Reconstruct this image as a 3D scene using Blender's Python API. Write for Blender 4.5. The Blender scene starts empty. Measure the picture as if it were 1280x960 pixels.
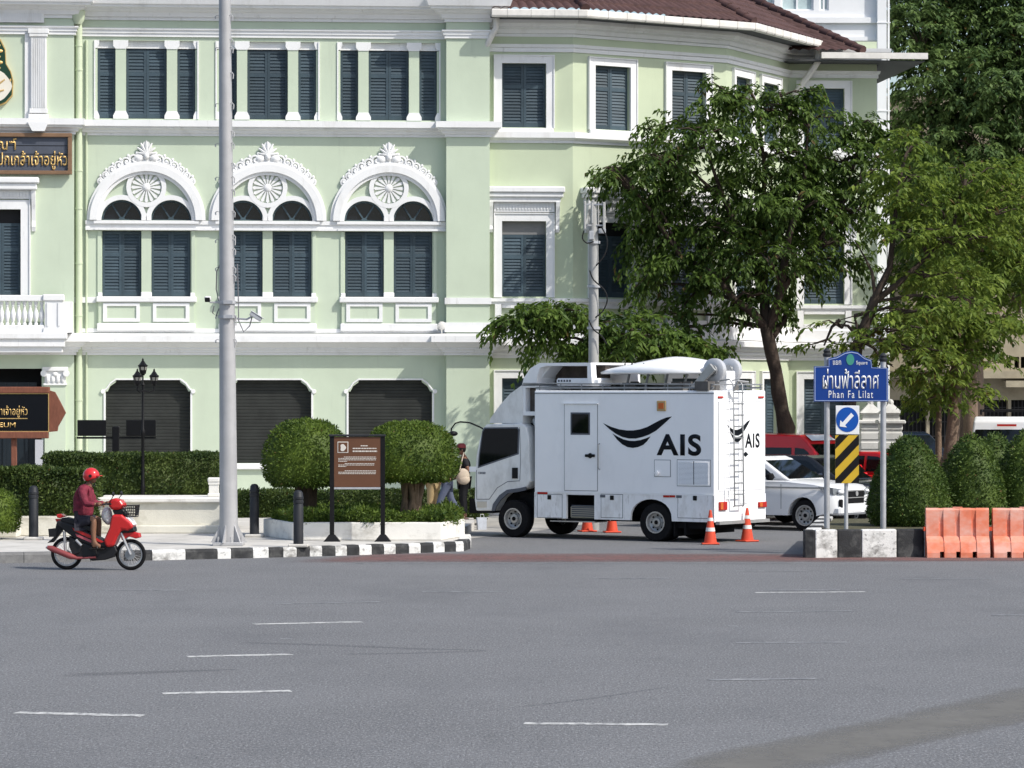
import bpy, bmesh, math, random
import numpy as np
from mathutils import Vector, Matrix
R = math.radians
random.seed(7)
SC = bpy.context.scene
COL = SC.collection

# ------------------------------------------------------------------ camera, sky, sun, exposure
F, CH, HY = 4300.0, 3.3, 487.0          # focal length (px of a 1280 wide frame), eye height, horizon row
cam_d = bpy.data.cameras.new('camera')
cam = bpy.data.objects.new('camera', cam_d); COL.objects.link(cam)
cam.location = (0, 0, CH); cam.rotation_euler = (R(90), 0, 0)
cam_d.sensor_width = 36; cam_d.lens = F / 1280 * 36
cam_d.shift_y = (HY - 480) / 1280
cam_d.clip_start = .5; cam_d.clip_end = 3000
SC.camera = cam
SUN_AZ, SUN_EL = 57.0, 45.0              # degrees to the right of straight behind the camera, height
sv = Vector((math.sin(R(SUN_AZ)) * math.cos(R(SUN_EL)), -math.cos(R(SUN_AZ)) * math.cos(R(SUN_EL)), math.sin(R(SUN_EL))))
world = bpy.data.worlds.new('World'); SC.world = world; world.use_nodes = True
wn = world.node_tree
sky = wn.nodes.new('ShaderNodeTexSky'); sky.sky_type = 'NISHITA'; sky.sun_disc = False
sky.sun_elevation = R(SUN_EL); sky.sun_rotation = math.atan2(sv.x, sv.y)
sky.air_density = 1.0; sky.dust_density = 2.0
bg = wn.nodes['Background']; bg.inputs['Strength'].default_value = .15
wn.links.new(sky.outputs[0], bg.inputs[0])
sd = bpy.data.lights.new('sun', 'SUN'); sd.energy = 3.5; sd.angle = R(.8); sd.color = (1, .955, .88)
so = bpy.data.objects.new('sun', sd); COL.objects.link(so)
so.rotation_euler = (-sv).to_track_quat('-Z', 'Y').to_euler()
so.location = sv * 200
VS = SC.view_settings
VS.view_transform = 'Standard'; VS.look = 'None'; VS.gamma = 1; VS.use_curve_mapping = False
VS.exposure = .27

# ------------------------------------------------------------------ helpers
def P(x, y, d): return Vector(((x - 640) / F * d, d, CH + (HY - y) / F * d))
def G(x, y, z=0.0):
    d = F * (CH - z) / (y - HY)
    return Vector(((x - 640) / F * d, d, z))

MATS = {}
def mat(name, col, rough=.6, var=.06, scale=2.0, metal=0.0, bump=0.0, bscale=40.0, spec=.3, stretch=None, coat=0.0, island=0.0):
    if name in MATS: return MATS[name]
    m = bpy.data.materials.new(name); m.use_nodes = True
    nt = m.node_tree; b = nt.nodes['Principled BSDF']
    b.inputs['Roughness'].default_value = rough; b.inputs['Metallic'].default_value = metal
    b.inputs['Specular IOR Level'].default_value = spec
    b.inputs['Coat Weight'].default_value = coat
    geo = nt.nodes.new('ShaderNodeNewGeometry')
    mp = nt.nodes.new('ShaderNodeMapping'); nt.links.new(geo.outputs['Position'], mp.inputs['Vector'])
    if stretch: mp.inputs['Scale'].default_value = stretch
    n = nt.nodes.new('ShaderNodeTexNoise'); n.inputs['Scale'].default_value = scale; n.inputs['Detail'].default_value = 4; n.inputs['Roughness'].default_value = .65
    nt.links.new(mp.outputs[0], n.inputs['Vector'])
    mr = nt.nodes.new('ShaderNodeMapRange')
    mr.inputs['From Min'].default_value = .3; mr.inputs['From Max'].default_value = .7
    mr.inputs['To Min'].default_value = 1 - var; mr.inputs['To Max'].default_value = 1 + var
    nt.links.new(n.outputs[0], mr.inputs[0])
    hsv = nt.nodes.new('ShaderNodeHueSaturation'); hsv.inputs['Color'].default_value = (*col, 1)
    nt.links.new(mr.outputs[0], hsv.inputs['Value'])
    if island:
        mi = nt.nodes.new('ShaderNodeMapRange'); mi.inputs['To Min'].default_value = 1 - island; mi.inputs['To Max'].default_value = 1 + island
        nt.links.new(geo.outputs['Random Per Island'], mi.inputs[0])
        mm = nt.nodes.new('ShaderNodeMath'); mm.operation = 'MULTIPLY'
        nt.links.new(mr.outputs[0], mm.inputs[0]); nt.links.new(mi.outputs[0], mm.inputs[1]); nt.links.new(mm.outputs[0], hsv.inputs['Value'])
    nt.links.new(hsv.outputs[0], b.inputs['Base Color'])
    if bump:
        n2 = nt.nodes.new('ShaderNodeTexNoise'); n2.inputs['Scale'].default_value = bscale; n2.inputs['Detail'].default_value = 4
        nt.links.new(geo.outputs['Position'], n2.inputs['Vector'])
        bp = nt.nodes.new('ShaderNodeBump'); bp.inputs['Strength'].default_value = bump; bp.inputs['Distance'].default_value = .02
        nt.links.new(n2.outputs[0], bp.inputs['Height']); nt.links.new(bp.outputs[0], b.inputs['Normal'])
    MATS[name] = m
    return m

def stain(m, col, amount=.5, scale=(2.5, 2.5, .35), lo=.52, hi=.75, fine=None):
    """grime with its own streaky shape laid over a material's colour"""
    nt = m.node_tree; b = nt.nodes['Principled BSDF']
    src = b.inputs['Base Color'].links[0].from_socket
    geo = nt.nodes.new('ShaderNodeNewGeometry'); mp = nt.nodes.new('ShaderNodeMapping'); mp.inputs['Scale'].default_value = scale
    nt.links.new(geo.outputs['Position'], mp.inputs['Vector'])
    n = nt.nodes.new('ShaderNodeTexNoise'); n.inputs['Scale'].default_value = 1; n.inputs['Detail'].default_value = 4; n.inputs['Roughness'].default_value = .7
    nt.links.new(mp.outputs[0], n.inputs['Vector'])
    mr = nt.nodes.new('ShaderNodeMapRange'); mr.inputs['From Min'].default_value = lo; mr.inputs['From Max'].default_value = hi
    mr.inputs['To Max'].default_value = amount; nt.links.new(n.outputs[0], mr.inputs[0])
    mx = nt.nodes.new('ShaderNodeMix'); mx.data_type = 'RGBA'
    nt.links.new(mr.outputs[0], mx.inputs['Factor']); nt.links.new(src, mx.inputs['A']); mx.inputs['B'].default_value = (*col, 1)
    nt.links.new(mx.outputs['Result'], b.inputs['Base Color'])
    return m

def leaf_mat(name, c1, c2, trans=.3, rough=.55):
    m = bpy.data.materials.new(name); m.use_nodes = True
    nt = m.node_tree; b = nt.nodes['Principled BSDF']; out = nt.nodes['Material Output']
    geo = nt.nodes.new('ShaderNodeNewGeometry')
    n = nt.nodes.new('ShaderNodeTexNoise'); n.inputs['Scale'].default_value = 1.3; n.inputs['Detail'].default_value = 3
    nt.links.new(geo.outputs['Position'], n.inputs['Vector'])
    ad = nt.nodes.new('ShaderNodeMath'); ad.operation = 'MULTIPLY_ADD'; ad.inputs[1].default_value = .55
    nt.links.new(geo.outputs['Random Per Island'], ad.inputs[0])
    sb = nt.nodes.new('ShaderNodeMapRange'); sb.inputs['From Min'].default_value = .35; sb.inputs['From Max'].default_value = .65
    sb.inputs['To Min'].default_value = 0; sb.inputs['To Max'].default_value = .45
    nt.links.new(n.outputs[0], sb.inputs[0]); nt.links.new(sb.outputs[0], ad.inputs[2])
    mx = nt.nodes.new('ShaderNodeMix'); mx.data_type = 'RGBA'
    mx.inputs['A'].default_value = (*c1, 1); mx.inputs['B'].default_value = (*c2, 1)
    nt.links.new(ad.outputs[0], mx.inputs['Factor'])
    gt = nt.nodes.new('ShaderNodeMath'); gt.operation = 'GREATER_THAN'; gt.inputs[1].default_value = .993; nt.links.new(geo.outputs['Random Per Island'], gt.inputs[0])
    m0 = mx; mx = nt.nodes.new('ShaderNodeMix'); mx.data_type = 'RGBA'; mx.inputs['B'].default_value = (.13, .095, .03, 1)
    nt.links.new(gt.outputs[0], mx.inputs['Factor']); nt.links.new(m0.outputs['Result'], mx.inputs['A'])
    nt.links.new(mx.outputs['Result'], b.inputs['Base Color'])
    b.inputs['Roughness'].default_value = rough; b.inputs['Specular IOR Level'].default_value = .25
    t = nt.nodes.new('ShaderNodeBsdfTranslucent'); nt.links.new(mx.outputs['Result'], t.inputs['Color'])
    ms = nt.nodes.new('ShaderNodeMixShader'); ms.inputs[0].default_value = trans
    nt.links.new(b.outputs[0], ms.inputs[1]); nt.links.new(t.outputs[0], ms.inputs[2]); nt.links.new(ms.outputs[0], out.inputs[0])
    MATS[name] = m
    return m

def world_loc(o):
    v = Vector((0, 0, 0))
    while o is not None:
        v += o.location; o = o.parent
    return v

def link(name, me, parent=None, loc=(0, 0, 0), rot=None, matrix=None):
    o = bpy.data.objects.new(name, me); COL.objects.link(o)
    if parent: o.parent = parent
    if matrix is not None: o.matrix_local = matrix
    else:
        o.location = loc
        if rot: o.rotation_euler = rot
    return o

def tag(o, label, cat, group=None, kind=None):
    if label: o['label'] = label
    if cat: o['category'] = cat
    if group: o['group'] = group
    if kind: o['kind'] = kind
    return o

def thing(name, label, cat, loc=(0, 0, 0), rz=0.0, group=None):
    o = bpy.data.objects.new(name, None); COL.objects.link(o)
    o.empty_display_size = .2
    o.location = loc; o.rotation_euler = (0, 0, rz)
    return tag(o, label, cat, group)

def dup(root, loc, rz=None, label=None):
    r = root.copy(); COL.objects.link(r); r.location = loc
    if rz is not None: r.rotation_euler = (0, 0, rz)
    if label: r['label'] = label
    for ch in list(root.children):
        c = ch.copy(); COL.objects.link(c); c.parent = r
        for g in list(ch.children):
            e = g.copy(); COL.objects.link(e); e.parent = c
    return r

class MB:
    """collects shapes, then becomes ONE mesh object"""
    def __init__(self, M=None):
        self.v = []; self.f = []; self.M = M
    def add(self, vs, fs):
        n = len(self.v)
        if self.M is not None: vs = [self.M @ Vector(p) for p in vs]
        self.v += [tuple(p) for p in vs]; self.f += [tuple(i + n for i in q) for q in fs]
        return self
    def box(self, x0, x1, y0, y1, z0, z1):
        vs = [(x, y, z) for z in (z0, z1) for y in (y0, y1) for x in (x0, x1)]
        return self.add(vs, [(0, 2, 3, 1), (4, 5, 7, 6), (0, 1, 5, 4), (2, 6, 7, 3), (0, 4, 6, 2), (1, 3, 7, 5)])
    def cbox(self, x0, x1, y0, y1, z0, z1, c=.02):
        """box with chamfered edges"""
        xs, ys, zs = (x0, x1), (y0, y1), (z0, z1); vs = []; idx = {}
        for i in (0, 1):
            for j in (0, 1):
                for k in (0, 1):
                    sx, sy, sz = (c, -c)[i], (c, -c)[j], (c, -c)[k]
                    for a, p in (('x', (xs[i], ys[j] + sy, zs[k] + sz)), ('y', (xs[i] + sx, ys[j], zs[k] + sz)), ('z', (xs[i] + sx, ys[j] + sy, zs[k]))):
                        idx[(i, j, k, a)] = len(vs); vs.append(p)
        I = idx; fs = []
        for i in (0, 1): fs.append([I[(i, j, k, 'x')] for j, k in ((0, 0), (1, 0), (1, 1), (0, 1))][::(1 if i else -1)])
        for j in (0, 1): fs.append([I[(i, j, k, 'y')] for i, k in ((0, 0), (1, 0), (1, 1), (0, 1))][::(-1 if j else 1)])
        for k in (0, 1): fs.append([I[(i, j, k, 'z')] for i, j in ((0, 0), (1, 0), (1, 1), (0, 1))][::(1 if k else -1)])
        for j in (0, 1):
            for k in (0, 1): fs.append([I[(0, j, k, 'y')], I[(1, j, k, 'y')], I[(1, j, k, 'z')], I[(0, j, k, 'z')]])
        for i in (0, 1):
            for k in (0, 1): fs.append([I[(i, 0, k, 'x')], I[(i, 1, k, 'x')], I[(i, 1, k, 'z')], I[(i, 0, k, 'z')]])
            for j in (0, 1): fs.append([I[(i, j, 0, 'x')], I[(i, j, 1, 'x')], I[(i, j, 1, 'y')], I[(i, j, 0, 'y')]])
            for j in (0, 1):
                for k in (0, 1): fs.append([I[(i, j, k, a)] for a in 'xyz'])
        return self.add(vs, fs)
    def prism(self, pts, y0, y1):
        """polygon in xz extruded along y"""
        n = len(pts)
        vs = [(x, y0, z) for x, z in pts] + [(x, y1, z) for x, z in pts]
        fs = [tuple(range(n)), tuple(range(2 * n - 1, n - 1, -1))]
        fs += [(i, i + n, (i + 1) % n + n, (i + 1) % n) for i in range(n)]
        return self.add(vs, fs)
    def prism_z(self, pts, z0, z1):
        n = len(pts)
        vs = [(x, y, z0) for x, y in pts] + [(x, y, z1) for x, y in pts]
        fs = [tuple(range(n)), tuple(range(2 * n - 1, n - 1, -1))]
        fs += [(i, i + n, (i + 1) % n + n, (i + 1) % n) for i in range(n)]
        return self.add(vs, fs)
    def prism_x(self, pts, x0, x1):
        """polygon in yz extruded along x"""
        n = len(pts)
        vs = [(x0, y, z) for y, z in pts] + [(x1, y, z) for y, z in pts]
        fs = [tuple(range(n)), tuple(range(2 * n - 1, n - 1, -1))]
        fs += [(i, i + n, (i + 1) % n + n, (i + 1) % n) for i in range(n)]
        return self.add(vs, fs)
    def lathe(self, prof, c=(0, 0, 0), seg=12, axis='z', a0=0.0, loop=False, caps=(True, True)):
        """profile [(r, h)] round an axis"""
        vs = []; fs = []
        for r, h in prof:
            for k in range(seg):
                a = 2 * math.pi * k / seg + a0
                p = (r * math.cos(a), r * math.sin(a), h)
                if axis == 'y': p = (p[0], h, p[1])
                elif axis == 'x': p = (h, p[0], p[1])
                vs.append((c[0] + p[0], c[1] + p[1], c[2] + p[2]))
        for i in range(len(prof) - 1):
            for k in range(seg):
                fs.append((i * seg + k, i * seg + (k + 1) % seg, (i + 1) * seg + (k + 1) % seg, (i + 1) * seg + k))
        if loop:
            n = len(prof) - 1
            for k in range(seg): fs.append((n * seg + k, n * seg + (k + 1) % seg, (k + 1) % seg, k))
        elif caps[0]: fs.append(tuple(range(seg - 1, -1, -1)))
        if caps[1] and not loop: fs.append(tuple((len(prof) - 1) * seg + k for k in range(seg)))
        return self.add(vs, fs)
    def tube(self, pts, rad, seg=8, closed=False):
        pts = [Vector(p) for p in pts]; n = len(pts)
        if not isinstance(rad, (list, tuple)): rad = [rad] * n
        vs = []; fs = []; ref = None
        for i, p in enumerate(pts):
            t = (pts[(i + 1) % n] - pts[i - 1]) if closed else (pts[min(i + 1, n - 1)] - pts[max(i - 1, 0)])
            t.normalize()
            if ref is None: ref = Vector((0, 0, 1)) if abs(t.z) < .9 else Vector((1, 0, 0))
            a = ref - t * ref.dot(t)
            if a.length < 1e-4: a = t.orthogonal()
            a.normalize(); ref = a; b = t.cross(a)
            for k in range(seg):
                an = 2 * math.pi * k / seg
                vs.append(p + (a * math.cos(an) + b * math.sin(an)) * rad[i])
        for i in range(n if closed else n - 1):
            j = (i + 1) % n
            for k in range(seg):
                fs.append((i * seg + k, j * seg + k, j * seg + (k + 1) % seg, i * seg + (k + 1) % seg))
        if not closed:
            fs.append(tuple(range(seg))); fs.append(tuple((n - 1) * seg + k for k in range(seg - 1, -1, -1)))
        return self.add(vs, fs)
    def ball(self, c, r, seg=10, rings=6):
        rx, ry, rz = r if isinstance(r, (tuple, list)) else (r, r, r)
        vs = [(c[0], c[1], c[2] - rz)]; fs = []
        for i in range(1, rings):
            t = math.pi * i / rings - math.pi / 2
            for k in range(seg):
                a = 2 * math.pi * k / seg
                vs.append((c[0] + rx * math.cos(t) * math.cos(a), c[1] + ry * math.cos(t) * math.sin(a), c[2] + rz * math.sin(t)))
        vs.append((c[0], c[1], c[2] + rz)); T = len(vs) - 1
        for k in range(seg):
            fs.append((0, 1 + (k + 1) % seg, 1 + k)); b = 1 + (rings - 2) * seg
            fs.append((T, b + k, b + (k + 1) % seg))
            for i in range(rings - 2):
                a = 1 + i * seg; fs.append((a + k, a + (k + 1) % seg, a + seg + (k + 1) % seg, a + seg + k))
        return self.add(vs, fs)
    def arc(self, cu, cz, r0, r1, a0, a1, y0, y1, n=20):
        """annular sector in xz, extruded along y (degrees)"""
        vs = []; fs = []
        for i in range(n + 1):
            a = R(a0 + (a1 - a0) * i / n); c, s = math.cos(a), math.sin(a)
            vs += [(cu + r0 * c, y0, cz + r0 * s), (cu + r1 * c, y0, cz + r1 * s), (cu + r1 * c, y1, cz + r1 * s), (cu + r0 * c, y1, cz + r0 * s)]
        for i in range(n):
            b = 4 * i
            for k in range(4): fs.append((b + k, b + (k + 1) % 4, b + 4 + (k + 1) % 4, b + 4 + k))
        fs += [(0, 3, 2, 1), (4 * n, 4 * n + 1, 4 * n + 2, 4 * n + 3)]
        return self.add(vs, fs)
    def sweep(self, prof, path):
        """closed profile [(outward, z)] swept along a plan path with mitred corners"""
        n = len(path); m = len(prof); path = [Vector((p[0], p[1])) for p in path]; vs = []; fs = []
        for i in range(n):
            d0 = (path[i] - path[i - 1]).normalized() if i else None
            d1 = (path[i + 1] - path[i]).normalized() if i < n - 1 else None
            if d0 is None: d0 = d1
            if d1 is None: d1 = d0
            n0 = Vector((d0.y, -d0.x)); n1 = Vector((d1.y, -d1.x))
            h = (n0 + n1); h = h / max(h.dot(n0), .2)
            for o, z in prof: vs.append((path[i].x + h.x * o, path[i].y + h.y * o, z))
        for i in range(n - 1):
            for k in range(m): fs.append((i * m + k, i * m + (k + 1) % m, (i + 1) * m + (k + 1) % m, (i + 1) * m + k))
        fs += [tuple(range(m - 1, -1, -1)), tuple((n - 1) * m + k for k in range(m))]
        return self.add(vs, fs)
    def holes(self, u0, u1, z0, z1, hs, y=0.0, depth=.25):
        """upright wall sheet with rectangular openings and their reveals"""
        us = sorted({u0, u1, *[h[0] for h in hs], *[h[1] for h in hs]}); zs = sorted({z0, z1, *[h[2] for h in hs], *[h[3] for h in hs]})
        for i in range(len(us) - 1):
            for j in range(len(zs) - 1):
                cu, cz = (us[i] + us[i + 1]) / 2, (zs[j] + zs[j + 1]) / 2
                if any(h[0] < cu < h[1] and h[2] < cz < h[3] for h in hs): continue
                self.add([(us[i], y, zs[j]), (us[i + 1], y, zs[j]), (us[i + 1], y, zs[j + 1]), (us[i], y, zs[j + 1])], [(0, 1, 2, 3)])
        for a, b, c, d in hs:
            q = [(a, c), (b, c), (b, d), (a, d)]
            for k in range(4):
                p, r = q[k], q[(k + 1) % 4]
                self.add([(p[0], y, p[1]), (r[0], y, r[1]), (r[0], y + depth, r[1]), (p[0], y + depth, p[1])], [(0, 3, 2, 1)])
        return self
    def mesh(self, name, m, smooth=False, off=None):
        me = bpy.data.meshes.new(name)
        vs = self.v if off is None else [(p[0] - off.x, p[1] - off.y, p[2] - off.z) for p in self.v]
        me.from_pydata(vs, [], self.f)
        ms = m if isinstance(m, (list, tuple)) else [m]
        for q in ms: me.materials.append(q)
        bm = bmesh.new(); bm.from_mesh(me); bmesh.ops.recalc_face_normals(bm, faces=bm.faces); bm.to_mesh(me); bm.free()
        if smooth:
            me.polygons.foreach_set('use_smooth', [True] * len(me.polygons))
            me.set_sharp_from_angle(angle=R(smooth if smooth is not True else 40))
        return me
    def build(self, name, m, parent=None, smooth=False, world=False):
        off = world_loc(parent) if (world and parent) else None
        return link(name, self.mesh(name, m, smooth, off), parent)

def bevel(o, w=.02, seg=2):
    b = o.modifiers.new('bevel', 'BEVEL'); b.width = w; b.segments = seg; b.limit_method = 'ANGLE'; b.angle_limit = R(40)
    return o

def text(name, body, m, parent, x, z, w=None, h=None, y=0.0, ext=.004, align='LEFT', bold=0.0, sx=None, matrix=None, spacing=1.0):
    """lettering standing in the parent's xz plane, facing -y; scaled to width w and/or height h"""
    c = bpy.data.curves.new(name, 'FONT'); c.body = body; c.size = 1; c.extrude = 0; c.offset = bold; c.align_x = align; c.space_character = spacing
    o = bpy.data.objects.new(name, c); COL.objects.link(o); bpy.context.view_layer.update()
    me = bpy.data.meshes.new_from_object(o.evaluated_get(bpy.context.evaluated_depsgraph_get()))
    bpy.data.objects.remove(o)
    co = np.empty(len(me.vertices) * 3); me.vertices.foreach_get('co', co); co = co.reshape(-1, 3)
    x0, x1 = co[:, 0].min(), co[:, 0].max(); z0, z1 = co[:, 1].min(), co[:, 1].max()
    s = w / (x1 - x0) if w else h / (z1 - z0); sz = h / (z1 - z0) if h else s
    new = np.zeros_like(co)
    new[:, 0] = x + (co[:, 0] - x0) * s; new[:, 2] = z + (co[:, 1] - z0) * sz; new[:, 1] = y
    me.vertices.foreach_set('co', new.reshape(-1))
    me.materials.clear(); me.materials.append(m); me.name = name
    ob = link(name, me, parent)
    if matrix is not None: ob.matrix_local = matrix
    if ext:
        s_ = ob.modifiers.new('thickness', 'SOLIDIFY'); s_.thickness = ext; s_.offset = 0
    return ob
# ------------------------------------------------------------------ materials of the setting
M_green = stain(stain(mat('green_render', (.505, .58, .455), .85, .05, .7, bump=.08, bscale=30), (.45, .51, .40), .3, (1.2, 1.2, .2)), (.36, .41, .33), .35, (4.5, 4.5, .35), .6, .8)
M_green2 = stain(mat('green_render_warm', (.49, .555, .40), .85, .05, .8, bump=.08, bscale=30), (.36, .41, .30), .35, (4.5, 4.5, .35), .58, .8)
M_white = stain(stain(mat('white_plaster', (.75, .755, .755), .7, .04, 1.5, bump=.06), (.45, .44, .40), .5, (1.6, 1.6, .5), .56, .8), (.34, .34, .31), .55, (7, 7, 1.2), .62, .8)
M_white2 = stain(mat('white_wall_paint', (.74, .74, .70), .75, .05, 2.0, bump=.15), (.30, .28, .23), .7, (1.3, 1.3, 1.6), .5, .78)
M_shut = mat('shutter_paint', (.047, .072, .090), .5, .15, 3, island=.12)
M_roller = mat('roller_steel', (.026, .028, .026), .55, .25, 2, spec=.25)
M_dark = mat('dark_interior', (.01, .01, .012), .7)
M_lun = mat('dark_glass', (.008, .010, .015), .15, .1, spec=.4)
M_tile = mat('roof_tile', (.078, .042, .038), .75, .25, 3, island=.0)
M_gut = mat('gutter_white', (.68, .66, .62), .6, .12, 3)
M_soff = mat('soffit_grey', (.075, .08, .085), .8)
M_black = mat('black_paint', (.006, .006, .007), .5, .2, 8, spec=.2)
M_steel = mat('galvanised_steel', (.42, .43, .45), .5, .12, 6, metal=.35)
M_gold = mat('gold_leaf', (.62, .42, .16), .4, .15, 6, metal=.4)
M_slate = mat('slate_blue_board', (.075, .085, .11), .6, .1)
M_brownframe = mat('bronze_frame', (.20, .12, .07), .5, .15)

def fade_by_object(m, amt):
    nt = m.node_tree; b = nt.nodes['Principled BSDF']; src = b.inputs['Base Color'].links[0].from_socket
    oi = nt.nodes.new('ShaderNodeObjectInfo'); mr = nt.nodes.new('ShaderNodeMapRange'); mr.inputs['To Min'].default_value = 1 - amt; mr.inputs['To Max'].default_value = 1 + amt
    nt.links.new(oi.outputs['Random'], mr.inputs[0]); h_ = nt.nodes.new('ShaderNodeHueSaturation'); nt.links.new(mr.outputs[0], h_.inputs['Value']); nt.links.new(src, h_.inputs['Color']); nt.links.new(h_.outputs[0], b.inputs['Base Color'])
fade_by_object(M_shut, .22)
class Frame:
    def __init__(s, ox, oy, ang):
        s.ox, s.oy, s.a = ox, oy, ang; s.c, s.s = math.cos(R(ang)), math.sin(R(ang))
        s.M = Matrix.Translation((ox, oy, 0)) @ Matrix.Rotation(R(ang), 4, 'Z')
    def U(s, x):
        k = (x - 640) / F; return (k * s.oy - s.ox) / (s.c - k * s.s)
    def w(s, u, o=0.0):
        return (s.ox + u * s.c + o * s.s, s.oy + u * s.s - o * s.c)
K = 90 / F
def zM(y): return CH + (HY - y) * K
FM = Frame(-300 * K, 90.0, 5.0); U = FM.U
uL0, uL1, uP0, uP1 = U(-170), U(93), U(557), U(611)
FA = Frame(*FM.w(U(611.5), -.1), 5.0); uA = FA.U(716)
FB = Frame(*FA.w(uA), 35.0); uB = FB.U(908)
FC = Frame(*FB.w(uB), 65.0); uC = FC.U(986)
FD = Frame(*FC.w(uC), 5.0); uD = FD.U(1096)
LO, PO = .35, .30
museum = thing('museum_building', 'pale green three-storey building with white mouldings and dark slatted shutters', 'building', (FM.ox, FM.oy, 0))
mu_off = Matrix.Translation((-FM.ox, -FM.oy, 0))
def mbuild(mb, name, m, smooth=False, parent=None): return mb.build(name, m, parent or museum, smooth, True)

# --- walls
uc = [U(183), U(334.5), U(486)]
holes = []
for i, c in enumerate(uc):
    holes.append((c + U(132) - uc[0], c + U(238) - uc[0], zM(579), zM(475)))
    for s in (-1, 1): holes.append((c + s * .638 - .51, c + s * .638 + .51, zM(371), zM(289)))
    holes.append((c - 1.2, c + 1.2, zM(276), zM(246)))
    holes.append((c - 1.32, c + 1.32, zM(149.5), zM(52)))
w = MB(FM.M); w.holes(uL1, uP0, 0, 14.4, holes, 0, .3)
for i, c in enumerate(uc):                                   # spandrel plate with two round-headed lights
    n = 60; z0, z1 = zM(276), zM(246); pv = []
    for k in range(n + 1):
        u = -1.2 + 2.4 * k / n; lo = 0
        for s in (-1, 1):
            e = .53 ** 2 - (u - s * .638) ** 2
            if e > 0: lo = math.sqrt(e)
        lo = min(lo, z1 - z0 - .01)
        pv.append((c + u, z0 + lo))
    for k in range(n):
        (a, la), (b, lb) = pv[k], pv[k + 1]
        w.add([(a, 0, la), (b, 0, lb), (b, 0, z1), (a, 0, z1)], [(0, 1, 2, 3)])
        w.add([(a, 0, la), (b, 0, lb), (b, .28, lb), (a, .28, la)], [(0, 3, 2, 1)])
    a, b, d, e = holes[i * 5]                               # clipped upper corners of the shop openings
    for s, x in ((1, a), (-1, b)):
        w.prism([(x, e - .30), (x + s * .05, e - .30), (x + s * .12, e - .16), (x + s * .26, e - .06), (x + s * .28, e), (x, e)], .001, .24)
mbuild(w, 'wall', M_green)
w = MB(FM.M)
lh = [(U(-85), U(53), 0, zM(461)), (U(-22), U(27), zM(372), zM(264))]
w.holes(uL0, uL1, 0, 14.4, lh, -LO, .5)
w.add([(uL1, -LO, 0), (uL1, 0, 0), (uL1, 0, 14.4), (uL1, -LO, 14.4)], [(0, 1, 2, 3)])
mbuild(w, 'entrance_bay_wall', M_green)
w = MB(FM.M); w.box(uP0, uP1, -PO, .3, 0, 14.4); mbuild(w, 'pier', M_green)

# wing facets
def wing_cols():
    cols = []
    for fr, xs in ((FA, (655,)), (FB, (765, 860)), (FC, (928, 962)), (FD, (1030,))):
        for x in xs: cols.append((fr, fr.U(x), x))
    return cols
WZ = dict(up=(10.21, 11.9), mid=(5.75, 7.74), gr=(1.35, 3.60))
HW = .585
for fr, ue in ((FA, uA), (FB, uB), (FC, uC), (FD, uD)):
    hs = []
    for f2, c, x in wing_cols():
        if f2 is not fr: continue
        for z0, z1 in WZ.values(): hs.append((c - HW, c + HW, z0, z1))
    w = MB(fr.M); w.holes(0, ue, 0, 13.25, hs, 0, .22)
    if fr is FD: w.add([(ue, 0, 0), (ue, 9, 0), (ue, 9, 13.2), (ue, 0, 13.2)], [(0, 1, 2, 3)])
    mbuild(w, 'bay_wall', M_green2)
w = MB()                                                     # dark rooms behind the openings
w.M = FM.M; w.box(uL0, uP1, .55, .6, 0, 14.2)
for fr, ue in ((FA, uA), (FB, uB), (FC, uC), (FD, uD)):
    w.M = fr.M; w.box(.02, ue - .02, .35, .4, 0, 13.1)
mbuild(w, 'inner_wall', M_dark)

# --- mouldings
pm = [FM.w(*p) for p in ((uL0, LO), (uL1, LO), (uL1, 0), (uP0, 0), (uP0, PO), (uP1, PO), (uP1, -.05))]
D1 = FD.w(uD); pw = [FA.w(0), FB.w(0), FC.w(0), FD.w(0), D1, (D1[0] - FD.s * 6, D1[1] + FD.c * 6)]
def band(name, path, prof, m=None): return mbuild(MB().sweep(prof, path), name, m or M_white)
band('cornice', pm, [(-.02, 12.93), (.05, 12.93), (.05, 13.0), (.12, 13.02), (.16, 13.12), (.27, 13.16), (.30, 13.22), (.44, 13.24), (.44, 13.29), (.50, 13.31), (.56, 13.48), (.56, 13.54), (.10, 13.6), (-.02, 13.6)])
band('architrave', pm, [(-.02, 12.50), (.05, 12.50), (.05, 12.58), (.08, 12.59), (.08, 12.66), (.12, 12.68), (.12, 12.72), (-.02, 12.72)])
band('string_course', pm, [(-.02, 9.92), (.04, 9.92), (.04, 9.98), (.10, 10.0), (.13, 10.06), (.22, 10.1), (.22, 10.14), (.29, 10.15), (.29, 10.31), (-.02, 10.33)])
band('floor_cornice', pm, [(-.02, 4.2), (.06, 4.2), (.06, 4.27), (.11, 4.28), (.11, 4.33), (.17, 4.35), (.17, 4.40), (.25, 4.44), (.30, 4.52), (.42, 4.54), (.42, 4.70), (.36, 4.75), (-.02, 4.77)])
band('plinth', pm, [(-.02, .15), (.14, .15), (.14, .58), (.10, .66), (-.02, .66)])
band('cornice', pw, [(-.02, 12.60), (.04, 12.60), (.04, 12.67), (.10, 12.69), (.14, 12.78), (.26, 12.82), (.26, 12.86), (.34, 12.92), (.36, 13.02), (-.02, 13.02)])
band('architrave', pw, [(-.02, 12.2), (.04, 12.2), (.04, 12.3), (.08, 12.32), (.1, 12.40), (-.02, 12.40)])
band('string_course', pw, [(-.02, 9.80), (.05, 9.80), (.05, 9.86), (.12, 9.9), (.19, 9.93), (.19, 10.08), (-.02, 10.1)])
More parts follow.
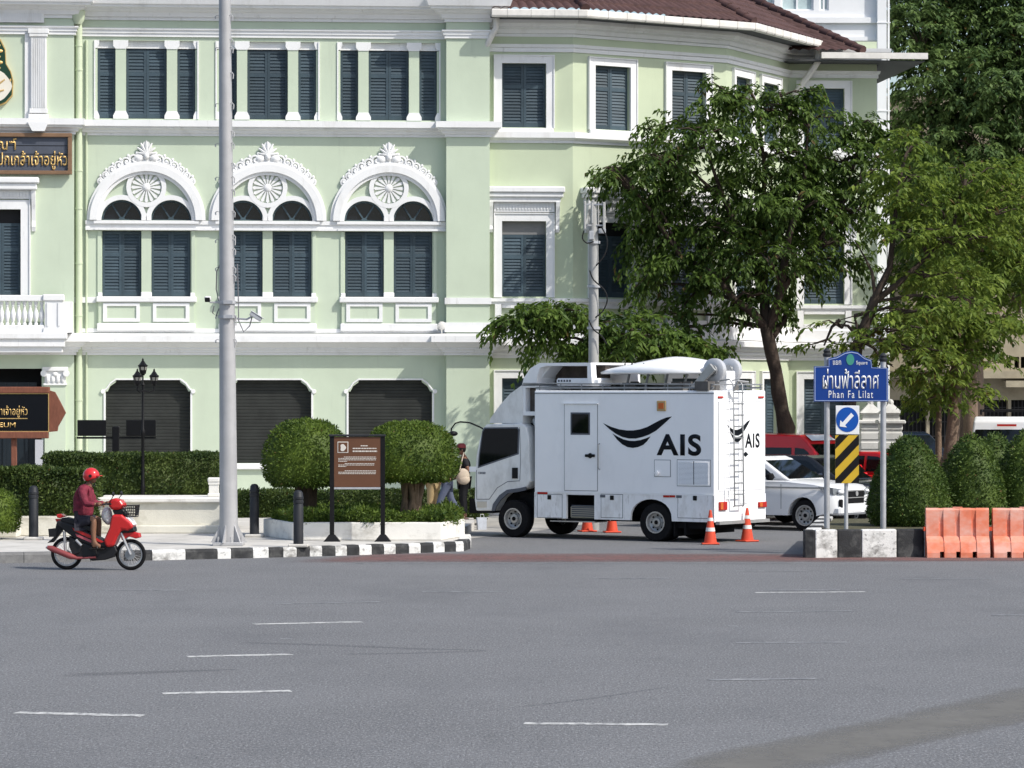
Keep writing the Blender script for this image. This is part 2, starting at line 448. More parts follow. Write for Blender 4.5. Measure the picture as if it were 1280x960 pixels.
band('floor_cornice', pw, [(-.02, 4.13), (.06, 4.13), (.06, 4.22), (.13, 4.25), (.13, 4.32), (.22, 4.36), (.28, 4.45), (.38, 4.47), (.38, 4.61), (-.02, 4.66)])
band('sill_course', pw, [(-.02, 5.55), (.10, 5.55), (.10, 5.60), (.15, 5.62), (.15, 5.70), (-.02, 5.71)])
band('base_course', pw, [(-.02, 4.66), (.16, 4.66), (.16, 4.98), (.10, 5.02), (.10, 5.08), (-.02, 5.08)])
band('plinth', pw, [(-.02, 0), (.1, 0), (.1, .95), (.06, 1.0), (-.02, 1.0)])

# --- shutters
SH = {}
def shutter_mesh(wd, ht, m=None, split=.64):
    key = (round(wd, 3), round(ht, 3), split)
    if key in SH: return SH[key]
    b = MB(); st = .065; mid = ht * split
    b.box(0, st, 0, .045, 0, ht); b.box(wd - st, wd, 0, .045, 0, ht)
    for z0, z1 in ((0, .11), (mid - .05, mid + .05), (ht - .08, ht)): b.box(st, wd - st, .002, .043, z0, z1)
    for z0, z1 in ((.11, mid - .05), (mid + .05, ht - .08)):
        n = max(3, int((z1 - z0) / .078)); p = (z1 - z0) / n
        for k in range(n):
            z = z0 + p * k
            b.prism_x([(.004, z + .004), (.012, z), (.044, z + p * .95), (.034, z + p * 1.02)], st, wd - st)
    b.box(st, wd - st, .044, .05, .1, ht - .07)
    SH[key] = b.mesh('shutter', M_shut); return SH[key]
def hang(parent, wd, ht, x, y, z, split=.64):
    link('shutter', shutter_mesh(wd, ht, split=split), parent, (x, y, z))
def part(name, mb, m, M, smooth=False):
    o = link(name, mb.mesh(name, m, smooth), museum); o.matrix_local = mu_off @ M; return o

# ground floor roller shutters
b = MB(); ww = holes[0][1] - holes[0][0]; hh = holes[0][3] - holes[0][2]
n = int(hh / .085); pr = [(.0, 0)]
for k in range(n):
    z = hh * k / n; p = hh / n
    pr += [(-.012, z + p * .15), (-.012, z + p * .75), (.0, z + p * .9)]
pr += [(0, hh), (.03, hh), (.03, 0)]
b.prism_x(pr, 0, ww); roll = b.mesh('roller_shutter', M_roller)
for i, c in enumerate(uc):
    a, e, z0, z1 = holes[i * 5]
    fb = MB()                                                # white window sill, scrolls at the clipped corners, fine surround
    fb.cbox(-.12, ww + .12, -.10, .05, -.16, -.003, .015)
    for s, x in ((-1, 0), (1, ww)):
        fb.box(min(x, x + s * .05), max(x, x + s * .05), -.03, .02, 0, hh - .34)
        fb.lathe([(.0, -.05), (.055, -.05), (.06, -.03), (.06, .02)], (x + s * .07, 0, hh - .30), 10, 'y')
        fb.tube([(x + s * .06, -.02, hh - .30), (x - s * .03, -.02, hh - .22), (x - s * .12, -.02, hh - .09), (x - s * .27, -.02, hh + .02)], .025, 6)
    fb.box(.26, ww - .26, -.03, .02, hh, hh + .04)
    o = part('window', fb, M_white, FM.M @ Matrix.Translation((a, 0, z0)))
    link('roller_shutter', roll, o, (0, .20, 0))
    if i == 2:                                               # this one is rolled up a hand above its sill on the left
        q = MB(); q.box(.1, .98, .17, .186, .34, .46); link('opening', q.mesh('opening', M_dark), o)

# first floor arched pairs
for i, c in enumerate(uc):
    b = MB(); z0 = 0.0; kx = K
    b.arc(0, 0, 70 * K, 73.5 * K, 0, 180, -.10, 0, 36); b.arc(0, 0, 61 * K, 70 * K, 0, 180, -.17, 0, 36); b.arc(0, 0, 57 * K, 61 * K, 0, 180, -.11, 0, 36)
    o = part('arch_surround', b, M_white, FM.M @ Matrix.Translation((c, 0, zM(276))), 30)
    b = MB()
    for s in (-1, 1):
        b.arc(s * .638, 0, .53, .655, 0 if s > 0 else 0, 180, -.075, .03, 24)
    b.box(-.13, .13, -.07, -.002, 0, .18)
    link('light_surround', b.mesh('light_surround', M_white, 30), o)
    b = MB(); b.arc(0, 41 * K, .40, .52, 0, 360, -.08, 0, 28)
    for k in range(16):
        a = 2 * math.pi * k / 16; ca, sa = math.cos(a), math.sin(a)
        p = [(.10, -.012), (.36, -.045), (.395, 0), (.36, .045), (.10, .012)]
        b.prism([(x * ca - y * sa, 41 * K + x * sa + y * ca) for x, y in p], -.05, 0)
    b.ball((0, -.03, 41 * K), (.11, .06, .11))
    link('rosette', b.mesh('rosette', M_white, 35), o)
    b = MB()                                                 # scrollwork crest
    for k in range(-6, 7):
        if k == 0: continue
        an = 90 - k * 7.6 - (3.5 if k > 0 else -3.5); rr = 73.5 * K + .09 * (1 - abs(k) / 9)
        cx, cz = rr * math.cos(R(an)), rr * math.sin(R(an)); s = 1 if k > 0 else -1; sz = .155 - .012 * abs(k)
        pts = []
        for q in range(15):
            t = q / 14; ph = R(an) + s * (t * 8.2 - 2.3); rad = sz * (1 - .78 * t)
            pts.append((cx + rad * math.cos(ph), -.045 - .03 * t, cz + rad * math.sin(ph)))
        b.tube(pts, [.034 * (1 - .3 * q / 14) for q in range(15)], 5)
        b.ball((cx, -.05, cz), (.05, .04, .05), 7, 5)
        ro = rr + sz * 1.0
        b.ball((ro * math.cos(R(an + s * 3)), -.04, ro * math.sin(R(an + s * 3))), (.04, .035, .05), 6, 4)
        b.arc(0, 0, 73 * K, rr + .02, an - 4, an + 4, -.035, 0, 4)
    zt = 74 * K
    b.prism([(-.34, zt - .05), (.34, zt - .05), (.30, zt + .10), (.15, zt + .20), (.15, zt + .36), (.06, zt + .50), (-.06, zt + .50), (-.15, zt + .36), (-.15, zt + .20), (-.30, zt + .10)], -.05, 0)
    for k in range(7):
        a = R(90 + (k - 3) * 27); L = .36 - .035 * abs(k - 3)
        b.tube([(0, -.07, zt + .17), (math.cos(a) * L * .6, -.075, zt + .17 + math.sin(a) * L * .6), (math.cos(a) * L, -.05, zt + .17 + math.sin(a) * L)], [.03, .035, .02], 5)
    for s in (-1, 1): b.ball((s * .2, -.06, zt + .07), (.13, .06, .1), 8, 5)
    b.ball((0, -.08, zt + .12), (.08, .07, .09), 8, 6)
    link('crest', b.mesh('crest', M_white, 50), o)
    for s in (-1, 1):
        b = MB(); b.box(-.53, .53, .16, .17, 0, .54); link('fanlight', b.mesh('fanlight', M_lun), o, (s * .638, 0, 0))
        b = MB()
        for an in (58, 122): b.prism([(.02 * math.sin(R(an)), -.02 * math.cos(R(an)) + .02), (.53 * math.cos(R(an)) + .02 * math.sin(R(an)), .53 * math.sin(R(an)) - .02 * math.cos(R(an))), (.53 * math.cos(R(an)) - .02 * math.sin(R(an)), .53 * math.sin(R(an)) + .02 * math.cos(R(an))), (-.02 * math.sin(R(an)), .02 * math.cos(R(an)) + .02)], .11, .155)
        b.arc(0, 0, .48, .54, 0, 180, .11, .155, 16); b.arc(0, 0, 0.005, .09, 0, 180, .10, .158, 8); b.box(-.53, .53, .11, .15, 0.002, .035)
        link('glazing_bar', b.mesh('glazing_bar', M_shut), o, (s * .638, 0, 0))
    # shutters and pedestal below
    b = MB(); hs = zM(289) - zM(371)
    b.cbox(-1.30, 1.30, -.17, .02, -.15, -.002, .02)
    b.cbox(-1.28, 1.28, -.14, .0, -.90, -.70, .02)
    for s in (-1, 1):
        for x0, x1, za, zb in ((.17, .26, -.66, -.17), (1.02, 1.12, -.66, -.17), (.26, 1.02, -.25, -.17), (.26, 1.02, -.66, -.57)):
            b.box(min(s * x0, s * x1), max(s * x0, s * x1), -.125, -.09, za, zb)
        b.cbox(s * 1.20 - .06, s * 1.20 + .06, -.05, 0, 0, .10, .01)
    b.cbox(-.14, .14, -.05, 0, 0, .12, .015)
    o = part('window', b, M_white, FM.M @ Matrix.Translation((c, 0, zM(371))))
    b = MB()
    b.box(-1.24, 1.24, -.09, .0, -.70, -.15); link('pedestal', b.mesh('pedestal', M_green), o)
    for s in (-1, 1):
        b = MB(); b.box(s * 1.22 - .045, s * 1.22 + .045, -.035, 0, .1, hs); link('jamb', b.mesh('jamb', M_green), o)
    for s in (-1, 1):
        for q in (-1, 0): hang(o, .50, hs - .03, s * .638 + q * .505, .10, .015)
b = MB(FM.M)                                                 # impost band the arches spring from
z0, z1 = zM(288.5), zM(276.5)
b.box(U(107), uP0 - .002, -.10, -.001, z0 + .15, z1); b.box(U(107), uP0 - .002, -.07, -.001, z0 + .06, z0 + .15); b.box(U(107), uP0 - .002, -.11, -.001, z0, z0 + .06)
for c in uc: b.box(c - 1.36, c + 1.36, -.15, -.10, z0 + .17, z1 - .002); b.box(c - 1.34, c + 1.34, -.135, -.11, z0 + .002, z0 + .055)
mbuild(b, 'impost_band', M_white)
b = MB(FM.M)
b.box(uL1, uP0 - .002, -.05, -.001, zM(416), zM(411)); b.box(uL1, uc[0] - 1.31, -.05, -.001, zM(379), zM(372))
b.box(uP0 - .04, uP1 + .04, -PO - .05, -.05, zM(380), zM(372)); b.box(uP0 - .05, uP1 + .05, -PO - .06, -.05, zM(415), zM(403))
mbuild(b, 'base_strip', M_white)

# second floor triple windows
for i, c in enumerate(uc):
    z0 = zM(149.5); h = zM(52) - z0
    b = MB(); b.box(-1.3, 1.3, .1, .2, h - .20, h); o = part('window', b, M_white, FM.M @ Matrix.Translation((c, 0, z0)))
    for x0, x1, y0 in ((-.80, -.53, 0), (.53, .80, 0), (-1.32, -1.27, .02), (1.27, 1.32, .02)):
        b = MB(); b.box(x0, x1, y0, .2, .2, h - .22); link('pilaster', b.mesh('pilaster', M_green), o)
    for x0, x1 in ((-.80, -.53), (.53, .80)):
        b = MB(); b.prism([(x0 - .06, 0), (x1 + .06, 0), (x1 + .06, .08), (x1, .2), (x0, .2), (x0 - .06, .08)], -.02, .18); link('pilaster_base', b.mesh('pilaster_base', M_white), o)
        b = MB(); b.prism([(x0, h - .22), (x1, h - .22), (x1 + .06, h - .14), (x1 + .06, h), (x0 - .06, h), (x0 - .06, h - .14)], -.02, .18); link('capital', b.mesh('capital', M_white), o)
    for s in (-1, 1):
        pts = [(1.32, 0), (1.32, .2), (1.27, .2), (1.22, .08), (1.22, 0)]
        b = MB(); b.prism([(s * x, z) for x, z in pts], 0, .18); link('pilaster_base', b.mesh('pilaster_base', M_white), o)
        b = MB(); b.prism([(s * x, h - z) for x, z in pts], 0, .18); link('capital', b.mesh('capital', M_white), o)
        b = MB(); b.box(s * 1.34 - .018, s * 1.34 + .018, -.03, -.001, 0, h); link('edge_bead', b.mesh('edge_bead', M_white), o)
    for x0, x1, nl in ((-1.27, -.8, 1), (-.53, .53, 2), (.8, 1.27, 1)):
        wl = (x1 - x0) / nl
        for q in range(nl): hang(o, wl - .006, h - .24, x0 + wl * q + .003, .14, .02)

# wing windows
for fr, c, x in wing_cols():
    for kind, (z0, z1) in WZ.items():
        h = z1 - z0; b = MB(); t = .19
        b.box(-HW - t, -HW, -.06, .02, -.02, h + t); b.box(HW, HW + t, -.06, .02, -.02, h + t); b.box(-HW, HW, -.06, .02, h, h + t)
        b.box(-HW - t - .03, -HW - t, -.09, .0, -.02, h + t + .03); b.box(HW + t, HW + t + .03, -.09, .0, -.02, h + t + .03); b.box(-HW - t, HW + t, -.09, 0, h + t, h + t + .03)
        if kind == 'up': b.cbox(-HW - t, HW + t, -.1, .0, -.13, -.02, .01)
        if kind == 'mid':
            b.cbox(-1.02, 1.02, -.28, 0, h + .62, h + .74, .02); b.box(-.95, .95, -.22, 0, h + .50, h + .62); b.cbox(-1.06, 1.06, -.33, 0, h + .74, h + .9, .025)
            b.box(-.80, .80, -.1, 0, h + .24, h + .5)
            for k in range(18): b.box(-.72 + k * .082, -.68 + k * .082, -.125, -.1, h + .3, h + .45)
            for s in (-1, 1):
                b.prism_x([(0, h - .28), (-.06, h - .3), (-.10, h - .22), (-.08, h - .12), (-.13, h + .1), (-.22, h + .38), (-.24, h + .5), (0, h + .5)], s * .88 - .05, s * .88 + .05)
            b.box(-HW - t, -HW - .02, -.11, 0, -.68, -.2); b.box(HW + .02, HW + t, -.11, 0, -.68, -.2); b.box(-HW, HW, -.09, 0, -.3, -.2); b.box(-HW, HW, -.09, 0, -.68, -.58)
        if kind == 'gr': b.cbox(-HW - t - .06, HW + t + .06, -.12, 0, -.16, -.02, .02)
        o = part('window', b, M_white, fr.M @ Matrix.Translation((c, 0, z0)))
        hh = h - .36 if kind == 'mid' else h - .01
        for q in (0, 1): hang(o, HW - .006, hh, -HW + q * HW + .003, .10, .005)
        if kind == 'mid':
            b = MB(); b.box(-HW, HW, .12, .14, h - .35, h); link('blind', b.mesh('blind', M_dark if x != 655 else mat('blind_grey', (.2, .2, .2), .8)), o)

# eaves, gutter and tiled roof over the bay
EO = .85
g = MB().sweep([(EO - .02, 13.02), (EO + .16, 13.02), (EO + .18, 13.06), (EO + .18, 13.2), (EO + .15, 13.22), (EO - .02, 13.2)], pw[:4])
gut = mbuild(g, 'gutter', M_gut)
pts_g = MB(); 
for fr, ue in ((FA, uA), (FB, uB), (FC, uC)):
    pts_g.M = fr.M; k = 0.4
    while k < ue + .3: pts_g.box(k, k + .008, -EO - .186, -EO - .1, 13.01, 13.212); k += .62
o_ = pts_g.build('gutter_seam', mat('seam_grey', (.35, .34, .32), .7), gut, False, True); o_['kind'] = 'stuff'
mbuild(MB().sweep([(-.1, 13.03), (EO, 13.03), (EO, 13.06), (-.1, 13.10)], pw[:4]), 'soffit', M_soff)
D0, De = FD.w(-.3, .0), FD.w(uD + 1.0, 0)
g = MB(FD.M); zr = 12.66; g.box(.75, uD + 1.25, -1.12, -.95, zr, zr + .17); gutd = mbuild(g, 'gutter', M_gut)
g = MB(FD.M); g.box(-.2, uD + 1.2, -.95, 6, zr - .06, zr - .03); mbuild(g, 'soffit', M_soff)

def roof_sheet(name, e0, e1, t0, t1, ze, zt, rows=9, pitch=.24):
    """barrel tiles: waves across, stepped courses up the slope"""
    e0, e1, t0, t1 = (Vector(p) for p in (e0, e1, t0, t1)); L = (e1 - e0).length; n = max(4, int(L / pitch)); b = MB()
    sub = 5; m = n * sub
    def pt(u, s, lift):
        p = (e0.lerp(e1, u)).lerp(t0.lerp(t1, u), s); z = ze + (zt - ze) * s
        return (p.x, p.y, z + .055 * abs(math.sin(math.pi * u * n)) + lift)
    vs = []; fs = []
    for r in range(rows):
        for q in (0, 1):
            s = (r + q) / rows
            for k in range(m + 1): vs.append(pt(k / m, s, .05 * (1 - q)))
    W = m + 1
    for r in range(rows * 2 - 1):
        for k in range(m): fs.append((r * W + k, r * W + k + 1, (r + 1) * W + k + 1, (r + 1) * W + k))
    b.add(vs, fs); return mbuild(b, name, M_tile, 60)
def offs(path, o):
    m = MB().sweep([(o, 0), (o, 1), (o - .01, 1)], path); return [m.v[i * 3][:2] for i in range(len(path))]
ev = offs(pw[:4], EO + .05); tp = offs(pw[:4], -3.4)
for k in range(3): roof_sheet('roof', ev[k], ev[k + 1], tp[k], tp[k + 1], 13.18, 15.6)
for k in (1, 2):
    b = MB(); n = 16
    for q in range(n):
        s0, s1 = q / n, (q + 1.15) / n
        p0 = Vector(ev[k]).lerp(Vector(tp[k]), s0); p1 = Vector(ev[k]).lerp(Vector(tp[k]), min(s1, 1))
        b.tube([(p0.x, p0.y, 13.27 + 2.42 * s0), (p1.x, p1.y, 13.25 + 2.42 * s1)], [.13, .11], 8)
    mbuild(b, 'hip_cap', M_tile, 50)
dd = [FD.w(-.9, 1.05), FD.w(uD + 1.15, 1.05)]; dt = [FD.w(-4.6, -2.6), FD.w(uD - 3.3, -2.6)]
roof_sheet('roof', dd[0], (dd[0][0] + (dd[1][0] - dd[0][0]) * .62, dd[0][1] + (dd[1][1] - dd[0][1]) * .62), dt[0], dt[1], 12.83, 14.7)
b = MB(); n = 14; e = Vector((dd[0][0] + (dd[1][0] - dd[0][0]) * .62, dd[0][1] + (dd[1][1] - dd[0][1]) * .62)); t = Vector(dt[1])
for q in range(n):
    s0, s1 = q / n, (q + 1.15) / n; p0, p1 = e.lerp(t, s0), e.lerp(t, s1)
    b.tube([(p0.x, p0.y, 12.9 + 1.9 * s0), (p1.x, p1.y, 12.88 + 1.9 * s1)], [.13, .11], 8)
mbuild(b, 'hip_cap', M_tile, 50)
# swan-neck downpipes
def gpipe(pts, r=.07, m=None): return mbuild(MB().tube(pts, r, 8), 'downpipe', m or M_gut, 40)
q = FA.w(.06, .55); q2 = FA.w(-.35, .34)
gpipe([(q[0] + .1, q[1], 13.05), (q[0] + .08, q[1], 12.75), (q[0] - .02, q[1] + .05, 12.6), (q2[0] + .1, q2[1] + .2, 12.0), (q2[0], q2[1] + .3, 11.7)], .08)
p = FC.w(uC - .15, .82); p2 = FC.w(uC - .05, .12)
gpipe([(p[0] + .1, p[1], 13.05), (p[0] + .1, p[1], 12.6), (p[0], p[1], 12.45), (p2[0], p2[1], 11.6), (p2[0], p2[1], 10.8)], .09)
x = U(99)
gp = MB(FM.M); gp.tube([(x, -.13, 13.0), (x, -.13, .3)], .085, 10)
gp.lathe([(.10, 0), (.17, .12), (.19, .34), (.12, .42)], (x - .02, -.3, 12.78), 10)
for y in (60, 90, 215, 262, 330, 395, 500, 545): gp.lathe([(.10, -.02), (.10, .02)], (x, -.13, zM(y)), 10)
gp.tube([(x + .19, -.04, 12.4), (x + .19, -.04, .5)], .03, 6)
mbuild(gp, 'downpipe', mat('pipe_green', (.52, .585, .43), .6), 40)

# --- entrance bay on the left
b = MB(FM.M); y = -LO
x0, x1 = U(37), U(60); z0, z1 = zM(152), zM(41)
b.box(x0 + .04, x1 - .02, y - .10, y, z0 + .25, z1 - .2)
for k in range(7): b.box(x0 + .07 + k * .056, x0 + .10 + k * .056, y - .125, y - .10, z0 + .28, z1 - .24)
b.box(U(32), x0 + .04, y - .05, y, z0, z1)
for zz, g_ in ((z0, .05), (z0 + .14, .025), (z1 - .2, .03), (z1 - .12, .06)): b.cbox(x0 + .04 - g_, x1 - .02 + g_, y - .13 - g_ * .5, y, zz, zz + .12, .01)
b.box(U(-60), U(56), y - .12, y - .02, zM(33), zM(19))
for k in range(40): b.box(U(-58) + k * .058, U(-58) + .03 + k * .058, y - .14, y - .12, zM(31), zM(21))
b.prism([(x0 - .02, zM(157)), (x1 + .05, zM(157)), (x1 - .06, zM(168)), (x0 + .1, zM(168))], y - .34, y)
mbuild(b, 'pilaster', M_white)
b = MB()
h = zM(264) - zM(372); a, e = lh[1][0], lh[1][1]; wd = e - a
b.box(wd, wd + .22, -.08, .02, -.02, h + .24); b.box(-.22, wd, -.08, .02, h, h + .24); b.box(wd + .22, wd + .25, -.11, 0, -.02, h + .27); b.box(-.22, 0, -.08, .02, -.02, h)
b.box(-.3, wd + .3, -.10, 0, h + .27, h + .5)
for k in range(18): b.box(-.2 + k * .085, -.15 + k * .085, -.13, -.1, h + .32, h + .46)
b.cbox(-.4, wd + .42, -.28, 0, h + .5, h + .66, .02); b.cbox(-.4, wd + .48, -.34, 0, h + .66, h + .82, .03)
for s in (wd + .33,): b.prism_x([(0, h - .55), (-.05, h - .57), (-.09, h - .45), (-.06, h - .3), (-.1, h), (-.2, h + .38), (-.22, h + .5), (0, h + .5)], s - .05, s + .05)
o = part('window', b, M_white, FM.M @ Matrix.Translation((a, y, zM(372))))
for q in (0, 1): hang(o, wd / 2 - .006, h - .36, q * wd / 2 + .003, .12, .005)
b = MB(); b.box(0, wd, .14, .16, h - .35, h); link('blind', b.mesh('blind', M_dark), o)
# balcony
b = MB(FM.M); y0 = -LO - .75
b.cbox(uL0, U(86), y0 - .12, -LO, zM(425), zM(417), .02); b.box(uL0, U(83), y0 - .06, -LO, zM(434), zM(425)); b.box(uL0, U(80), y0 + .02, -LO, zM(441), zM(434))
bal = mbuild(b, 'balcony', M_white)
b = MB(FM.M); b.cbox(uL0, U(58), y0, y0 + .22, zM(378.5), zM(371), .015); b.cbox(uL0, U(58), y0 - .01, y0 + .24, zM(417), zM(408), .015)
b.build('balcony_rail', M_white, bal, False, True)
b = MB(FM.M); xa, xb = U(58.5), U(80); b.box(xa, xb, y0 - .02, y0 + .3, zM(417), zM(378)); b.cbox(xa - .05, xb + .05, y0 - .06, y0 + .34, zM(378), zM(370), .02)
b.box(xa - .03, xb + .03, y0 - .05, y0 + .32, zM(417), zM(411))
for q in ((xa + .05, xa + .11), (xb - .11, xb - .05)): b.box(*q, y0 - .045, y0 - .02, zM(409), zM(380.5))
b.box(xb, U(92), y0 + .1, -LO, zM(417), zM(378.5)); b.build('balcony_pedestal', M_white, bal, False, True)
prof = [(.05, 0), (.05, .05), (.03, .07), (.045, .12), (.075, .22), (.065, .32), (.035, .42), (.03, .47), (.045, .5), (.03, .52), (.05, .55), (.05, .61)]
bm_ = MB().lathe(prof, seg=8).mesh('baluster', M_white, 50)
bx = [U(54.5 - 7.1 * k) for k in range(16)]
for x in bx:
    q = FM.w(x, -(y0 + .11)); link('baluster', bm_, bal, Vector((q[0], q[1], zM(408))) - world_loc(bal))
# entrance: pier with capital, dark doorway
b = MB(FM.M); xa, xb = U(57), U(83)
b.box(xa, xb, y - .12, y, .2, zM(480)); mbuild(b, 'entrance_pilaster', M_green)
b = MB(FM.M); b.cbox(xa - .06, xb + .06, y - .2, y, zM(464), zM(459), .01); b.box(xa, xb, y - .14, y, zM(480), zM(464)); b.box(xa - .03, xb + .03, y - .16, y, zM(481.5), zM(479))
for s, xx in ((-1, xa), (1, xb)):
    b.lathe([(.0, -.1), (.085, -.1), (.085, .03)], (xx + s * .02, y - .14, zM(467)), 10, 'y')
for k in range(4):
    b.ball((xa + .08 + k * .13, y - .15, zM(473.5)), (.06, .05, .13), 7, 5)
b.ball(((xa + xb) / 2, y - .17, zM(468)), (.08, .05, .06), 8, 5)
mbuild(b, 'capital', M_white, 40)
b = MB(FM.M); b.box(U(45), U(55), y - .10, y + .3, .2, zM(549)); mbuild(b, 'door_jamb', mat('grey_stone', (.42, .43, .46), .6))
b = MB(FM.M); b.box(U(-85), U(46), y + .28, y + .34, .2, zM(478))
for k in range(9): b.box(U(-80 + 14 * k), U(-76.5 + 14 * k), y + .24, y + .28, .2, zM(478))
mbuild(b, 'entrance_door', mat('door_dark', (.012, .018, .024), .35))

# --- writing on the entrance bay
sg = thing('museum_name_board', 'dark slate board with gold Thai letters and bronze frame above left window', 'sign', (*FM.w(U(20), LO), zM(220)))
b = MB(FM.M); xa, xb = U(-175), U(91)
b.box(xa, xb - .12, y - .14, y - .07, zM(217), zM(175)); b.build('board', M_slate, sg, False, True)
b = MB(FM.M)
for k in range(1, 4): b.box(xa, xb - .12, y - .145, y - .14, zM(175 + k * 10.5) - .008, zM(175 + k * 10.5) + .008)
b.build('board_joint', M_black, sg, False, True)
b = MB(FM.M); b.cbox(xa, xb, y - .22, y - .05, zM(175), zM(170), .012); b.cbox(xa, xb, y - .22, y - .05, zM(221), zM(216.5), .012); b.box(xb - .1, xb - .002, y - .215, y - .05, zM(216.5), zM(175))
b.build('frame', M_brownframe, sg, False, True)
def wtext(body, xr, ytop, ybot, m, o, root, wpx, fr=FM, bold=0.0, ext=.02):
    z0 = zM(ybot); h_ = zM(ytop) - z0
    t = text('lettering', body, m, root, fr.U(xr - wpx), z0, fr.U(xr) - fr.U(xr - wpx), h_, -o, ext, bold=bold)
    t.matrix_local = Matrix.Translation(-world_loc(root)) @ fr.M
    return t
wtext('พิพิธภัณฑ์', 22, 176, 191, M_gold, LO + .16, sg, 66, bold=.012)
wtext("พระบาทสมเด็จพระปกเกล้าเจ้าอยู่หัว", 85, 192, 215.5, M_gold, LO + .16, sg, 185, bold=.012)
em = thing('wall_emblem', 'dark green crest plaque with gold rim and cream centre on the green wall', 'emblem', (*FM.w(U(-6), LO), zM(140)))
def shield(k, y0_, y1_, m, nm):
    c0 = U(-8); pts = []
    for px, py in ((-8, 50), (2, 54), (8, 66), (9, 84), (15, 94), (18, 106), (17, 124), (9, 133), (-8, 140)):
        pts.append((px, py))
    pts += [(-16 - px, py) for px, py in pts[-2:0:-1]]
    b = MB(FM.M); b.prism([(c0 + (U(px) - c0) * k, zM(96 + (py - 96) * k)) for px, py in pts], y0_, y1_); b.build(nm, m, em, False, True)
shield(1.0, -LO - .10, -LO - .001, M_gold, 'rim'); shield(.955, -LO - .13, -LO - .101, mat('crest_green', (.012, .045, .025), .4), 'field')
b = MB(FM.M); c0 = U(-8)
b.prism([(c0 + .48 * math.cos(a) * (1.0 + .05 * math.cos(5 * a)), zM(112) + .42 * math.sin(a)) for a in [2 * math.pi * k / 28 for k in range(28)]], -LO - .15, -LO - .131); b.build('centre', mat('crest_cream', (.72, .68, .58), .5), em, False, True)
b = MB(FM.M)
for k in range(5): b.ball((c0 + .12 + .06 * (k % 2), -LO - .135, zM(62 + 7 * k)), (.09, .03, .05), 8, 5)
b.tube([(c0 - .2, -LO - .16, zM(120)), (c0 + .1, -LO - .165, zM(112)), (c0 + .32, -LO - .16, zM(104))], [.05, .03, .015], 6); b.tube([(c0 - .1, -LO - .16, zM(122)), (c0 + .3, -LO - .16, zM(117))], [.04, .015], 6)
b.tube([(c0 + .46, -LO - .14, zM(103)), (c0 + .46, -LO - .14, zM(106.5))], .02, 4)
b.build('ornament', M_gold, em, 40, True)

# small floodlights on the cornice by the pier
for x_, lab in ((551, 'small white floodlight on the ledge left of the green pier'), (616, 'small white floodlight on the ledge right of the green pier')):
    q = FM.w(U(x_), .38); t = thing('floodlight', lab, 'floodlight', (q[0], q[1], 4.77), 0, 'floodlights on the cornice ledge')
    MB().lathe([(.05, .0), (.10, .02), (.12, .12), (.11, .14)], (0, 0, 0), 10, 'y').build('lamp_head', M_gut, t, 40).location = (0, -.02, .2)
    MB().box(-.015, .015, .0, .03, 0, .2).build('bracket', M_gut, t)

# --- white block behind
wb = thing('white_building', 'tall white building rising behind the red tiled roof', 'building', P(1010, 600, 109) * Vector((1, 1, 0)) if False else (P(1010, 600, 109).x, 109, 0))
M_wb = stain(mat('white_block_paint', (.78, .79, .80), .7, .04, .8), (.5, .5, .5), .4, (.8, .8, .3))
xl, xr = P(840, 0, 109).x, P(1097, 0, 109).x; kk = 109 / F
def zW(y): return CH + (HY - y) * kk
b = MB(); b.holes(xl, xr, 0, zW(-140), [(P(x0, 0, 109).x, P(x1, 0, 109).x, zW(13), zW(-60)) for x0, x1 in ((928, 968), (976, 1017), (1024, 1036))], 109, .2)
b.add([(xr, 109, 0), (xr, 120, 0), (xr, 120, zW(-140)), (xr, 109, zW(-140))], [(0, 1, 2, 3)]); b.build('wall', M_wb, wb, False, True)
b = MB()
for ya, yb, o in ((29, 22, .12), (51, 46, .06)): b.box(xl, xr + .05, 109 - o, 109, zW(ya), zW(yb))
b.build('band', M_wb, wb, False, True)
b = MB(); b.box(xr - .03, xr + .26, 108.75, 109.5, 0, zW(-140)); b.box(xr + .30, xr + .36, 108.8, 108.9, 0, zW(-140))
for k in range(8): b.box(xr - .05, xr + .38, 108.73, 108.76, zW(30 + 55 * k), zW(28.5 + 55 * k))
b.build('corner_pilaster', M_wb, wb, False, True)
M_gl = mat('window_glass_pale', (.45, .55, .56), .15, .2, 3)
for x0, x1 in ((928, 968), (976, 1017), (1024, 1036)):
    xa, xb = P(x0, 0, 109).x, P(x1, 0, 109).x
    b = MB()
    for t_ in (xa, (xa + xb) / 2 - .03, xb - .06): b.box(t_, t_ + .06, 109.08, 109.16, zW(13), zW(-60))
    b.box(xa, xb, 109.085, 109.155, zW(13), zW(11)); f_ = b.build('window', M_wb, wb, False, True)
    b = MB(); b.box(xa, xb, 109.13, 109.14, zW(13), zW(-60)); b.build('pane', M_gl, f_, False, True)
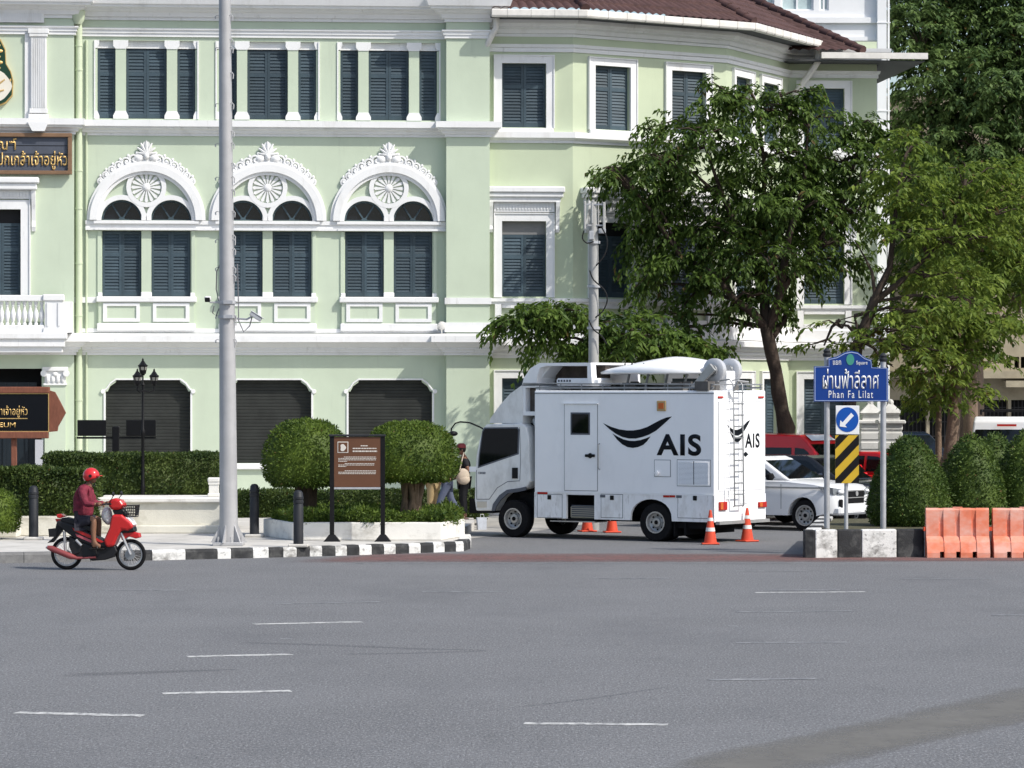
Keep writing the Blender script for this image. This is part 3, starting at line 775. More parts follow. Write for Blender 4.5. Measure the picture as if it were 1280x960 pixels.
# ------------------------------------------------------------------ ground
def road_mat():
    m = mat('asphalt', (.150, .152, .156), .9, .10, .25, bump=.6, bscale=70)
    nt = m.node_tree; b = nt.nodes['Principled BSDF']; src = b.inputs['Base Color'].links[0].from_socket
    geo = nt.nodes.new('ShaderNodeNewGeometry')
    def noise(scale, stretch, lo, hi, a, c, detail=6):
        nonlocal src
        mp = nt.nodes.new('ShaderNodeMapping'); mp.inputs['Scale'].default_value = stretch; nt.links.new(geo.outputs['Position'], mp.inputs['Vector'])
        n = nt.nodes.new('ShaderNodeTexNoise'); n.inputs['Scale'].default_value = scale; n.inputs['Detail'].default_value = detail; n.inputs['Roughness'].default_value = .7; nt.links.new(mp.outputs[0], n.inputs['Vector'])
        mr = nt.nodes.new('ShaderNodeMapRange'); mr.inputs['From Min'].default_value = lo; mr.inputs['From Max'].default_value = hi; mr.inputs['To Max'].default_value = a
        nt.links.new(n.outputs[0], mr.inputs[0])
        mx = nt.nodes.new('ShaderNodeMix'); mx.data_type = 'RGBA'; nt.links.new(mr.outputs[0], mx.inputs['Factor']); nt.links.new(src, mx.inputs['A']); mx.inputs['B'].default_value = (*c, 1)
        src = mx.outputs['Result']
    noise(38, (1, .30, 1), .50, .66, .75, (.30, .303, .31), 2)     # pale aggregate
    noise(44, (1, .30, 1), .54, .68, .8, (.045, .046, .05), 2)
    noise(11, (1, .35, 1), .56, .70, .35, (.22, .222, .228), 3)
    noise(3.2, (1, .3, 1), .58, .70, .3, (.095, .097, .10), 4)      # dark grit
    noise(.35, (1, .35, 1), .52, .72, .35, (.09, .093, .10))       # worn lanes
    noise(.9, (.25, 1.3, 1), .62, .76, .35, (.17, .17, .165))      # pale wear
    nt.links.new(src, b.inputs['Base Color'])
    return m
M_road = road_mat()
M_pave = stain(mat('pavement_concrete', (.54, .52, .48), .85, .12, 1.2, bump=.3, bscale=25), (.30, .29, .26), .5, (1.2, .6, 1), .48, .72)
M_conc = stain(mat('drive_concrete', (.38, .365, .335), .85, .15, .8, bump=.3), (.16, .155, .15), .5, (.9, .4, 1), .45, .7)
M_line = stain(mat('road_paint', (.52, .52, .50), .8, .15, 6), (.17, .172, .178), .9, (9, 5, 1), .45, .62)
M_line_f = stain(mat('worn_road_paint', (.26, .265, .27), .8, .15, 6), (.15, .155, .165), .95, (5, 4, 1), .42, .58)
M_red = stain(mat('red_road_paint', (.20, .085, .075), .8, .15, 1), (.15, .13, .13), .95, (1.2, 1.2, 1), .38, .6)
M_beige = stain(mat('concrete_patch', (.20, .19, .165), .85, .1, .7, bump=.3), (.13, .133, .14), .8, (.5, .5, 1), .45, .68)
def sheet(name, pts, z, m, kind='structure'):
    b = MB(); b.add([(p[0], p[1], z) for p in pts], [tuple(range(len(pts)))])
    o = b.build(name, m); o['kind'] = kind; return o
def slab(name, pts, z0, z1, m):
    o = MB().prism_z([(p[0], p[1]) for p in pts], z0, z1).build(name, m); o['kind'] = 'structure'; return o
sheet('ground', [(-900, -300), (900, -300), (900, 1500), (-900, 1500)], -.05, M_road)
sheet('road', [(-120, 5), (120, 5), (120, 130), (-120, 130)], 0, M_road)
PZ = .2
kerb_line = [G(x, y) for x, y in ((-180, 706.5), (30, 703.5), (190, 700.5), (320, 697.5), (430, 694.5), (520, 691.5), (580, 689))]
edge_r = [G(588, 686), G(589, 679), P(587, 0, 76) * Vector((1, 1, 0)), P(606, 0, 81) * Vector((1, 1, 0))]
kl = [(p.x, p.y) for p in kerb_line] + [(p.x, p.y) for p in edge_r]
def inset(path, o):
    m = MB().sweep([(o, 0), (o, 1), (o - .01, 1)], path); return [m.v[i * 3][:2] for i in range(len(path))]
pav = inset(kl, -.24)
back = [FM.w(uP1 - .5, .05), FM.w(uL0 - 2, .05)]
slab('pavement', pav + back, -.04, PZ - .012, M_pave)
sheet('driveway', [(p.x, p.y) for p in (G(560, 676), G(640, 668), G(700, 660))] + [(4, 92), (-3, 92), (-4, 80)], .004, M_conc)
# painted kerb stones
M_kb = stain(mat('kerb_black', (.03, .031, .033), .8, .3, 4, bump=.4), (.14, .14, .135), .6, (3, 3, 3), .5, .72)
M_kw = stain(stain(mat('kerb_white', (.66, .66, .64), .8, .1, 4, bump=.4), (.13, .125, .115), .85, (2.2, 2.2, 3), .48, .66), (.05, .05, .05), .7, (9, 9, 14), .60, .68)
M_kg = stain(mat('kerb_bare', (.17, .17, .17), .85, .2, 4, bump=.4), (.30, .30, .29), .5, (3, 3, 3), .5, .7)
kerb = bpy.data.objects.new('kerb', None); COL.objects.link(kerb); kerb['kind'] = 'structure'; kerb.location = (kl[3][0], kl[3][1], 0)
dist = [0]
for a, c in zip(kl, kl[1:]): dist.append(dist[-1] + math.dist(a, c))
inn = inset(kl, -.24)
def along(path, s):
    for i in range(len(dist) - 1):
        if s <= dist[i + 1] or i == len(dist) - 2:
            t = (s - dist[i]) / (dist[i + 1] - dist[i]); return (path[i][0] + (path[i + 1][0] - path[i][0]) * t, path[i][1] + (path[i + 1][1] - path[i][1]) * t)
def s_at(x):
    best = None
    for k in range(2000):
        s = dist[6] * k / 1999; p = along(kl, s); px = 640 + F * p[0] / p[1]
        if best is None or abs(px - x) < best[0]: best = (abs(px - x), s)
    return best[1]
marks = [-175, -140, -100, -60, -24, 30, 70, 113, 155, 190, 232, 272, 289, 316, 336, 354, 371, 387, 403, 419, 434, 449, 465, 480, 495, 511, 526, 542, 556, 570, 582]
S = [s_at(x) for x in marks] + [dist[7] + .02, dist[8] - .05]
seq = 0
for a, c in zip(S, S[1:]):
    cols = [a + .006] + [d for d in dist if a + .03 < d < c - .03] + [c - .006]; b = MB(); j = random.uniform(-.006, .006)
    for s0, s1 in zip(cols, cols[1:]):
        p0, p1, q0, q1 = along(kl, s0), along(kl, s1), along(inn, s0), along(inn, s1)
        mid0 = (p0[0] * .9 + q0[0] * .1, p0[1] * .9 + q0[1] * .1); mid1 = (p1[0] * .9 + q1[0] * .1, p1[1] * .9 + q1[1] * .1)
        b.add([(*p0, -.02), (*p1, -.02), (*p1, PZ - .05 + j), (*p0, PZ - .05 + j), (*mid0, PZ + j), (*mid1, PZ + j), (*q0, PZ + j), (*q1, PZ + j), (*q0, -.02), (*q1, -.02)],
              [(0, 1, 2, 3), (3, 2, 5, 4), (4, 5, 7, 6), (6, 7, 9, 8), (0, 3, 4, 6, 8), (1, 9, 7, 5, 2)])
    x = 640 + F * along(kl, a)[0] / along(kl, a)[1]
    m = (M_kg if (x < 105 or 112 < x < 150) else (M_kb if seq % 2 == 0 else M_kw))
    b.build('kerb_stone', m, kerb, False, True); seq += 1
# worn films on the road: colour that thins out towards its edges
def soft_sheet(name, A, B, z, col, amt, n=60, m=8):
    def at(L, t):
        s = t * (len(L) - 1); i = min(int(s), len(L) - 2); f = s - i; return (L[i][0] + (L[i + 1][0] - L[i][0]) * f, L[i][1] + (L[i + 1][1] - L[i][1]) * f)
    vs = []; fade = []; fs = []
    for i in range(n + 1):
        a, c = at(A, i / n), at(B, i / n)
        for j in range(m + 1):
            t = j / m; g_ = G(a[0] + (c[0] - a[0]) * t, a[1] + (c[1] - a[1]) * t); vs.append((g_.x, g_.y, z)); fade.append(math.sin(math.pi * t) ** .6 * min(1, i / n * 8, (n - i) / n * 30 + .3))
    for i in range(n):
        for j in range(m): k = i * (m + 1) + j; fs.append((k, k + 1, k + m + 2, k + m + 1))
    mm = stain(mat(name + '_film', col, .85, .12, 1.2), tuple(v * .75 for v in col), .6, (1.5, 1.0, 1), .45, .7); nt = mm.node_tree
    at_ = nt.nodes.new('ShaderNodeAttribute'); at_.attribute_name = 'wear'; geo = nt.nodes.new('ShaderNodeNewGeometry')
    mp = nt.nodes.new('ShaderNodeMapping'); mp.inputs['Scale'].default_value = (1.4, .7, 1); nt.links.new(geo.outputs['Position'], mp.inputs['Vector'])
    nz = nt.nodes.new('ShaderNodeTexNoise'); nz.inputs['Scale'].default_value = 2.2; nz.inputs['Detail'].default_value = 7; nz.inputs['Roughness'].default_value = .75; nt.links.new(mp.outputs[0], nz.inputs['Vector'])
    a1 = nt.nodes.new('ShaderNodeMath'); a1.operation = 'MULTIPLY_ADD'; a1.inputs[1].default_value = 1.0; nt.links.new(at_.outputs['Fac'], a1.inputs[0]); nt.links.new(nz.outputs[0], a1.inputs[2])
    mr = nt.nodes.new('ShaderNodeMapRange'); mr.inputs['From Min'].default_value = .75; mr.inputs['From Max'].default_value = 1.5; mr.inputs['To Max'].default_value = amt; nt.links.new(a1.outputs[0], mr.inputs[0])
    tr = nt.nodes.new('ShaderNodeBsdfTransparent'); ms = nt.nodes.new('ShaderNodeMixShader'); nt.links.new(mr.outputs[0], ms.inputs[0]); nt.links.new(tr.outputs[0], ms.inputs[1]); nt.links.new(nt.nodes['Principled BSDF'].outputs[0], ms.inputs[2]); nt.links.new(ms.outputs[0], nt.nodes['Material Output'].inputs[0])
    me = bpy.data.meshes.new(name); me.from_pydata(vs, [], fs); me.materials.append(mm)
    at2 = me.attributes.new('wear', 'FLOAT', 'POINT'); at2.data.foreach_set('value', fade)
    o = link(name, me); o['kind'] = 'structure'; return o
# road markings
def dash(x0, y0, x1, y1, wd=.24, m=None):
    a, c = G(x0, y0), G(x1, y1); d = (c - a).normalized(); n = Vector((-d.y, d.x, 0)) * wd / 2
    N = 10; b = MB(); vs = []
    for k in range(N + 1):
        p = a.lerp(c, k / N); j = [random.uniform(.75, 1.1) for _ in (0, 1)]
        vs += [p + n * j[0], p - n * j[1]]
    b.add([(v.x, v.y, .004) for v in vs], [(2 * k, 2 * k + 1, 2 * k + 3, 2 * k + 2) for k in range(N)])
    o = b.build('lane_marking', m or M_line); o['kind'] = 'structure'
for q in ((20, 891, 180, 895), (203, 867, 364, 864), (234, 821, 364, 818), (318, 780.5, 452, 777.5), (655, 904.5, 835, 906)): dash(*q)
for q in ((132, 738, 230, 738), (886, 850, 1020, 848.5), (528, 739.5, 634, 739.5), (944, 741, 1082, 740), (960, 737.8, 1050, 737.8), (742, 723, 836, 723), (1240, 769, 1320, 769)): dash(*q, .2, M_line if q[0] == 944 else M_line_f)
for q in ((920, 765, 1065, 764), (345, 755, 475, 752.5), (920, 803.5, 1060, 803), (1130, 723.5, 1240, 723.5), (920, 714, 1010, 714), (350, 799, 366, 799), (908, 783, 922, 783)): dash(*q, .16, M_line_f)
pts = [G(x, y) for x, y in ((330, 700), (430, 696), (585, 691.3), (600, 691), (1003, 692), (1004, 698.5), (1160, 698), (1420, 697), (1420, 701), (1000, 702.5), (700, 703), (480, 703), (330, 704))]
soft_sheet('bus_lane_strip', [(430, 692.5), (520, 690.5), (600, 690.5), (1003, 691.5), (1160, 696.2), (1420, 696)], [(300, 705), (480, 704), (700, 704), (1000, 703.5), (1160, 702.5), (1420, 702)], .0042, (.20, .105, .095), .7)
dash(430, 704.5, 1005, 704, .12, M_line_f)
rp = []
for k in range(40):
    t = k / 39; x = 820 + 560 * t; y = 962 - 112 * t ** .85 + random.uniform(-2.5, 2.5); rp.append(G(x, y))
for k in range(40):
    t = 1 - k / 39; x = 960 + 420 * t; y = 975 - 90 * t + random.uniform(-2.5, 2.5); rp.append(G(x, y))
soft_sheet('road_patch', [(780, 965), (880, 938), (1000, 915), (1130, 887), (1290, 852), (1400, 828)], [(930, 985), (1010, 968), (1100, 948), (1200, 925), (1300, 904), (1400, 886)], .0036, (.185, .178, .160), .7)
# tyre scuffs
for A_, B_ in (([(280, 802), (400, 804.5), (520, 809.5), (612, 812.5)], [(280, 804), (400, 808), (520, 813), (612, 814)]), ([(420, 817), (500, 816), (610, 813)], [(420, 819.5), (500, 818.5), (610, 815)]), ([(60, 842), (200, 838), (300, 836)], [(60, 848), (200, 843), (300, 838)]), ([(640, 884), (740, 872), (835, 858)], [(640, 887), (740, 875), (835, 860)])):
    soft_sheet('tyre_scuff', A_, B_, .0032, (.10, .101, .105), .2, 30, 4)
# kerbed island on the right
IZ = .55
il = [G(x, y) for x, y in ((1005, 697.5), (1019, 697.6), (1047, 697.2), (1077, 697), (1121, 696.6), (1155, 696.2), (1190, 696), (1232, 695.6), (1270, 695.4), (1310, 695), (1352, 695), (1400, 695))]
isl = bpy.data.objects.new('island_kerb', None); COL.objects.link(isl); isl['kind'] = 'structure'; isl.location = (il[0].x, il[0].y, 0)
for i in range(len(il) - 1):
    a, c = il[i], il[i + 1]; b = MB()
    b.prism_z([(a.x + .004, a.y), (c.x - .004, c.y), (c.x - .004, c.y + .3), (a.x + .004, a.y + .3)], -.02, IZ)
    bevel(b.build('kerb_stone', M_kb if i % 2 == 0 else M_kw, isl, False, True), .025, 2)
for k in range(7):
    y0 = il[0].y + .304 + k * 1.0; sl = .13; x = il[0].x + sl * (.3 + k)
    b = MB(); b.prism_z([(x, y0), (x + .3, y0), (x + .3 + sl * .99, y0 + .99), (x + sl * .99, y0 + .99)], -.02, IZ - .001); bevel(b.build('kerb_stone', M_kw if k % 2 == 0 else M_kb, isl, False, True), .025, 2)
M_soil = mat('island_soil', (.09, .085, .05), .95, .3, 3, bump=.6)
slab('island_ground', [(il[0].x + .34, il[0].y + .3), (il[-1].x, il[-1].y + .3), (il[-1].x, il[0].y + 7.2), (il[0].x + .32 + .13 * 7.2, il[0].y + 7.2)], 0, IZ - .05, M_soil)
# far ground beyond, right side
# ------------------------------------------------------------------ plants
rng = np.random.default_rng(11)
L_main = leaf_mat('leaf_dark', (.017, .044, .010), (.145, .225, .042), .40)
L_low = leaf_mat('leaf_mid', (.026, .062, .014), (.155, .235, .042), .38)
L_yel = leaf_mat('leaf_yellow_green', (.045, .095, .014), (.235, .305, .05), .42)
L_bg = leaf_mat('leaf_deep', (.032, .072, .024), (.145, .215, .06), .30)
L_top = leaf_mat('leaf_topiary', (.020, .052, .010), (.145, .21, .03), .30)
L_topd = leaf_mat('leaf_cone', (.020, .052, .012), (.115, .17, .030), .28)
L_hedge = leaf_mat('leaf_hedge', (.013, .034, .009), (.10, .14, .030), .25)
M_bark = mat('bark_dark', (.055, .040, .030), .9, .35, 8, bump=.8, bscale=18, stretch=(1, 1, .3))
M_bark2 = mat('bark_pale', (.17, .12, .085), .9, .3, 6, bump=.8, bscale=18, stretch=(1, 1, .3))

def leaves_mesh(name, base, dr, up, ln, wd, m, extra=None):
    """one mesh of folded leaf blades; extra = (verts, faces) of a solid core"""
    N = len(base); dr = dr / np.maximum(np.linalg.norm(dr, axis=1, keepdims=True), 1e-6)
    side = np.cross(dr, up); side /= np.maximum(np.linalg.norm(side, axis=1, keepdims=True), 1e-6)
    nrm = np.cross(side, dr)
    mid = base + dr * (ln * .45)[:, None]
    V = np.empty((N, 4, 3)); V[:, 0] = base; V[:, 2] = base + dr * ln[:, None] - nrm * (ln * .10)[:, None]
    V[:, 1] = mid + side * (wd / 2)[:, None] + nrm * (wd * .16)[:, None]; V[:, 3] = mid - side * (wd / 2)[:, None] + nrm * (wd * .16)[:, None]
    V = V.reshape(-1, 3); i = np.arange(N) * 4
    T = np.stack([i, i + 1, i + 2, i, i + 2, i + 3], 1).reshape(-1, 3)
    ev, ef = extra if extra else ([], [])
    if len(ev): V = np.concatenate([V, np.array(ev, float)])
    tri = [T]
    if len(ef):
        t2 = []
        for f in ef:
            for k in range(1, len(f) - 1): t2.append((f[0] + N * 4, f[k] + N * 4, f[k + 1] + N * 4))
        tri.append(np.array(t2))
    T = np.concatenate(tri); me = bpy.data.meshes.new(name)
    me.vertices.add(len(V)); me.vertices.foreach_set('co', V.reshape(-1))
    me.loops.add(T.size); me.loops.foreach_set('vertex_index', T.reshape(-1).astype(np.int32))
    me.polygons.add(len(T)); me.polygons.foreach_set('loop_start', np.arange(0, T.size, 3, dtype=np.int32))
    me.update(calc_edges=True); me.validate(); me.materials.append(m)
    return me

def sprays(anchors, dirs, L, droop, nl, ll, lw, spread=.9):
    """leafy twigs: (base, dir, up, length, width) arrays of leaves along drooping shoots"""
    n = len(anchors); t = (np.arange(nl) + .6) / nl
    hd = dirs / np.maximum(np.linalg.norm(dirs, axis=1, keepdims=True), 1e-6)
    Ls = L * rng.uniform(.65, 1.25, n); dp = droop * rng.uniform(.5, 1.5, n)
    pos = anchors[:, None] + hd[:, None] * (t[None, :, None] * Ls[:, None, None])
    pos[:, :, 2] -= dp[:, None] * Ls[:, None] * t[None] ** 2
    tang = np.repeat(hd[:, None], nl, 1).copy(); tang[:, :, 2] -= 2 * dp[:, None] * t[None]
    sd = np.cross(hd, np.array([0, 0, 1.0])); sd /= np.maximum(np.linalg.norm(sd, axis=1, keepdims=True), 1e-6)
    sgn = np.where(np.arange(nl) % 2 == 0, 1, -1)
    ld = tang * .6 + sd[:, None] * (sgn[None, :, None] * spread) + rng.normal(0, .28, (n, nl, 3)); ld[:, :, 2] -= .45
    up = np.tile(np.array([0, 0, 1.0]), (n * nl, 1)) + rng.normal(0, .35, (n * nl, 3))
    ln = ll * rng.uniform(.5, 1.3, n * nl); wd = lw * rng.uniform(.6, 1.25, n * nl)
    return pos.reshape(-1, 3) + rng.normal(0, .03, (n * nl, 3)), ld.reshape(-1, 3), up, ln, wd

def crown_points(lobes, n):
    """points through ellipsoid lobes, denser near their surface"""
    vol = np.array([a[3] * a[4] * a[5] for a in lobes]) ** .8; which = rng.choice(len(lobes), n, p=vol / vol.sum())
    L = np.array(lobes)[which]; v = rng.normal(size=(n, 3)); v /= np.linalg.norm(v, axis=1, keepdims=True)
    r = rng.uniform(.35, 1, n) ** .6
    jit = 1 + .18 * np.sin(v[:, 0] * 5 + which) * np.cos(v[:, 2] * 6 + which * 2)
    return L[:, :3] + v * L[:, 3:6] * (r * jit)[:, None], v

def tree(name, label, base, trunk, limbs, lobes, n, lm, bark, L=.6, droop=.35, nl=14, ll=.2, lw=.075, group=None, flat=.35, arms=(), arm_n=26):
    root = thing(name, label, 'tree', tuple(base), 0, group)
    b = MB(); b.tube([p[0] for p in trunk], [p[1] for p in trunk], 10)
    for pts in limbs:
        b.tube([p[0] for p in pts], [p[1] for p in pts], 6)
    top = np.array([l[:3] for l in lobes]); ends = [Vector(p[0]) for pts in limbs for p in pts] + [Vector(trunk[-1][0])]
    for l in lobes:                                          # a limb into every lobe, side shoots inside it
        c = Vector(l[:3]); e = min(ends, key=lambda q: (q - c).length + (2 if q.z > c.z else 0))
        mid = (c + e) / 2 + Vector((0, 0, .15))
        b.tube([e, mid, c], [.055, .04, .022], 5)
        for _ in range(5):
            v = Vector(rng.normal(size=3)); v.z = abs(v.z) * .3; v.normalize()
            q = c + Vector((v.x * l[3], v.y * l[4], v.z * l[5])) * .85
            b.tube([c.lerp(e, .25), (c + q) / 2 + Vector((0, 0, .06)), q], [.03, .02, .008], 4)
    ap_, ad_ = [], []
    for arm in arms:                                         # long leafy shoots hanging clear of the crown
        q = [Vector(a) for a in arm]; b.tube(q, [.03 * (1 - .75 * i / (len(q) - 1)) + .006 for i in range(len(q))], 5)
        for a, c in zip(q, q[1:]):
            m_ = max(3, int((c - a).length * arm_n)); t = rng.uniform(0, 1, m_)[:, None]
            ap_.append(np.array(a) * (1 - t) + np.array(c) * t + rng.normal(0, .10, (m_, 3))); dv = np.tile(np.array((c - a).normalized()), (m_, 1)) * .9 + rng.normal(0, .55, (m_, 3)); dv[:, 2] -= .15; ad_.append(dv)
    b.build('trunk', bark, root, 60, True)
    p, v = crown_points(lobes, n); d = v.copy(); d[:, 2] = d[:, 2] * flat + .08; d += rng.normal(0, .25, d.shape) * np.array([1, 1, .4])
    if arms: p = np.concatenate([p] + ap_); d = np.concatenate([d] + ad_)
    me = leaves_mesh('crown', *sprays(p, d, L, droop, nl, ll, lw), lm)
    me.transform(Matrix.Translation(-world_loc(root))); link('crown', me, root)
    return root

def lob(x, y, d, rx, ry, rd=None):
    """lobe centred on a sight line at depth d, radii given in picture pixels"""
    c = P(x, y, d); k = d / F
    return (c.x, c.y, c.z, rx * k, (rd if rd else rx * k * .9), ry * k)

# the street tree by the bay
ARMS = (((880, 185), (830, 190), (790, 205), (748, 228)), ((870, 215), (820, 222), (785, 230), (772, 218)), ((900, 280), (850, 268), (800, 282), (784, 318)), ((905, 315), (860, 322), (815, 340), (790, 362)), ((915, 335), (880, 352), (856, 380), (858, 414)),
        ((890, 160), (845, 150), (805, 162)), ((930, 140), (905, 112), (890, 102)), ((985, 150), (1000, 116), (1018, 112)), ((1050, 170), (1085, 150), (1098, 162)), ((1000, 330), (1040, 322), (1085, 330)), ((960, 350), (930, 372), (905, 392)),
        ((1065, 190), (1115, 168), (1146, 178), (1160, 205), (1164, 262)), ((850, 235), (815, 246), (800, 262)), ((985, 330), (975, 352), (985, 385)), ((870, 290), (832, 300), (808, 326)))
D = 90.1
def T_(x, y, dd=0, r=.1): return (tuple(P(x, y, D + dd)), r)
big = [lob(965, 235, 91.3, 75, 62, .9), lob(940, 300, 91.2, 60, 40, .9), lob(1020, 250, 91.3, 55, 50, .9), lob(950, 135, 90.2, 49, 19), lob(905, 125, 89.7, 29, 14), lob(1010, 150, 90.7, 49, 20), lob(1050, 200, 90.2, 40, 26), lob(880, 165, 89.2, 50, 14), lob(960, 195, 90.2, 57, 25), lob(830, 198, 89.2, 40, 14),
       lob(780, 222, 89.2, 24, 8), lob(880, 235, 90.7, 49, 19), lob(1000, 255, 89.7, 61, 25), lob(1070, 265, 90.2, 31, 20), lob(830, 258, 91.2, 36, 14), lob(795, 285, 90.7, 26, 10), lob(910, 290, 90.2, 45, 19),
       lob(960, 320, 89.2, 50, 17), lob(845, 330, 90.7, 36, 10), lob(805, 352, 91.2, 20, 6), lob(900, 345, 89.7, 36, 11), lob(1000, 335, 90.7, 36, 14), lob(855, 372, 90.7, 28, 5), lob(1035, 305, 89.7, 32, 14), lob(1085, 215, 89.8, 21, 25),
       lob(930, 110, 90.2, 18, 8), lob(985, 118, 90.2, 24, 10), lob(1080, 165, 90.4, 24, 14), lob(765, 212, 89.4, 18, 5), lob(812, 240, 89.7, 24, 8), lob(940, 370, 89.6, 29, 8), lob(838, 392, 91.0, 13, 8), lob(860, 410, 90.8, 12, 5)]
trunk = [T_(984, 640, 0, .26), T_(982, 560, .03, .21), T_(983, 535, 0, .24), T_(978, 515, -.02, .18), T_(973, 490, .03, .195), T_(970, 465, 0, .165), T_(964, 440, -.02, .175), T_(958, 410, 0, .17)]
limbs = [[T_(958, 410, 0, .15), T_(938, 388, -.2, .12), T_(918, 375, -.4, .10), T_(890, 340, -.5, .07), T_(850, 320, .2, .04)],
         [T_(958, 410, 0, .16), T_(955, 370, .2, .13), T_(935, 310, .3, .10), T_(905, 250, .2, .06), T_(880, 180, -.4, .03)],
         [T_(962, 412, 0, .15), T_(975, 365, -.3, .12), T_(985, 300, -.4, .09), T_(1005, 230, -.2, .06), T_(1010, 160, .2, .03)],
         [T_(966, 420, 0, .12), T_(980, 400, .2, .09), T_(984, 384, .3, .05)],
         [T_(975, 365, -.3, .10), T_(1010, 320, -.2, .07), T_(1045, 270, 0, .05), T_(1065, 215, .2, .03)],
         [T_(955, 370, .2, .10), T_(955, 290, .6, .08), T_(955, 200, .4, .05), T_(945, 130, .2, .03)]]
tree('street_tree', 'large dark green tree with drooping leaves in front of the green bay', (P(984, 640, D).x, D, 0), trunk, limbs, big, 1500, L_main, M_bark, L=.55, droop=.6, nl=16, ll=.21, lw=.085, arm_n=22,
     arms=[[P(x, y, 90.1 + .25 * (i % 3 - 1)) for x, y in a] for i, a in enumerate(ARMS)])
# low tree behind the truck
D = 88.0
low = [lob(700, 390, 88.0, 50, 9), lob(650, 402, 87.8, 26, 6), lob(670, 420, 88.0, 22, 6), lob(740, 420, 88.4, 40, 16), lob(780, 405, 88.0, 45, 14), lob(800, 425, 87.6, 55, 18), lob(860, 435, 88.2, 40, 10), lob(760, 440, 88.4, 55, 12), lob(720, 437, 88.0, 24, 10)]
tree('street_tree', 'low spreading green tree just behind the white truck roof', (P(768, 620, D).x, D, 0), [T_(768, 650, 0, .13), T_(768, 540, 0, .11), T_(772, 470, 0, .09), T_(770, 440, 0, .07)],
     [[T_(770, 440, 0, .06), T_(735, 408, 0, .045), T_(690, 394, 0, .03), T_(640, 402, 0, .012)], [T_(770, 440, 0, .06), T_(790, 415, 0, .04), T_(850, 430, 0, .02)]], low, 330, L_low, M_bark, L=.5, droop=.5, nl=14, ll=.23, lw=.095, arms=[[P(x, y, 87.8) for x, y in a] for a in (((770, 420), (720, 388), (670, 388), (622, 410)), ((720, 395), (690, 410), (662, 436)), ((800, 415), (850, 420), (905, 442)))])
# leaning yellow-green tree behind the blue sign
D = 86.0
y1 = [lob(1045, 405, 86, 30, 5), lob(1030, 432, 86.2, 28, 4), lob(1125, 225, 86, 40, 16), lob(1165, 255, 86.4, 55, 17), lob(1210, 215, 87, 60, 16), lob(1140, 290, 85.6, 45, 12), lob(1200, 300, 86, 60, 15), lob(1250, 265, 87, 45, 19), lob(1150, 390, 85.5, 60, 7), lob(1120, 412, 85.4, 50, 6), lob(1195, 375, 86, 50, 7), lob(1165, 345, 86.5, 50, 9), lob(1085, 430, 85.2, 30, 5), lob(1140, 180, 86.5, 30, 12), lob(1110, 460, 85.4, 28, 5), lob(1150, 440, 85.2, 45, 7)]
tree('street_tree', 'leaning yellow-green tree with forked trunk rising behind the blue street sign', (P(1060, 640, D).x, D, 0), [T_(1058, 640, 0, .2), T_(1060, 520, 0, .17), T_(1072, 430, 0, .14), T_(1088, 390, 0, .13), T_(1094, 372, 0, .12)],
     [[T_(1094, 372, 0, .10), T_(1112, 335, 0, .08), T_(1118, 280, 0, .06), T_(1125, 220, 0, .03)], [T_(1092, 378, 0, .09), T_(1128, 350, 0, .07), T_(1160, 320, .2, .05), T_(1190, 290, .3, .03)], [T_(1094, 372, 0, .05), T_(1090, 340, 0, .04), T_(1080, 320, 0, .025), T_(1068, 300, 0, .012)], [T_(1075, 425, 0, .05), T_(1068, 395, 0, .03), T_(1050, 400, 0, .012)]],
     y1, 560, L_yel, M_bark, L=.55, droop=.3, nl=14, ll=.23, lw=.09)
# two trees with pale straight trunks further right
def right_tree(x, D_, lobes, n, lab, tr, lean):
    global D
    D = D_
    tree('street_tree', lab, (P(x, 620, D_).x, D_, 0), [T_(x - lean * 2, 628, 0, tr), T_(x, 550, 0, tr * .9), T_(x + lean, 490, 0, tr * .8), T_(x + lean * 1.5, 430, 0, tr * .7), T_(x + lean * 1.2, 360, 0, tr * .5)],
         [[T_(x + lean * 1.5, 450, 0, tr * .5), T_(x - 25, 420, -.2, .05), T_(x - 50, 410, -.3, .02)], [T_(x + lean * 1.5, 440, 0, tr * .5), T_(x + 30, 400, .1, .05), T_(x + 60, 390, .2, .02)]], lobes, n, L_yel, M_bark2, L=.6, droop=.3, nl=14, ll=.24, lw=.095)
right_tree(1190, 91, [lob(1180, 395, 90.5, 60, 7), lob(1225, 405, 91, 50, 7), lob(1150, 430, 90.5, 42, 7), lob(1200, 440, 91, 40, 9), lob(1165, 470, 90.6, 34, 6), lob(1210, 490, 91, 28, 4), lob(1175, 500, 91, 22, 3), lob(1190, 350, 91.5, 50, 9)], 480, 'yellow-green tree with pale trunk leaning right beside the dark parked car', .2, 5)
right_tree(1213, 97, [lob(1225, 330, 97, 60, 15), lob(1262, 370, 97, 45, 12), lob(1255, 230, 97.5, 45, 25), lob(1270, 300, 96.5, 40, 17), lob(1260, 410, 96.8, 36, 6), lob(1232, 455, 97, 26, 5), lob(1285, 330, 96, 36, 19), lob(1230, 280, 97, 40, 14), lob(1195, 240, 98, 50, 19)], 640, 'yellow-green tree with straight pale trunk left of the white van', .24, 1)
# slim stems in the shade
for x, D_, lab in ((1174, 93, 'thin grey sapling stem standing beside the dark parked car'),):
    o = thing('sapling', lab, 'tree', (P(x, 610, D_).x, D_, 0)); D = D_
    MB().tube([T_(x, 640)[0], T_(x - 1, 540)[0], T_(x, 490)[0], T_(x + 3, 455)[0]], [.10, .085, .07, .04], 8).build('trunk', M_bark2, o, 60, True)
    p, v = crown_points([lob(x, 500, D_, 26, 8), lob(x - 12, 480, D_, 24, 8)], 90); v[:, 2] *= .3
    me = leaves_mesh('crown', *sprays(p, v, .5, .4, 12, .2, .075), L_yel); me.transform(Matrix.Translation(-world_loc(o))); link('crown', me, o)
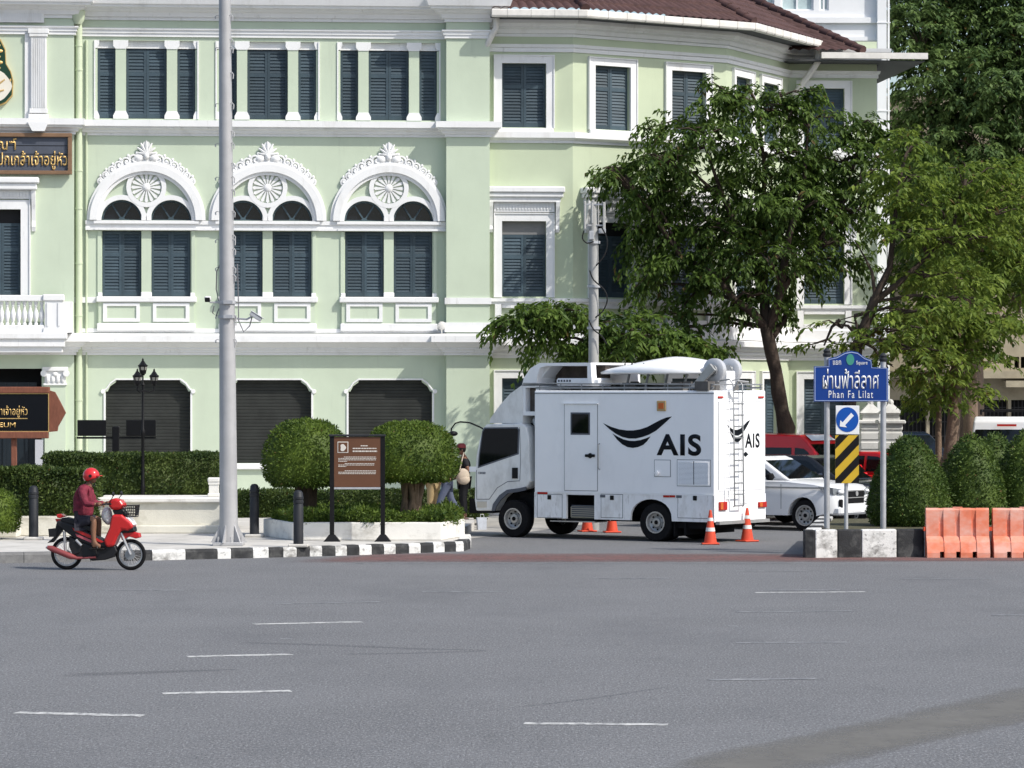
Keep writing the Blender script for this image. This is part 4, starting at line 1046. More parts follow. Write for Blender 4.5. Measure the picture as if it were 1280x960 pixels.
# deep tree mass top right
D = 116.0
bgl = [lob(1150, 40, 116, 48, 40), lob(1215, 35, 117, 55, 50), lob(1280, 45, 116, 55, 45), lob(1180, 105, 115, 55, 42), lob(1245, 110, 114.5, 60, 46), lob(1300, 130, 115, 50, 50), lob(1165, 165, 115.5, 45, 36), lob(1220, 180, 114.5, 60, 34), lob(1285, 205, 115, 45, 40), lob(1170, 225, 116, 50, 30), lob(1230, 240, 115.5, 55, 34), lob(1130, 20, 118, 30, 40), lob(1190, -20, 117, 60, 40), lob(1270, -20, 117, 60, 40), lob(1150, 300, 117, 50, 40), lob(1220, 320, 117, 60, 40), lob(1290, 320, 117, 50, 50), lob(1140, 380, 118, 40, 40), lob(1320, 60, 117, 50, 60)]
tree('shade_tree', 'tall dense dark green tree filling the upper right behind the others', (P(1215, 600, D).x, D, 0), [T_(1215, 608, 0, .45), T_(1215, 480, 0, .4), T_(1212, 330, 0, .35), T_(1210, 200, 0, .25)], [[T_(1212, 330, 0, .2), T_(1180, 250, 0, .15), T_(1160, 120, 0, .08)], [T_(1212, 330, 0, .2), T_(1250, 230, 0, .15), T_(1270, 100, 0, .08)]], bgl, 4300, L_bg, M_bark, L=.7, droop=.45, nl=16, ll=.26, lw=.11, flat=.5)

# --- clipped shrubs and hedges: leaves standing off a solid dark core
def lathe_shrub(prof, seg, bumps, seed):
    """core verts/faces and a sampler for a lumpy body of revolution"""
    r_ = np.random.default_rng(seed); ph = r_.uniform(0, 6.28, 8)
    def f(a, t):
        rr = np.interp(t, np.linspace(0, 1, len(prof)), [p[0] for p in prof]); zz = np.interp(t, np.linspace(0, 1, len(prof)), [p[1] for p in prof])
        k = 1 + bumps * (np.sin(3 * a + ph[0] + 4 * t) + .7 * np.sin(5 * a + ph[1] - 7 * t) + .5 * np.sin(9 * a + ph[2] + 11 * t)) / 2
        return np.stack([rr * k * np.cos(a), rr * k * np.sin(a), zz], -1)
    return f
def shrub_mesh(name, f, n, ll, lw, m, seed, prof):
    r_ = np.random.default_rng(seed); S_ = 26; Tn = 16; vs = []; fs = []
    for j in range(Tn + 1):
        for i in range(S_): vs.append(f(np.array(2 * math.pi * i / S_), np.array(j / Tn)) * np.array([.93, .93, 1]) - np.array([0, 0, .03 * j / Tn]))
    for j in range(Tn):
        for i in range(S_): fs.append((j * S_ + i, j * S_ + (i + 1) % S_, (j + 1) * S_ + (i + 1) % S_, (j + 1) * S_ + i))
    tt = np.linspace(0, 1, 60); pr = f(np.zeros(60), tt); seg = np.linalg.norm(np.diff(pr, axis=0), axis=1); rad = np.interp((tt[1:] + tt[:-1]) / 2, np.linspace(0, 1, len(prof)), [p[0] for p in prof])
    wgt = seg * (rad + .02); c = r_.choice(59, n, p=wgt / wgt.sum()); t = (c + r_.uniform(0, 1, n)) / 59; a = r_.uniform(0, 2 * math.pi, n)
    p = f(a, t); e = 1e-3; da = f(a + e, t) - p; dt = f(a, np.minimum(t + e, 1.0)) - f(a, np.minimum(t + e, 1.0) - e)
    nr = np.cross(da, dt); nr /= np.maximum(np.linalg.norm(nr, axis=1, keepdims=True), 1e-9)
    base = p - nr * (r_.uniform(-.25, 1, n) * .06)[:, None] + r_.normal(0, .01, (n, 3))
    d = nr * .9 + r_.normal(0, .7, (n, 3)); up = nr + r_.normal(0, .6, (n, 3))
    return leaves_mesh(name, base, d, up, ll * r_.uniform(.6, 1.4, n), lw * r_.uniform(.7, 1.3, n), m, (vs, fs))
def topiary(label, x, ytop, ybot, halfpx, d, prof, m, seed, zb, trunk=None, n=9000, group=None):
    root = thing('topiary_bush', label, 'bush', (P(x, 0, d).x, d, zb), 0, group); k = d / F
    z0 = P(x, ybot, d).z - zb; z1 = P(x, ytop, d).z - zb; r = halfpx * k
    pf = [(a * r, z0 + b_ * (z1 - z0)) for a, b_ in prof]
    f = lathe_shrub(pf, 26, .055, seed); link('crown', shrub_mesh('crown', f, n, .062, .034, m, seed, pf), root)
    if trunk: trunk(root, z0)
    return root
def twisted(seed, lean):
    def fn(root, z0):
        r_ = random.Random(seed); b = MB()
        for k in range(11):
            a = 2 * math.pi * k / 11; pts = []
            for q in range(7):
                t = q / 6; aa = a + t * 1.6 * (1 if k % 2 else -1); rr = .26 - .10 * math.sin(t * 3.1) + r_.uniform(-.02, .02)
                pts.append((rr * math.cos(aa) + lean * t * .3, rr * .8 * math.sin(aa), -.05 + t * (z0 + .42)))
            b.tube(pts, [.085 - .02 * math.sin(3 * q / 6) + r_.uniform(-.01, .01) for q in range(7)], 6)
        b.build('trunk', M_bark2 if lean else M_bark, root, 60)
    return fn
dome = [(.0, .12), (.45, .02), (.80, .0), (.97, .14), (1.0, .32), (.97, .5), (.88, .70), (.70, .87), (.42, .97), (.0, 1.0)]
cone = [(.0, -.02), (.6, .0), (.88, .05), (1.0, .17), (.98, .32), (.89, .50), (.74, .66), (.55, .81), (.34, .92), (.15, .985), (.0, 1.0)]
topiary('mushroom-shaped clipped bush on a gnarled trunk, left of the brown notice', 383, 524.5, 607, 54, 72.9, dome, L_top, 3, PZ, twisted(1, 0), 9500)
topiary('mushroom-shaped clipped bush on a gnarled trunk, right of the brown notice', 512, 527.5, 601, 60, 72.7, dome, L_top, 4, PZ, twisted(2, .3), 10500)
topiary('clipped cone bush behind the right post of the blue street sign', 1136, 545, 659, 51, 70.8, cone, L_topd, 5, IZ - .05, None, 11000)
topiary('clipped cone bush directly behind the nearer orange barrier', 1214, 543, 656, 44, 71.6, cone, L_topd, 6, IZ - .05, None, 8500)
topiary('clipped cone bush half hidden between its two neighbours', 1243, 541, 656, 42, 73.6, cone, L_topd, 7, IZ - .05, None, 7000)
topiary('clipped cone bush cut by the right edge of the picture', 1284, 537, 656, 42, 72.2, cone, L_topd, 8, IZ - .05, None, 8000)
topiary('low rounded clipped bush cut by the left edge of the picture', -12, 612, 662, 36, 71.6, [(.0, 0), (.9, .0), (1, .3), (.97, .6), (.8, .85), (.5, .97), (0, 1)], L_top, 9, PZ, None, 4500)

def hedge(name, label, poly, z0, z1, n, ll=.065, lw=.036, m=None, lump=.014, top=.4):
    """clipped hedge over a plan polygon"""
    root = thing(name, label, 'hedge', (sum(p[0] for p in poly) / len(poly), sum(p[1] for p in poly) / len(poly), z0))
    r_ = np.random.default_rng(len(label)); off = Vector(root.location); P_ = [np.array((p[0] - off.x, p[1] - off.y)) for p in poly]
    b = MB().prism_z([tuple(p - np.sign(p) * .09) for p in P_], 0, z1 - z0 - .08)
    segs = [(P_[i], P_[(i + 1) % len(P_)]) for i in range(len(P_))]; ln = np.array([np.linalg.norm(q - p) for p, q in segs])
    n1 = int(n * (1 - top)); w_ = r_.choice(len(segs), n1, p=ln / ln.sum()); t = r_.uniform(0, 1, n1); h = r_.uniform(0, 1, n1) ** .9 * (z1 - z0)
    A = np.array([s[0] for s in segs])[w_]; B = np.array([s[1] for s in segs])[w_]; xy = A + (B - A) * t[:, None]; dv = (B - A) / np.linalg.norm(B - A, axis=1, keepdims=True)
    nr = np.stack([dv[:, 1], -dv[:, 0], np.zeros(n1)], 1)
    p1 = np.concatenate([xy, h[:, None]], 1)
    mn, mx = np.min(P_, 0), np.max(P_, 0); q = r_.uniform(mn, mx, (int(n * top * 2.5), 2))
    inside = np.zeros(len(q), bool)
    for (a, c) in segs:
        cond = ((a[1] > q[:, 1]) != (c[1] > q[:, 1])); xx = (c[0] - a[0]) * (q[:, 1] - a[1]) / (c[1] - a[1] + 1e-12) + a[0]; inside ^= cond & (q[:, 0] < xx)
    q = q[inside][:int(n * top)]; p2 = np.concatenate([q, np.full((len(q), 1), z1 - z0)], 1); n2 = np.tile([0, 0, 1.0], (len(q), 1))
    p = np.concatenate([p1, p2]); nr = np.concatenate([nr, n2]); N = len(p)
    p = p + nr * (lump * (np.sin(p[:, 0] * 4.1 + p[:, 2] * 5) + np.sin(p[:, 0] * 9.7 + p[:, 1] * 3) * .6 + np.sin(p[:, 2] * 11 + p[:, 0] * 2) * .5))[:, None] - nr * (r_.uniform(0, 1, N) ** 1.5 * .09)[:, None] + r_.normal(0, .015, (N, 3))
    me = leaves_mesh('foliage', p, nr * .8 + r_.normal(0, .65, (N, 3)), nr + r_.normal(0, .6, (N, 3)), ll * r_.uniform(.6, 1.5, N), lw * r_.uniform(.7, 1.3, N), m or L_hedge, (b.v, b.f))
    link('foliage', me, root); return root
def rect(x0, x1, d0, d1): return [(P(x0, 0, d0).x, d0), (P(x1, 0, d0).x, d0), (P(x1, 0, d0).x, d1), (P(x0, 0, d0).x, d1)]
def zat(y, d): return CH + (HY - y) * d / F
hedge('hedge', 'long clipped hedge behind the white planter wall, left of the tall pole', rect(54, 272, 76.5, 78.5), PZ, zat(569.5, 76.5), 30000, .062, .038)
hedge('hedge', 'nearer clipped hedge behind the motorcycle rider, at the left edge', rect(-80, 116, 73.6, 75.2), PZ, zat(588, 73.6), 22000, .078, .046, L_hedge, .02)
hedge('hedge', 'low dark hedge along the foot of the green building behind the round bushes', rect(290, 606, 83.5, 84.6), .15, zat(615, 83.5), 15000, .07, .04)
# ------------------------------------------------------------------ planters, posts, signs
M_boll = mat('bollard_grey', (.022, .024, .028), .55, .15, 5)
M_pole = stain(mat('pole_grey', (.40, .40, .405), .5, .08, 3, metal=.15), (.24, .25, .27), .5, (5, 5, .4), .5, .75)
M_conc2 = stain(mat('planter_white', (.76, .745, .70), .8, .06, 2, bump=.3), (.33, .31, .27), .7, (1.6, 1.6, 2.4), .5, .74)
M_cream = stain(mat('cream_wall', (.66, .64, .56), .8, .06, 2, bump=.3), (.30, .27, .20), .75, (1.0, 1.0, 2.2), .5, .74)
# planter under the round bushes
pl = thing('planter', 'low white concrete planter under the two round bushes', 'planter', (P(460, 0, 72).x, 72, PZ - .012))
x0, x1 = P(366, 0, 71).x, P(552, 0, 71).x
b = MB(); b.prism_z([(x0, 71), (x1, 71), (x1 + .45, 72.9), (x1 + .2, 75), (x0 - .3, 75), (x0 - .75, 73)], PZ - .012, PZ + .36)
bevel(b.build('wall', M_conc2, pl, False, True), .02)
hp = [(x0 + .02, 71.1), (x1 - .02, 71.1), (x1 + .36, 72.9), (x1 + .1, 74.8), (x0 - .2, 74.8), (x0 - .6, 73)]
hedge('ground_cover', 'knee-high bright green ground cover filling the white planter', hp, PZ + .3, PZ + .55, 15000, .085, .035, L_top, .05, .55)
# long white wall on the left, with its pedestal
wl = thing('planter_wall', 'long cream planter wall with moulded cap behind the motorcycle', 'wall', (P(200, 0, 74).x, 74, PZ - .012))
xa, xb = P(120, 0, 74.6).x, P(276, 0, 74.6).x
b = MB(); b.box(xa, xb, 74.6, 76.4, PZ - .012, zat(628, 74.6)); b.build('wall', M_cream, wl, False, True)
b = MB(); b.cbox(xa - .03, xb + .03, 74.5, 76.42, zat(628, 74.6), zat(622, 74.6), .02); b.build('cap', M_conc2, wl, False, True)
b = MB(); b.cbox(xa - .04, xb + .05, 74.42, 76.4, PZ - .012, PZ + .16, .02); b.build('base', M_cream, wl, False, True)
wl2 = thing('planter_wall', 'low cream kerb wall under the hedge at the left edge', 'wall', (P(40, 0, 73).x, 73, PZ - .012))
b = MB(); b.cbox(P(-90, 0, 73.2).x, xa - .05, 73.1, 75.3, PZ - .012, zat(646, 73.1), .02); b.build('wall', M_cream, wl2, False, True)
b = MB(); b.cbox(P(-90, 0, 73).x, P(26, 0, 73).x, 72.4, 73.05, PZ - .012, PZ + .2, .02); b.build('step', M_cream, wl2, False, True)
pd = thing('pedestal', 'short white moulded pedestal beside the tall grey pole', 'pedestal', (P(268, 0, 75.2).x, 75.2, zat(622, 74.6)))
b = MB(); c = P(267.5, 0, 75.2).x - pd.location.x; z = 0
b.box(c - .1, c + .1, -.1, .1, 0, .32); b.build('shaft', M_conc2, pd); b = MB(); b.cbox(c - .13, c + .13, -.13, .13, .32, .42, .02); b.box(c - .115, c + .115, -.115, .115, .27, .32); b.build('cap', M_conc2, pd)
b = MB(); b.cbox(c - .13, c + .13, -.13, .13, .003, .08, .015); b.build('base', M_conc2, pd)
# bollards
bp = None
for x, yb, lab in ((42, 674, 'grey bollard left of the motorcycle, in front of the hedge'), (318, 670.5, 'black bollard just right of the tall grey pole'), (373, 683, 'grey bollard at the kerb left of the brown notice')):
    g_ = G(x, yb, PZ); b = MB(); h = 1.10
    if bp is None:
        bp = thing('bollard', lab, 'bollard', g_, 0, 'bollards on the pavement')
        b.lathe([(.105, .0), (.10, .05), (.098, h - .28), (.093, h - .27), (.093, h - .25), (.104, h - .24), (.104, h - .20), (.093, h - .19), (.093, h - .17), (.104, h - .16), (.104, h - .12), (.095, h - .11), (.09, h - .04), (.06, h), (0.01, h + .012)], seg=18)
        b.build('post', M_boll, bp, 40); MB().cbox(-.2, .2, -.16, .16, -.015, .05, .02).build('base', M_pave, bp)
    else: dup(bp, g_, None, lab)
# tall pole
pg = G(286, 681, PZ); pole = thing('street_pole', 'tall tapering light grey steel pole at the kerb', 'pole', pg)
H_ = 13.0; tilt = -.0075
def pc(z): return (tilt * z, 0, z)
b = MB(); b.tube([pc(z) for z in (0, 1, 2, 3, 4, 6, 8, 10, H_)], [.185 - .0062 * z for z in (0, 1, 2, 3, 4, 6, 8, 10, H_)], 20); b.build('shaft', M_pole, pole, 40)
b = MB(); b.cbox(-.3, .3, -.3, .3, -.012, .06, .01)
for k in range(6):
    a = R(60 * k + 15); c_, s_ = math.cos(a), math.sin(a)
    for w_ in (-.012, .012):
        pass
    b.add([(.17 * c_ - .012 * s_, .17 * s_ + .012 * c_, .05), (.36 * c_ - .012 * s_, .36 * s_ + .012 * c_, .05), (.17 * c_ - .012 * s_, .17 * s_ + .012 * c_, .42), (.17 * c_ + .012 * s_, .17 * s_ - .012 * c_, .05), (.36 * c_ + .012 * s_, .36 * s_ - .012 * c_, .05), (.17 * c_ + .012 * s_, .17 * s_ - .012 * c_, .42)], [(0, 1, 2), (5, 4, 3), (0, 3, 4, 1), (1, 4, 5, 2), (2, 5, 3, 0)])
    b.lathe([(.02, 0), (.02, .12)], (.27 * math.cos(a + .5), .27 * math.sin(a + .5), .05), 6)
b.build('base_flange', M_pole, pole, 40)
stp = MB(); stp.tube([(0, 0, 0), (-.03, 0, .02), (-.055, 0, -.02), (-.05, 0, -.10)], .010, 5)
stp2 = stp.mesh('step_hook', M_pole, 40)
kz = 3.3
k = 0
for y in (20, 50, 60, 92, 130, 165, 180, 205, 222, 238, 265, 295, 300, 312, 335, 345, 395, 400, 425):
    z = zat(y, pg.y) - pg.z; r_ = .185 - .0062 * z
    for s in ((1,) if k % 2 else (1, -1)):
        o = link('step_hook', stp2, pole, (pc(z)[0] + s * (r_ + .0) * (.75 if s > 0 else 1), -r_ * (.55 if s > 0 else 0), z)); o.scale = (-s * 1.3, 1, 1.1 if s > 0 else .6)
    k += 1
for z_ in (378, 396):
    z = zat(z_, pg.y) - pg.z; r_ = .19 - .0062 * z
    b = MB(); b.lathe([(r_, -.03), (r_ + .025, -.03), (r_ + .025, .03), (r_, .03)], pc(z), 16); b.box(-.09, .09, -r_ - .06, -r_ - .01, z - .035, z + .035); b.build('clamp', M_steel, pole, 40)
z = zat(378, pg.y) - pg.z
cc = thing('security_camera', 'small white camera on the left side of the tall pole', 'camera', (pg.x - .16 + pc(z)[0], pg.y - .02, pg.z + z), 0, 'cameras clamped to the pole')
MB().tube([(0, 0, 0), (-.17, 0, 0), (-.2, -.02, .03)], .018, 6).build('arm', M_steel, cc)
MB().cbox(-.27, -.15, -.22, .0, .03, .12, .02).build('housing', mat('camera_white', (.7, .7, .7), .4), cc); MB().cbox(-.262, -.158, -.23, -.215, .0, .09, .01).build('lens', M_black, cc)
z = zat(398, pg.y) - pg.z
cc = thing('security_camera', 'small grey camera pointing down on the right side of the tall pole', 'camera', (pg.x + .16 + pc(z)[0], pg.y - .02, pg.z + z), 0, 'cameras clamped to the pole')
MB().tube([(0, 0, 0), (.24, -.05, -.02), (.33, -.06, .03)], .02, 6).build('arm', M_steel, cc)
b = MB(Matrix.Translation((.36, -.07, .07)) @ Matrix.Rotation(R(32), 4, 'Y')); b.cbox(-.06, .2, -.05, .05, -.04, .045, .012); b.cbox(-.08, .23, -.06, .06, .045, .06, .005); b.build('housing', M_steel, cc)
b = MB()
def cable(root, pts, r_=.012, name='cable'): MB().tube(pts, r_, 5).build(name, mat('cable_grey', (.16, .16, .17), .6), root, 60)
z1 = zat(330, pg.y) - pg.z; z2 = zat(395, pg.y) - pg.z
cable(pole, [(-.17, -.02, z1), (-.24, -.03, z1 - .15), (-.25, -.03, z1 - .5), (-.2, -.03, z2 + .3)])
cable(pole, [(-.29, -.05, z2 + .2), (-.32, -.05, z2 + .06), (-.25, -.04, z2 - .0), (-.19, -.03, z2 + .15)])
cable(pole, [(.17, -.03, z1), (.19, -.04, z1 - .6), (.2, -.04, z2 - .1), (.3, -.05, z2 - .32), (.42, -.05, z2 - .2), (.48, -.05, z2 + .02)])
# three-lantern lamp post
lp = G(161, 668, PZ); lamp = thing('street_lamp', 'slim black lamp post with three lanterns in front of the hedge', 'lamp', (lp.x, 76.45, PZ - .012))
kl_ = 76.45 / F; zt = lambda y: CH + (HY - y) * kl_ - lamp.location.z
b = MB(); b.lathe([(.08, 0), (.08, .1), (.055, .16), (.05, .9), (.06, .95), (.042, 1.0), (.034, zt(545)), (.05, zt(543)), (.05, zt(538)), (.03, zt(536)), (.026, zt(482)), (.05, zt(481)), (.02, zt(478)), (.018, zt(470))], seg=10); b.build('post', M_black, lamp, 40)
for dx in (-.10, .26, -.02):
    pass
lm_ = MB(); lm_.lathe([(.0, 0), (.05, .02), (.06, .06), (.085, .07), (.13, .30), (.14, .31), (.14, .33), (.10, .36), (.04, .46), (.025, .48), (.03, .51), (.0, .56)], seg=6)
lg = MB(); lg.lathe([(.07, .085), (.115, .295)], seg=6)
lmm = lm_.mesh('lantern', M_black, 30); lgm = mat('lantern_glass', (.22, .22, .20), .2, .1)
lgl = MB()
for k in range(6):
    a0, a1 = R(60 * k + 8), R(60 * k + 52); lgl.add([(.078 * math.cos(a0), .078 * math.sin(a0), .10), (.078 * math.cos(a1), .078 * math.sin(a1), .10), (.126 * math.cos(a1), .126 * math.sin(a1), .28), (.126 * math.cos(a0), .126 * math.sin(a0), .28)], [(0, 1, 2, 3)])
lgl = lgl.mesh('pane', lgm)
for dx, dy, y in ((0, 0, 470), (-.10, -.2, 483), (.24, .1, 483)):
    o = link('lantern', lmm, lamp, (dx, dy, zt(y))); o.scale = (.78, .78, .72); link('pane', lgl, o)
    if dx: MB().tube([(0, 0, zt(488)), (dx * .6, dy * .6, zt(490)), (dx, dy, zt(488)), (dx, dy, zt(483))], .018, 6).build('arm', M_black, lamp)
# black speaker boards on a T stand
sb = thing('display_stand', 'black T-shaped stand carrying two dark rectangular panels before the shutter', 'stand', (P(145, 0, 80).x, 80, PZ - .012))
k = 80 / F; zs = lambda y: CH + (HY - y) * k - sb.location.z; xs = lambda x: (x - 145) * k
b = MB(); b.cbox(xs(140.5), xs(149.5), -.06, .06, 0, zs(533), .02); b.build('post', M_black, sb); b = MB(); b.box(xs(96), xs(195), -.02, .02, zs(548.5), zs(546)); b.build('crossbar', M_black, sb)
for x0_, x1_ in ((97, 133), (158, 195)): MB().cbox(xs(x0_), xs(x1_), -.05, .05, zs(545), zs(525), .01).build('panel', M_black, sb)
# brown museum notice board
nb = thing('notice_board', 'brown information board on two black posts in front of the planter', 'sign', (P(447, 0, 70.5).x, 70.5, PZ - .012))
k = 70.5 / F; xs = lambda x: (x - 447) * k; zs = lambda y: CH + (HY - y) * k - nb.location.z
M_brown = mat('sign_brown', (.115, .052, .028), .45, .06); M_print = mat('print_white', (.6, .57, .52), .6, 0)
MB().cbox(xs(417), xs(476.5), -.04, .0, zs(609), zs(546), .008).build('board', M_brown, nb)
MB().box(xs(416), xs(478), -.045, .005, zs(611.5), zs(609)).build('frame', M_steel, nb)
MB().cbox(xs(411), xs(482), -.07, .05, zs(545.5), zs(543), .008).build('top_rail', M_boll, nb)
for x in (415, 478.5):
    b = MB(); b.box(xs(x) - .045, xs(x) + .045, -.045, .045, .0, zs(545.5)); b.build('leg', M_black, nb)
    b = MB(); b.add([(xs(x) - .17, -.15, 0), (xs(x) + .17, -.15, 0), (xs(x) + .17, .15, 0), (xs(x) - .17, .15, 0), (xs(x) - .06, -.06, .14), (xs(x) + .06, -.06, .14), (xs(x) + .06, .06, .14), (xs(x) - .06, .06, .14)], [(3, 2, 1, 0), (4, 5, 6, 7), (0, 1, 5, 4), (1, 2, 6, 5), (2, 3, 7, 6), (3, 0, 4, 7)]); b.build('foot', M_black, nb)
b = MB(); b.cbox(xs(422), xs(435.5), -.046, -.041, zs(566), zs(552), .002); em2 = b.build('emblem', M_print, nb)
b = MB(); b.cbox(xs(423), xs(434.5), -.05, -.0465, zs(565), zs(553), .001); link('emblem_field', b.mesh('emblem_field', M_brown), em2)
b = MB(); b.prism([(xs(428.7) + .055 * math.cos(t) * (1 + .25 * math.cos(3 * t)), zs(559.5) + .075 * math.sin(t)) for t in [6.283 * q / 16 for q in range(16)]], -.056, -.051); link('emblem_mark', b.mesh('emblem_mark', M_print), em2)
b = MB(); rl = random.Random(5)
for y, xa_, xb_, h in ((557.2, 451, 460, 1.2), (560.5, 441, 471, 1.3), (564, 441, 471.5, 1.7), (571.2, 430, 470, .8), (573, 423, 470.5, .8), (574.8, 423, 470, .8), (576.6, 423, 434, .8), (579.4, 431, 468, .8), (581.2, 423, 468, .8), (583, 423, 433, .8), (588.4, 431, 470, .8), (590.2, 423, 470, .8), (592, 423, 470, .8)):
    x = xa_
    while x < xb_:
        l_ = rl.uniform(.9, 3.2); b.box(xs(x), xs(min(x + l_, xb_)), -.0435, -.041, zs(y + h / 2), zs(y - h / 2)); x += l_ + .45
o = b.build('printed_lines', M_print, nb); o['kind'] = 'stuff'
# brown arrow sign at the museum entrance
ar = thing('entrance_sign', 'wooden arrow-ended museum sign with black face and gold lettering', 'sign', (P(20, 0, 80).x, 80, PZ - .012))
k = 80 / F; xs = lambda x: (x - 20) * k; zs = lambda y: CH + (HY - y) * k - ar.location.z
M_wood = mat('red_wood', (.20, .075, .045), .6, .2, 6, stretch=(4, 1, 1))
b = MB(); b.box(xs(-120), xs(62), -.09, .02, zs(540), zs(491)); b.build('panel', mat('black_gloss', (.004, .005, .008), .25, spec=.2), ar)
b = MB(); b.cbox(xs(-120), xs(62.5), -.13, .04, zs(491.5), zs(483.5), .015); b.cbox(xs(-120), xs(61), -.13, .04, zs(548), zs(539.5), .015); b.build('frame', M_wood, ar)
b = MB(); b.prism([(xs(62), zs(488)), (xs(69), zs(490)), (xs(75), zs(501)), (xs(82.5), zs(516)), (xs(77), zs(526)), (xs(73), zs(533)), (xs(72), zs(539)), (xs(62), zs(540))], -.08, .03); b.build('arrow_end', M_wood, ar)
b = MB(); b.box(xs(-118), xs(62), -.10, -.09, zs(492.5), zs(491.3)); b.box(xs(-118), xs(62), -.10, -.09, zs(540), zs(538.8)); b.box(xs(61), xs(62), -.10, -.091, zs(538.8), zs(492.5)); b.build('trim', M_gold, ar)
b = MB(); b.cbox(xs(14), xs(21), -.02, .05, 0, zs(548), .01); b.build('leg', M_wood, ar)
text('lettering', 'พระบาทสมเด็จพระปกเกล้าเจ้าอยู่หัว', M_gold, ar, xs(-88), zs(522.5), xs(35) - xs(-88), zs(507) - zs(522.5), -.094, .006, bold=.008)
b = MB(); b.box(xs(-110), xs(35), -.098, -.0905, zs(523.6), zs(522.6)); b.build('underline', M_gold, ar)
text('lettering', 'MUSEUM', M_gold, ar, xs(-21), zs(534), xs(20) - xs(-21), zs(528) - zs(534), -.094, .006, bold=.01)

# street name sign
M_blue = mat('sign_blue', (.006, .040, .215), .35, .06); M_pw = mat('sign_white', (.74, .75, .76), .4, 0)
sn = thing('street_sign', 'blue street name sign with ornamental top on two grey posts', 'sign', (P(1064, 0, 69.2).x, 69.2, IZ - .05))
k = 69.2 / F; xs = lambda x: (x - 1064) * k; zs = lambda y: CH + (HY - y) * k - sn.location.z
out = [(1017, 502), (1017, 458), (1035, 457.5), (1035, 448), (1045, 446), (1056, 440), (1064, 438.5), (1072, 440), (1081, 447), (1089, 450), (1090, 459), (1110, 460), (1110, 502)]
MB().prism([(xs(x), zs(y)) for x, y in out], -.05, .0).build('board', M_blue, sn)
cx, cy = 1063.5, 476
def ringp(k0, k1, y0_, y1_, nm, m):
    b = MB(); n = len(out)
    for i in range(n):
        (ax, ay), (bx_, by) = out[i], out[(i + 1) % n]
        q = []
        for kk in (k0, k1):
            for px, py in ((ax, ay), (bx_, by)): q.append((xs(cx + (px - cx) * (1 - kk / 46)), zs(cy + (py - cy) * (1 - kk / 30))))
        b.add([(q[0][0], y0_, q[0][1]), (q[1][0], y0_, q[1][1]), (q[3][0], y0_, q[3][1]), (q[2][0], y0_, q[2][1])], [(0, 1, 2, 3)])
    o = b.build(nm, m, sn); s_ = o.modifiers.new('thickness', 'SOLIDIFY'); s_.thickness = .005; s_.offset = 0
ringp(1.0, 1.9, -.054, -.05, 'border', mat('sign_border', (.30, .38, .6), .5, 0))
MB().prism([(xs(1062.5 + 5 * math.cos(t)), zs(449.5 + 7 * math.sin(t))) for t in [6.283 * q / 18 for q in range(18)]], -.058, -.051).build('roundel', mat('sign_green', (.05, .26, .20), .5), sn)
tx = lambda body, xa_, xb_, ya, yb, m=M_pw, bd=.012, nm='lettering', sp=1.0: text(nm, body, m, sn, xs(xa_), zs(yb), xs(xb_) - xs(xa_), zs(ya) - zs(yb), -.054, .005, bold=bd, spacing=sp)
tx('ผ่านฟ้าลีลาศ', 1028, 1098, 461, 486, bd=.004)
tx('Phan Fa Lilat', 1035.5, 1091, 488.2, 497.5, bd=.0, sp=1.25)
tx('แยก', 1041, 1051, 450.5, 456, bd=.0); tx('Square', 1070, 1084, 451, 457, bd=.0)
for x, yb in ((1034, 0), (1104.5, 0)):
    zz = zs(446) if x < 1100 else zs(452)
    b = MB(); b.lathe([(.058, 0), (.058, zz)], (xs(x), .07, 0), 14); po = b.build('post', M_steel, sn, 40)
    b = MB(); b.lathe([(.07, 0), (.085, .03), (.085, .06), (.06, .08), (.075, .12), (.03, .17), (0, .18)], (xs(x), .07, zz), 12); link('finial', b.mesh('finial', M_boll, 40), po)
# keep-left arrow and hazard board on one post
hz = thing('traffic_sign', 'blue round arrow sign above a yellow and black striped hazard board', 'sign', (P(1058, 0, 68.7).x, 68.7, IZ - .05))
k = 68.7 / F; xs = lambda x: (x - 1058) * k; zs = lambda y: CH + (HY - y) * k - hz.location.z
MB().lathe([(.04, 0), (.04, zs(510))], (0, .05, 0), 12).build('post', M_steel, hz, 40)
bevel(MB().prism([(xs(1044.5), zs(543)), (xs(1074), zs(543)), (xs(1074), zs(507)), (xs(1044.5), zs(507))], -.02, .0).build('plate', M_pw, hz), .008)
MB().prism([(xs(1059 + 14 * math.cos(t)), zs(524.5 + 15.5 * math.sin(t))) for t in [6.283 * q / 32 for q in range(32)]], -.026, -.021).build('disc', mat('arrow_blue', (.005, .075, .36), .35, .05), hz)
a = [(-10, 9), (-9.2, 1.2), (-6.4, 4), (5, -8), (8.6, -4.4), (-3, 7.4), (-.4, 10.2)]
MB().prism([(xs(1059 + p[0] * .95), zs(524 + p[1])) for p in a], -.032, -.027).build('arrow', M_pw, hz)
MB().box(xs(1044), xs(1073.5), -.02, .0, zs(604), zs(544)).build('hazard_board', mat('hazard_yellow', (.55, .36, .025), .5, .1), hz)
x0_, x1_ = xs(1044), xs(1073.5); z0_, z1_ = zs(604), zs(544)
def clip(poly, f):
    o = []
    for i in range(len(poly)):
        a, b_ = poly[i - 1], poly[i]; fa, fb = f(a), f(b_)
        if (fa >= 0) != (fb >= 0): t = fa / (fa - fb); o.append((a[0] + (b_[0] - a[0]) * t, a[1] + (b_[1] - a[1]) * t))
        if fb >= 0: o.append(b_)
    return o
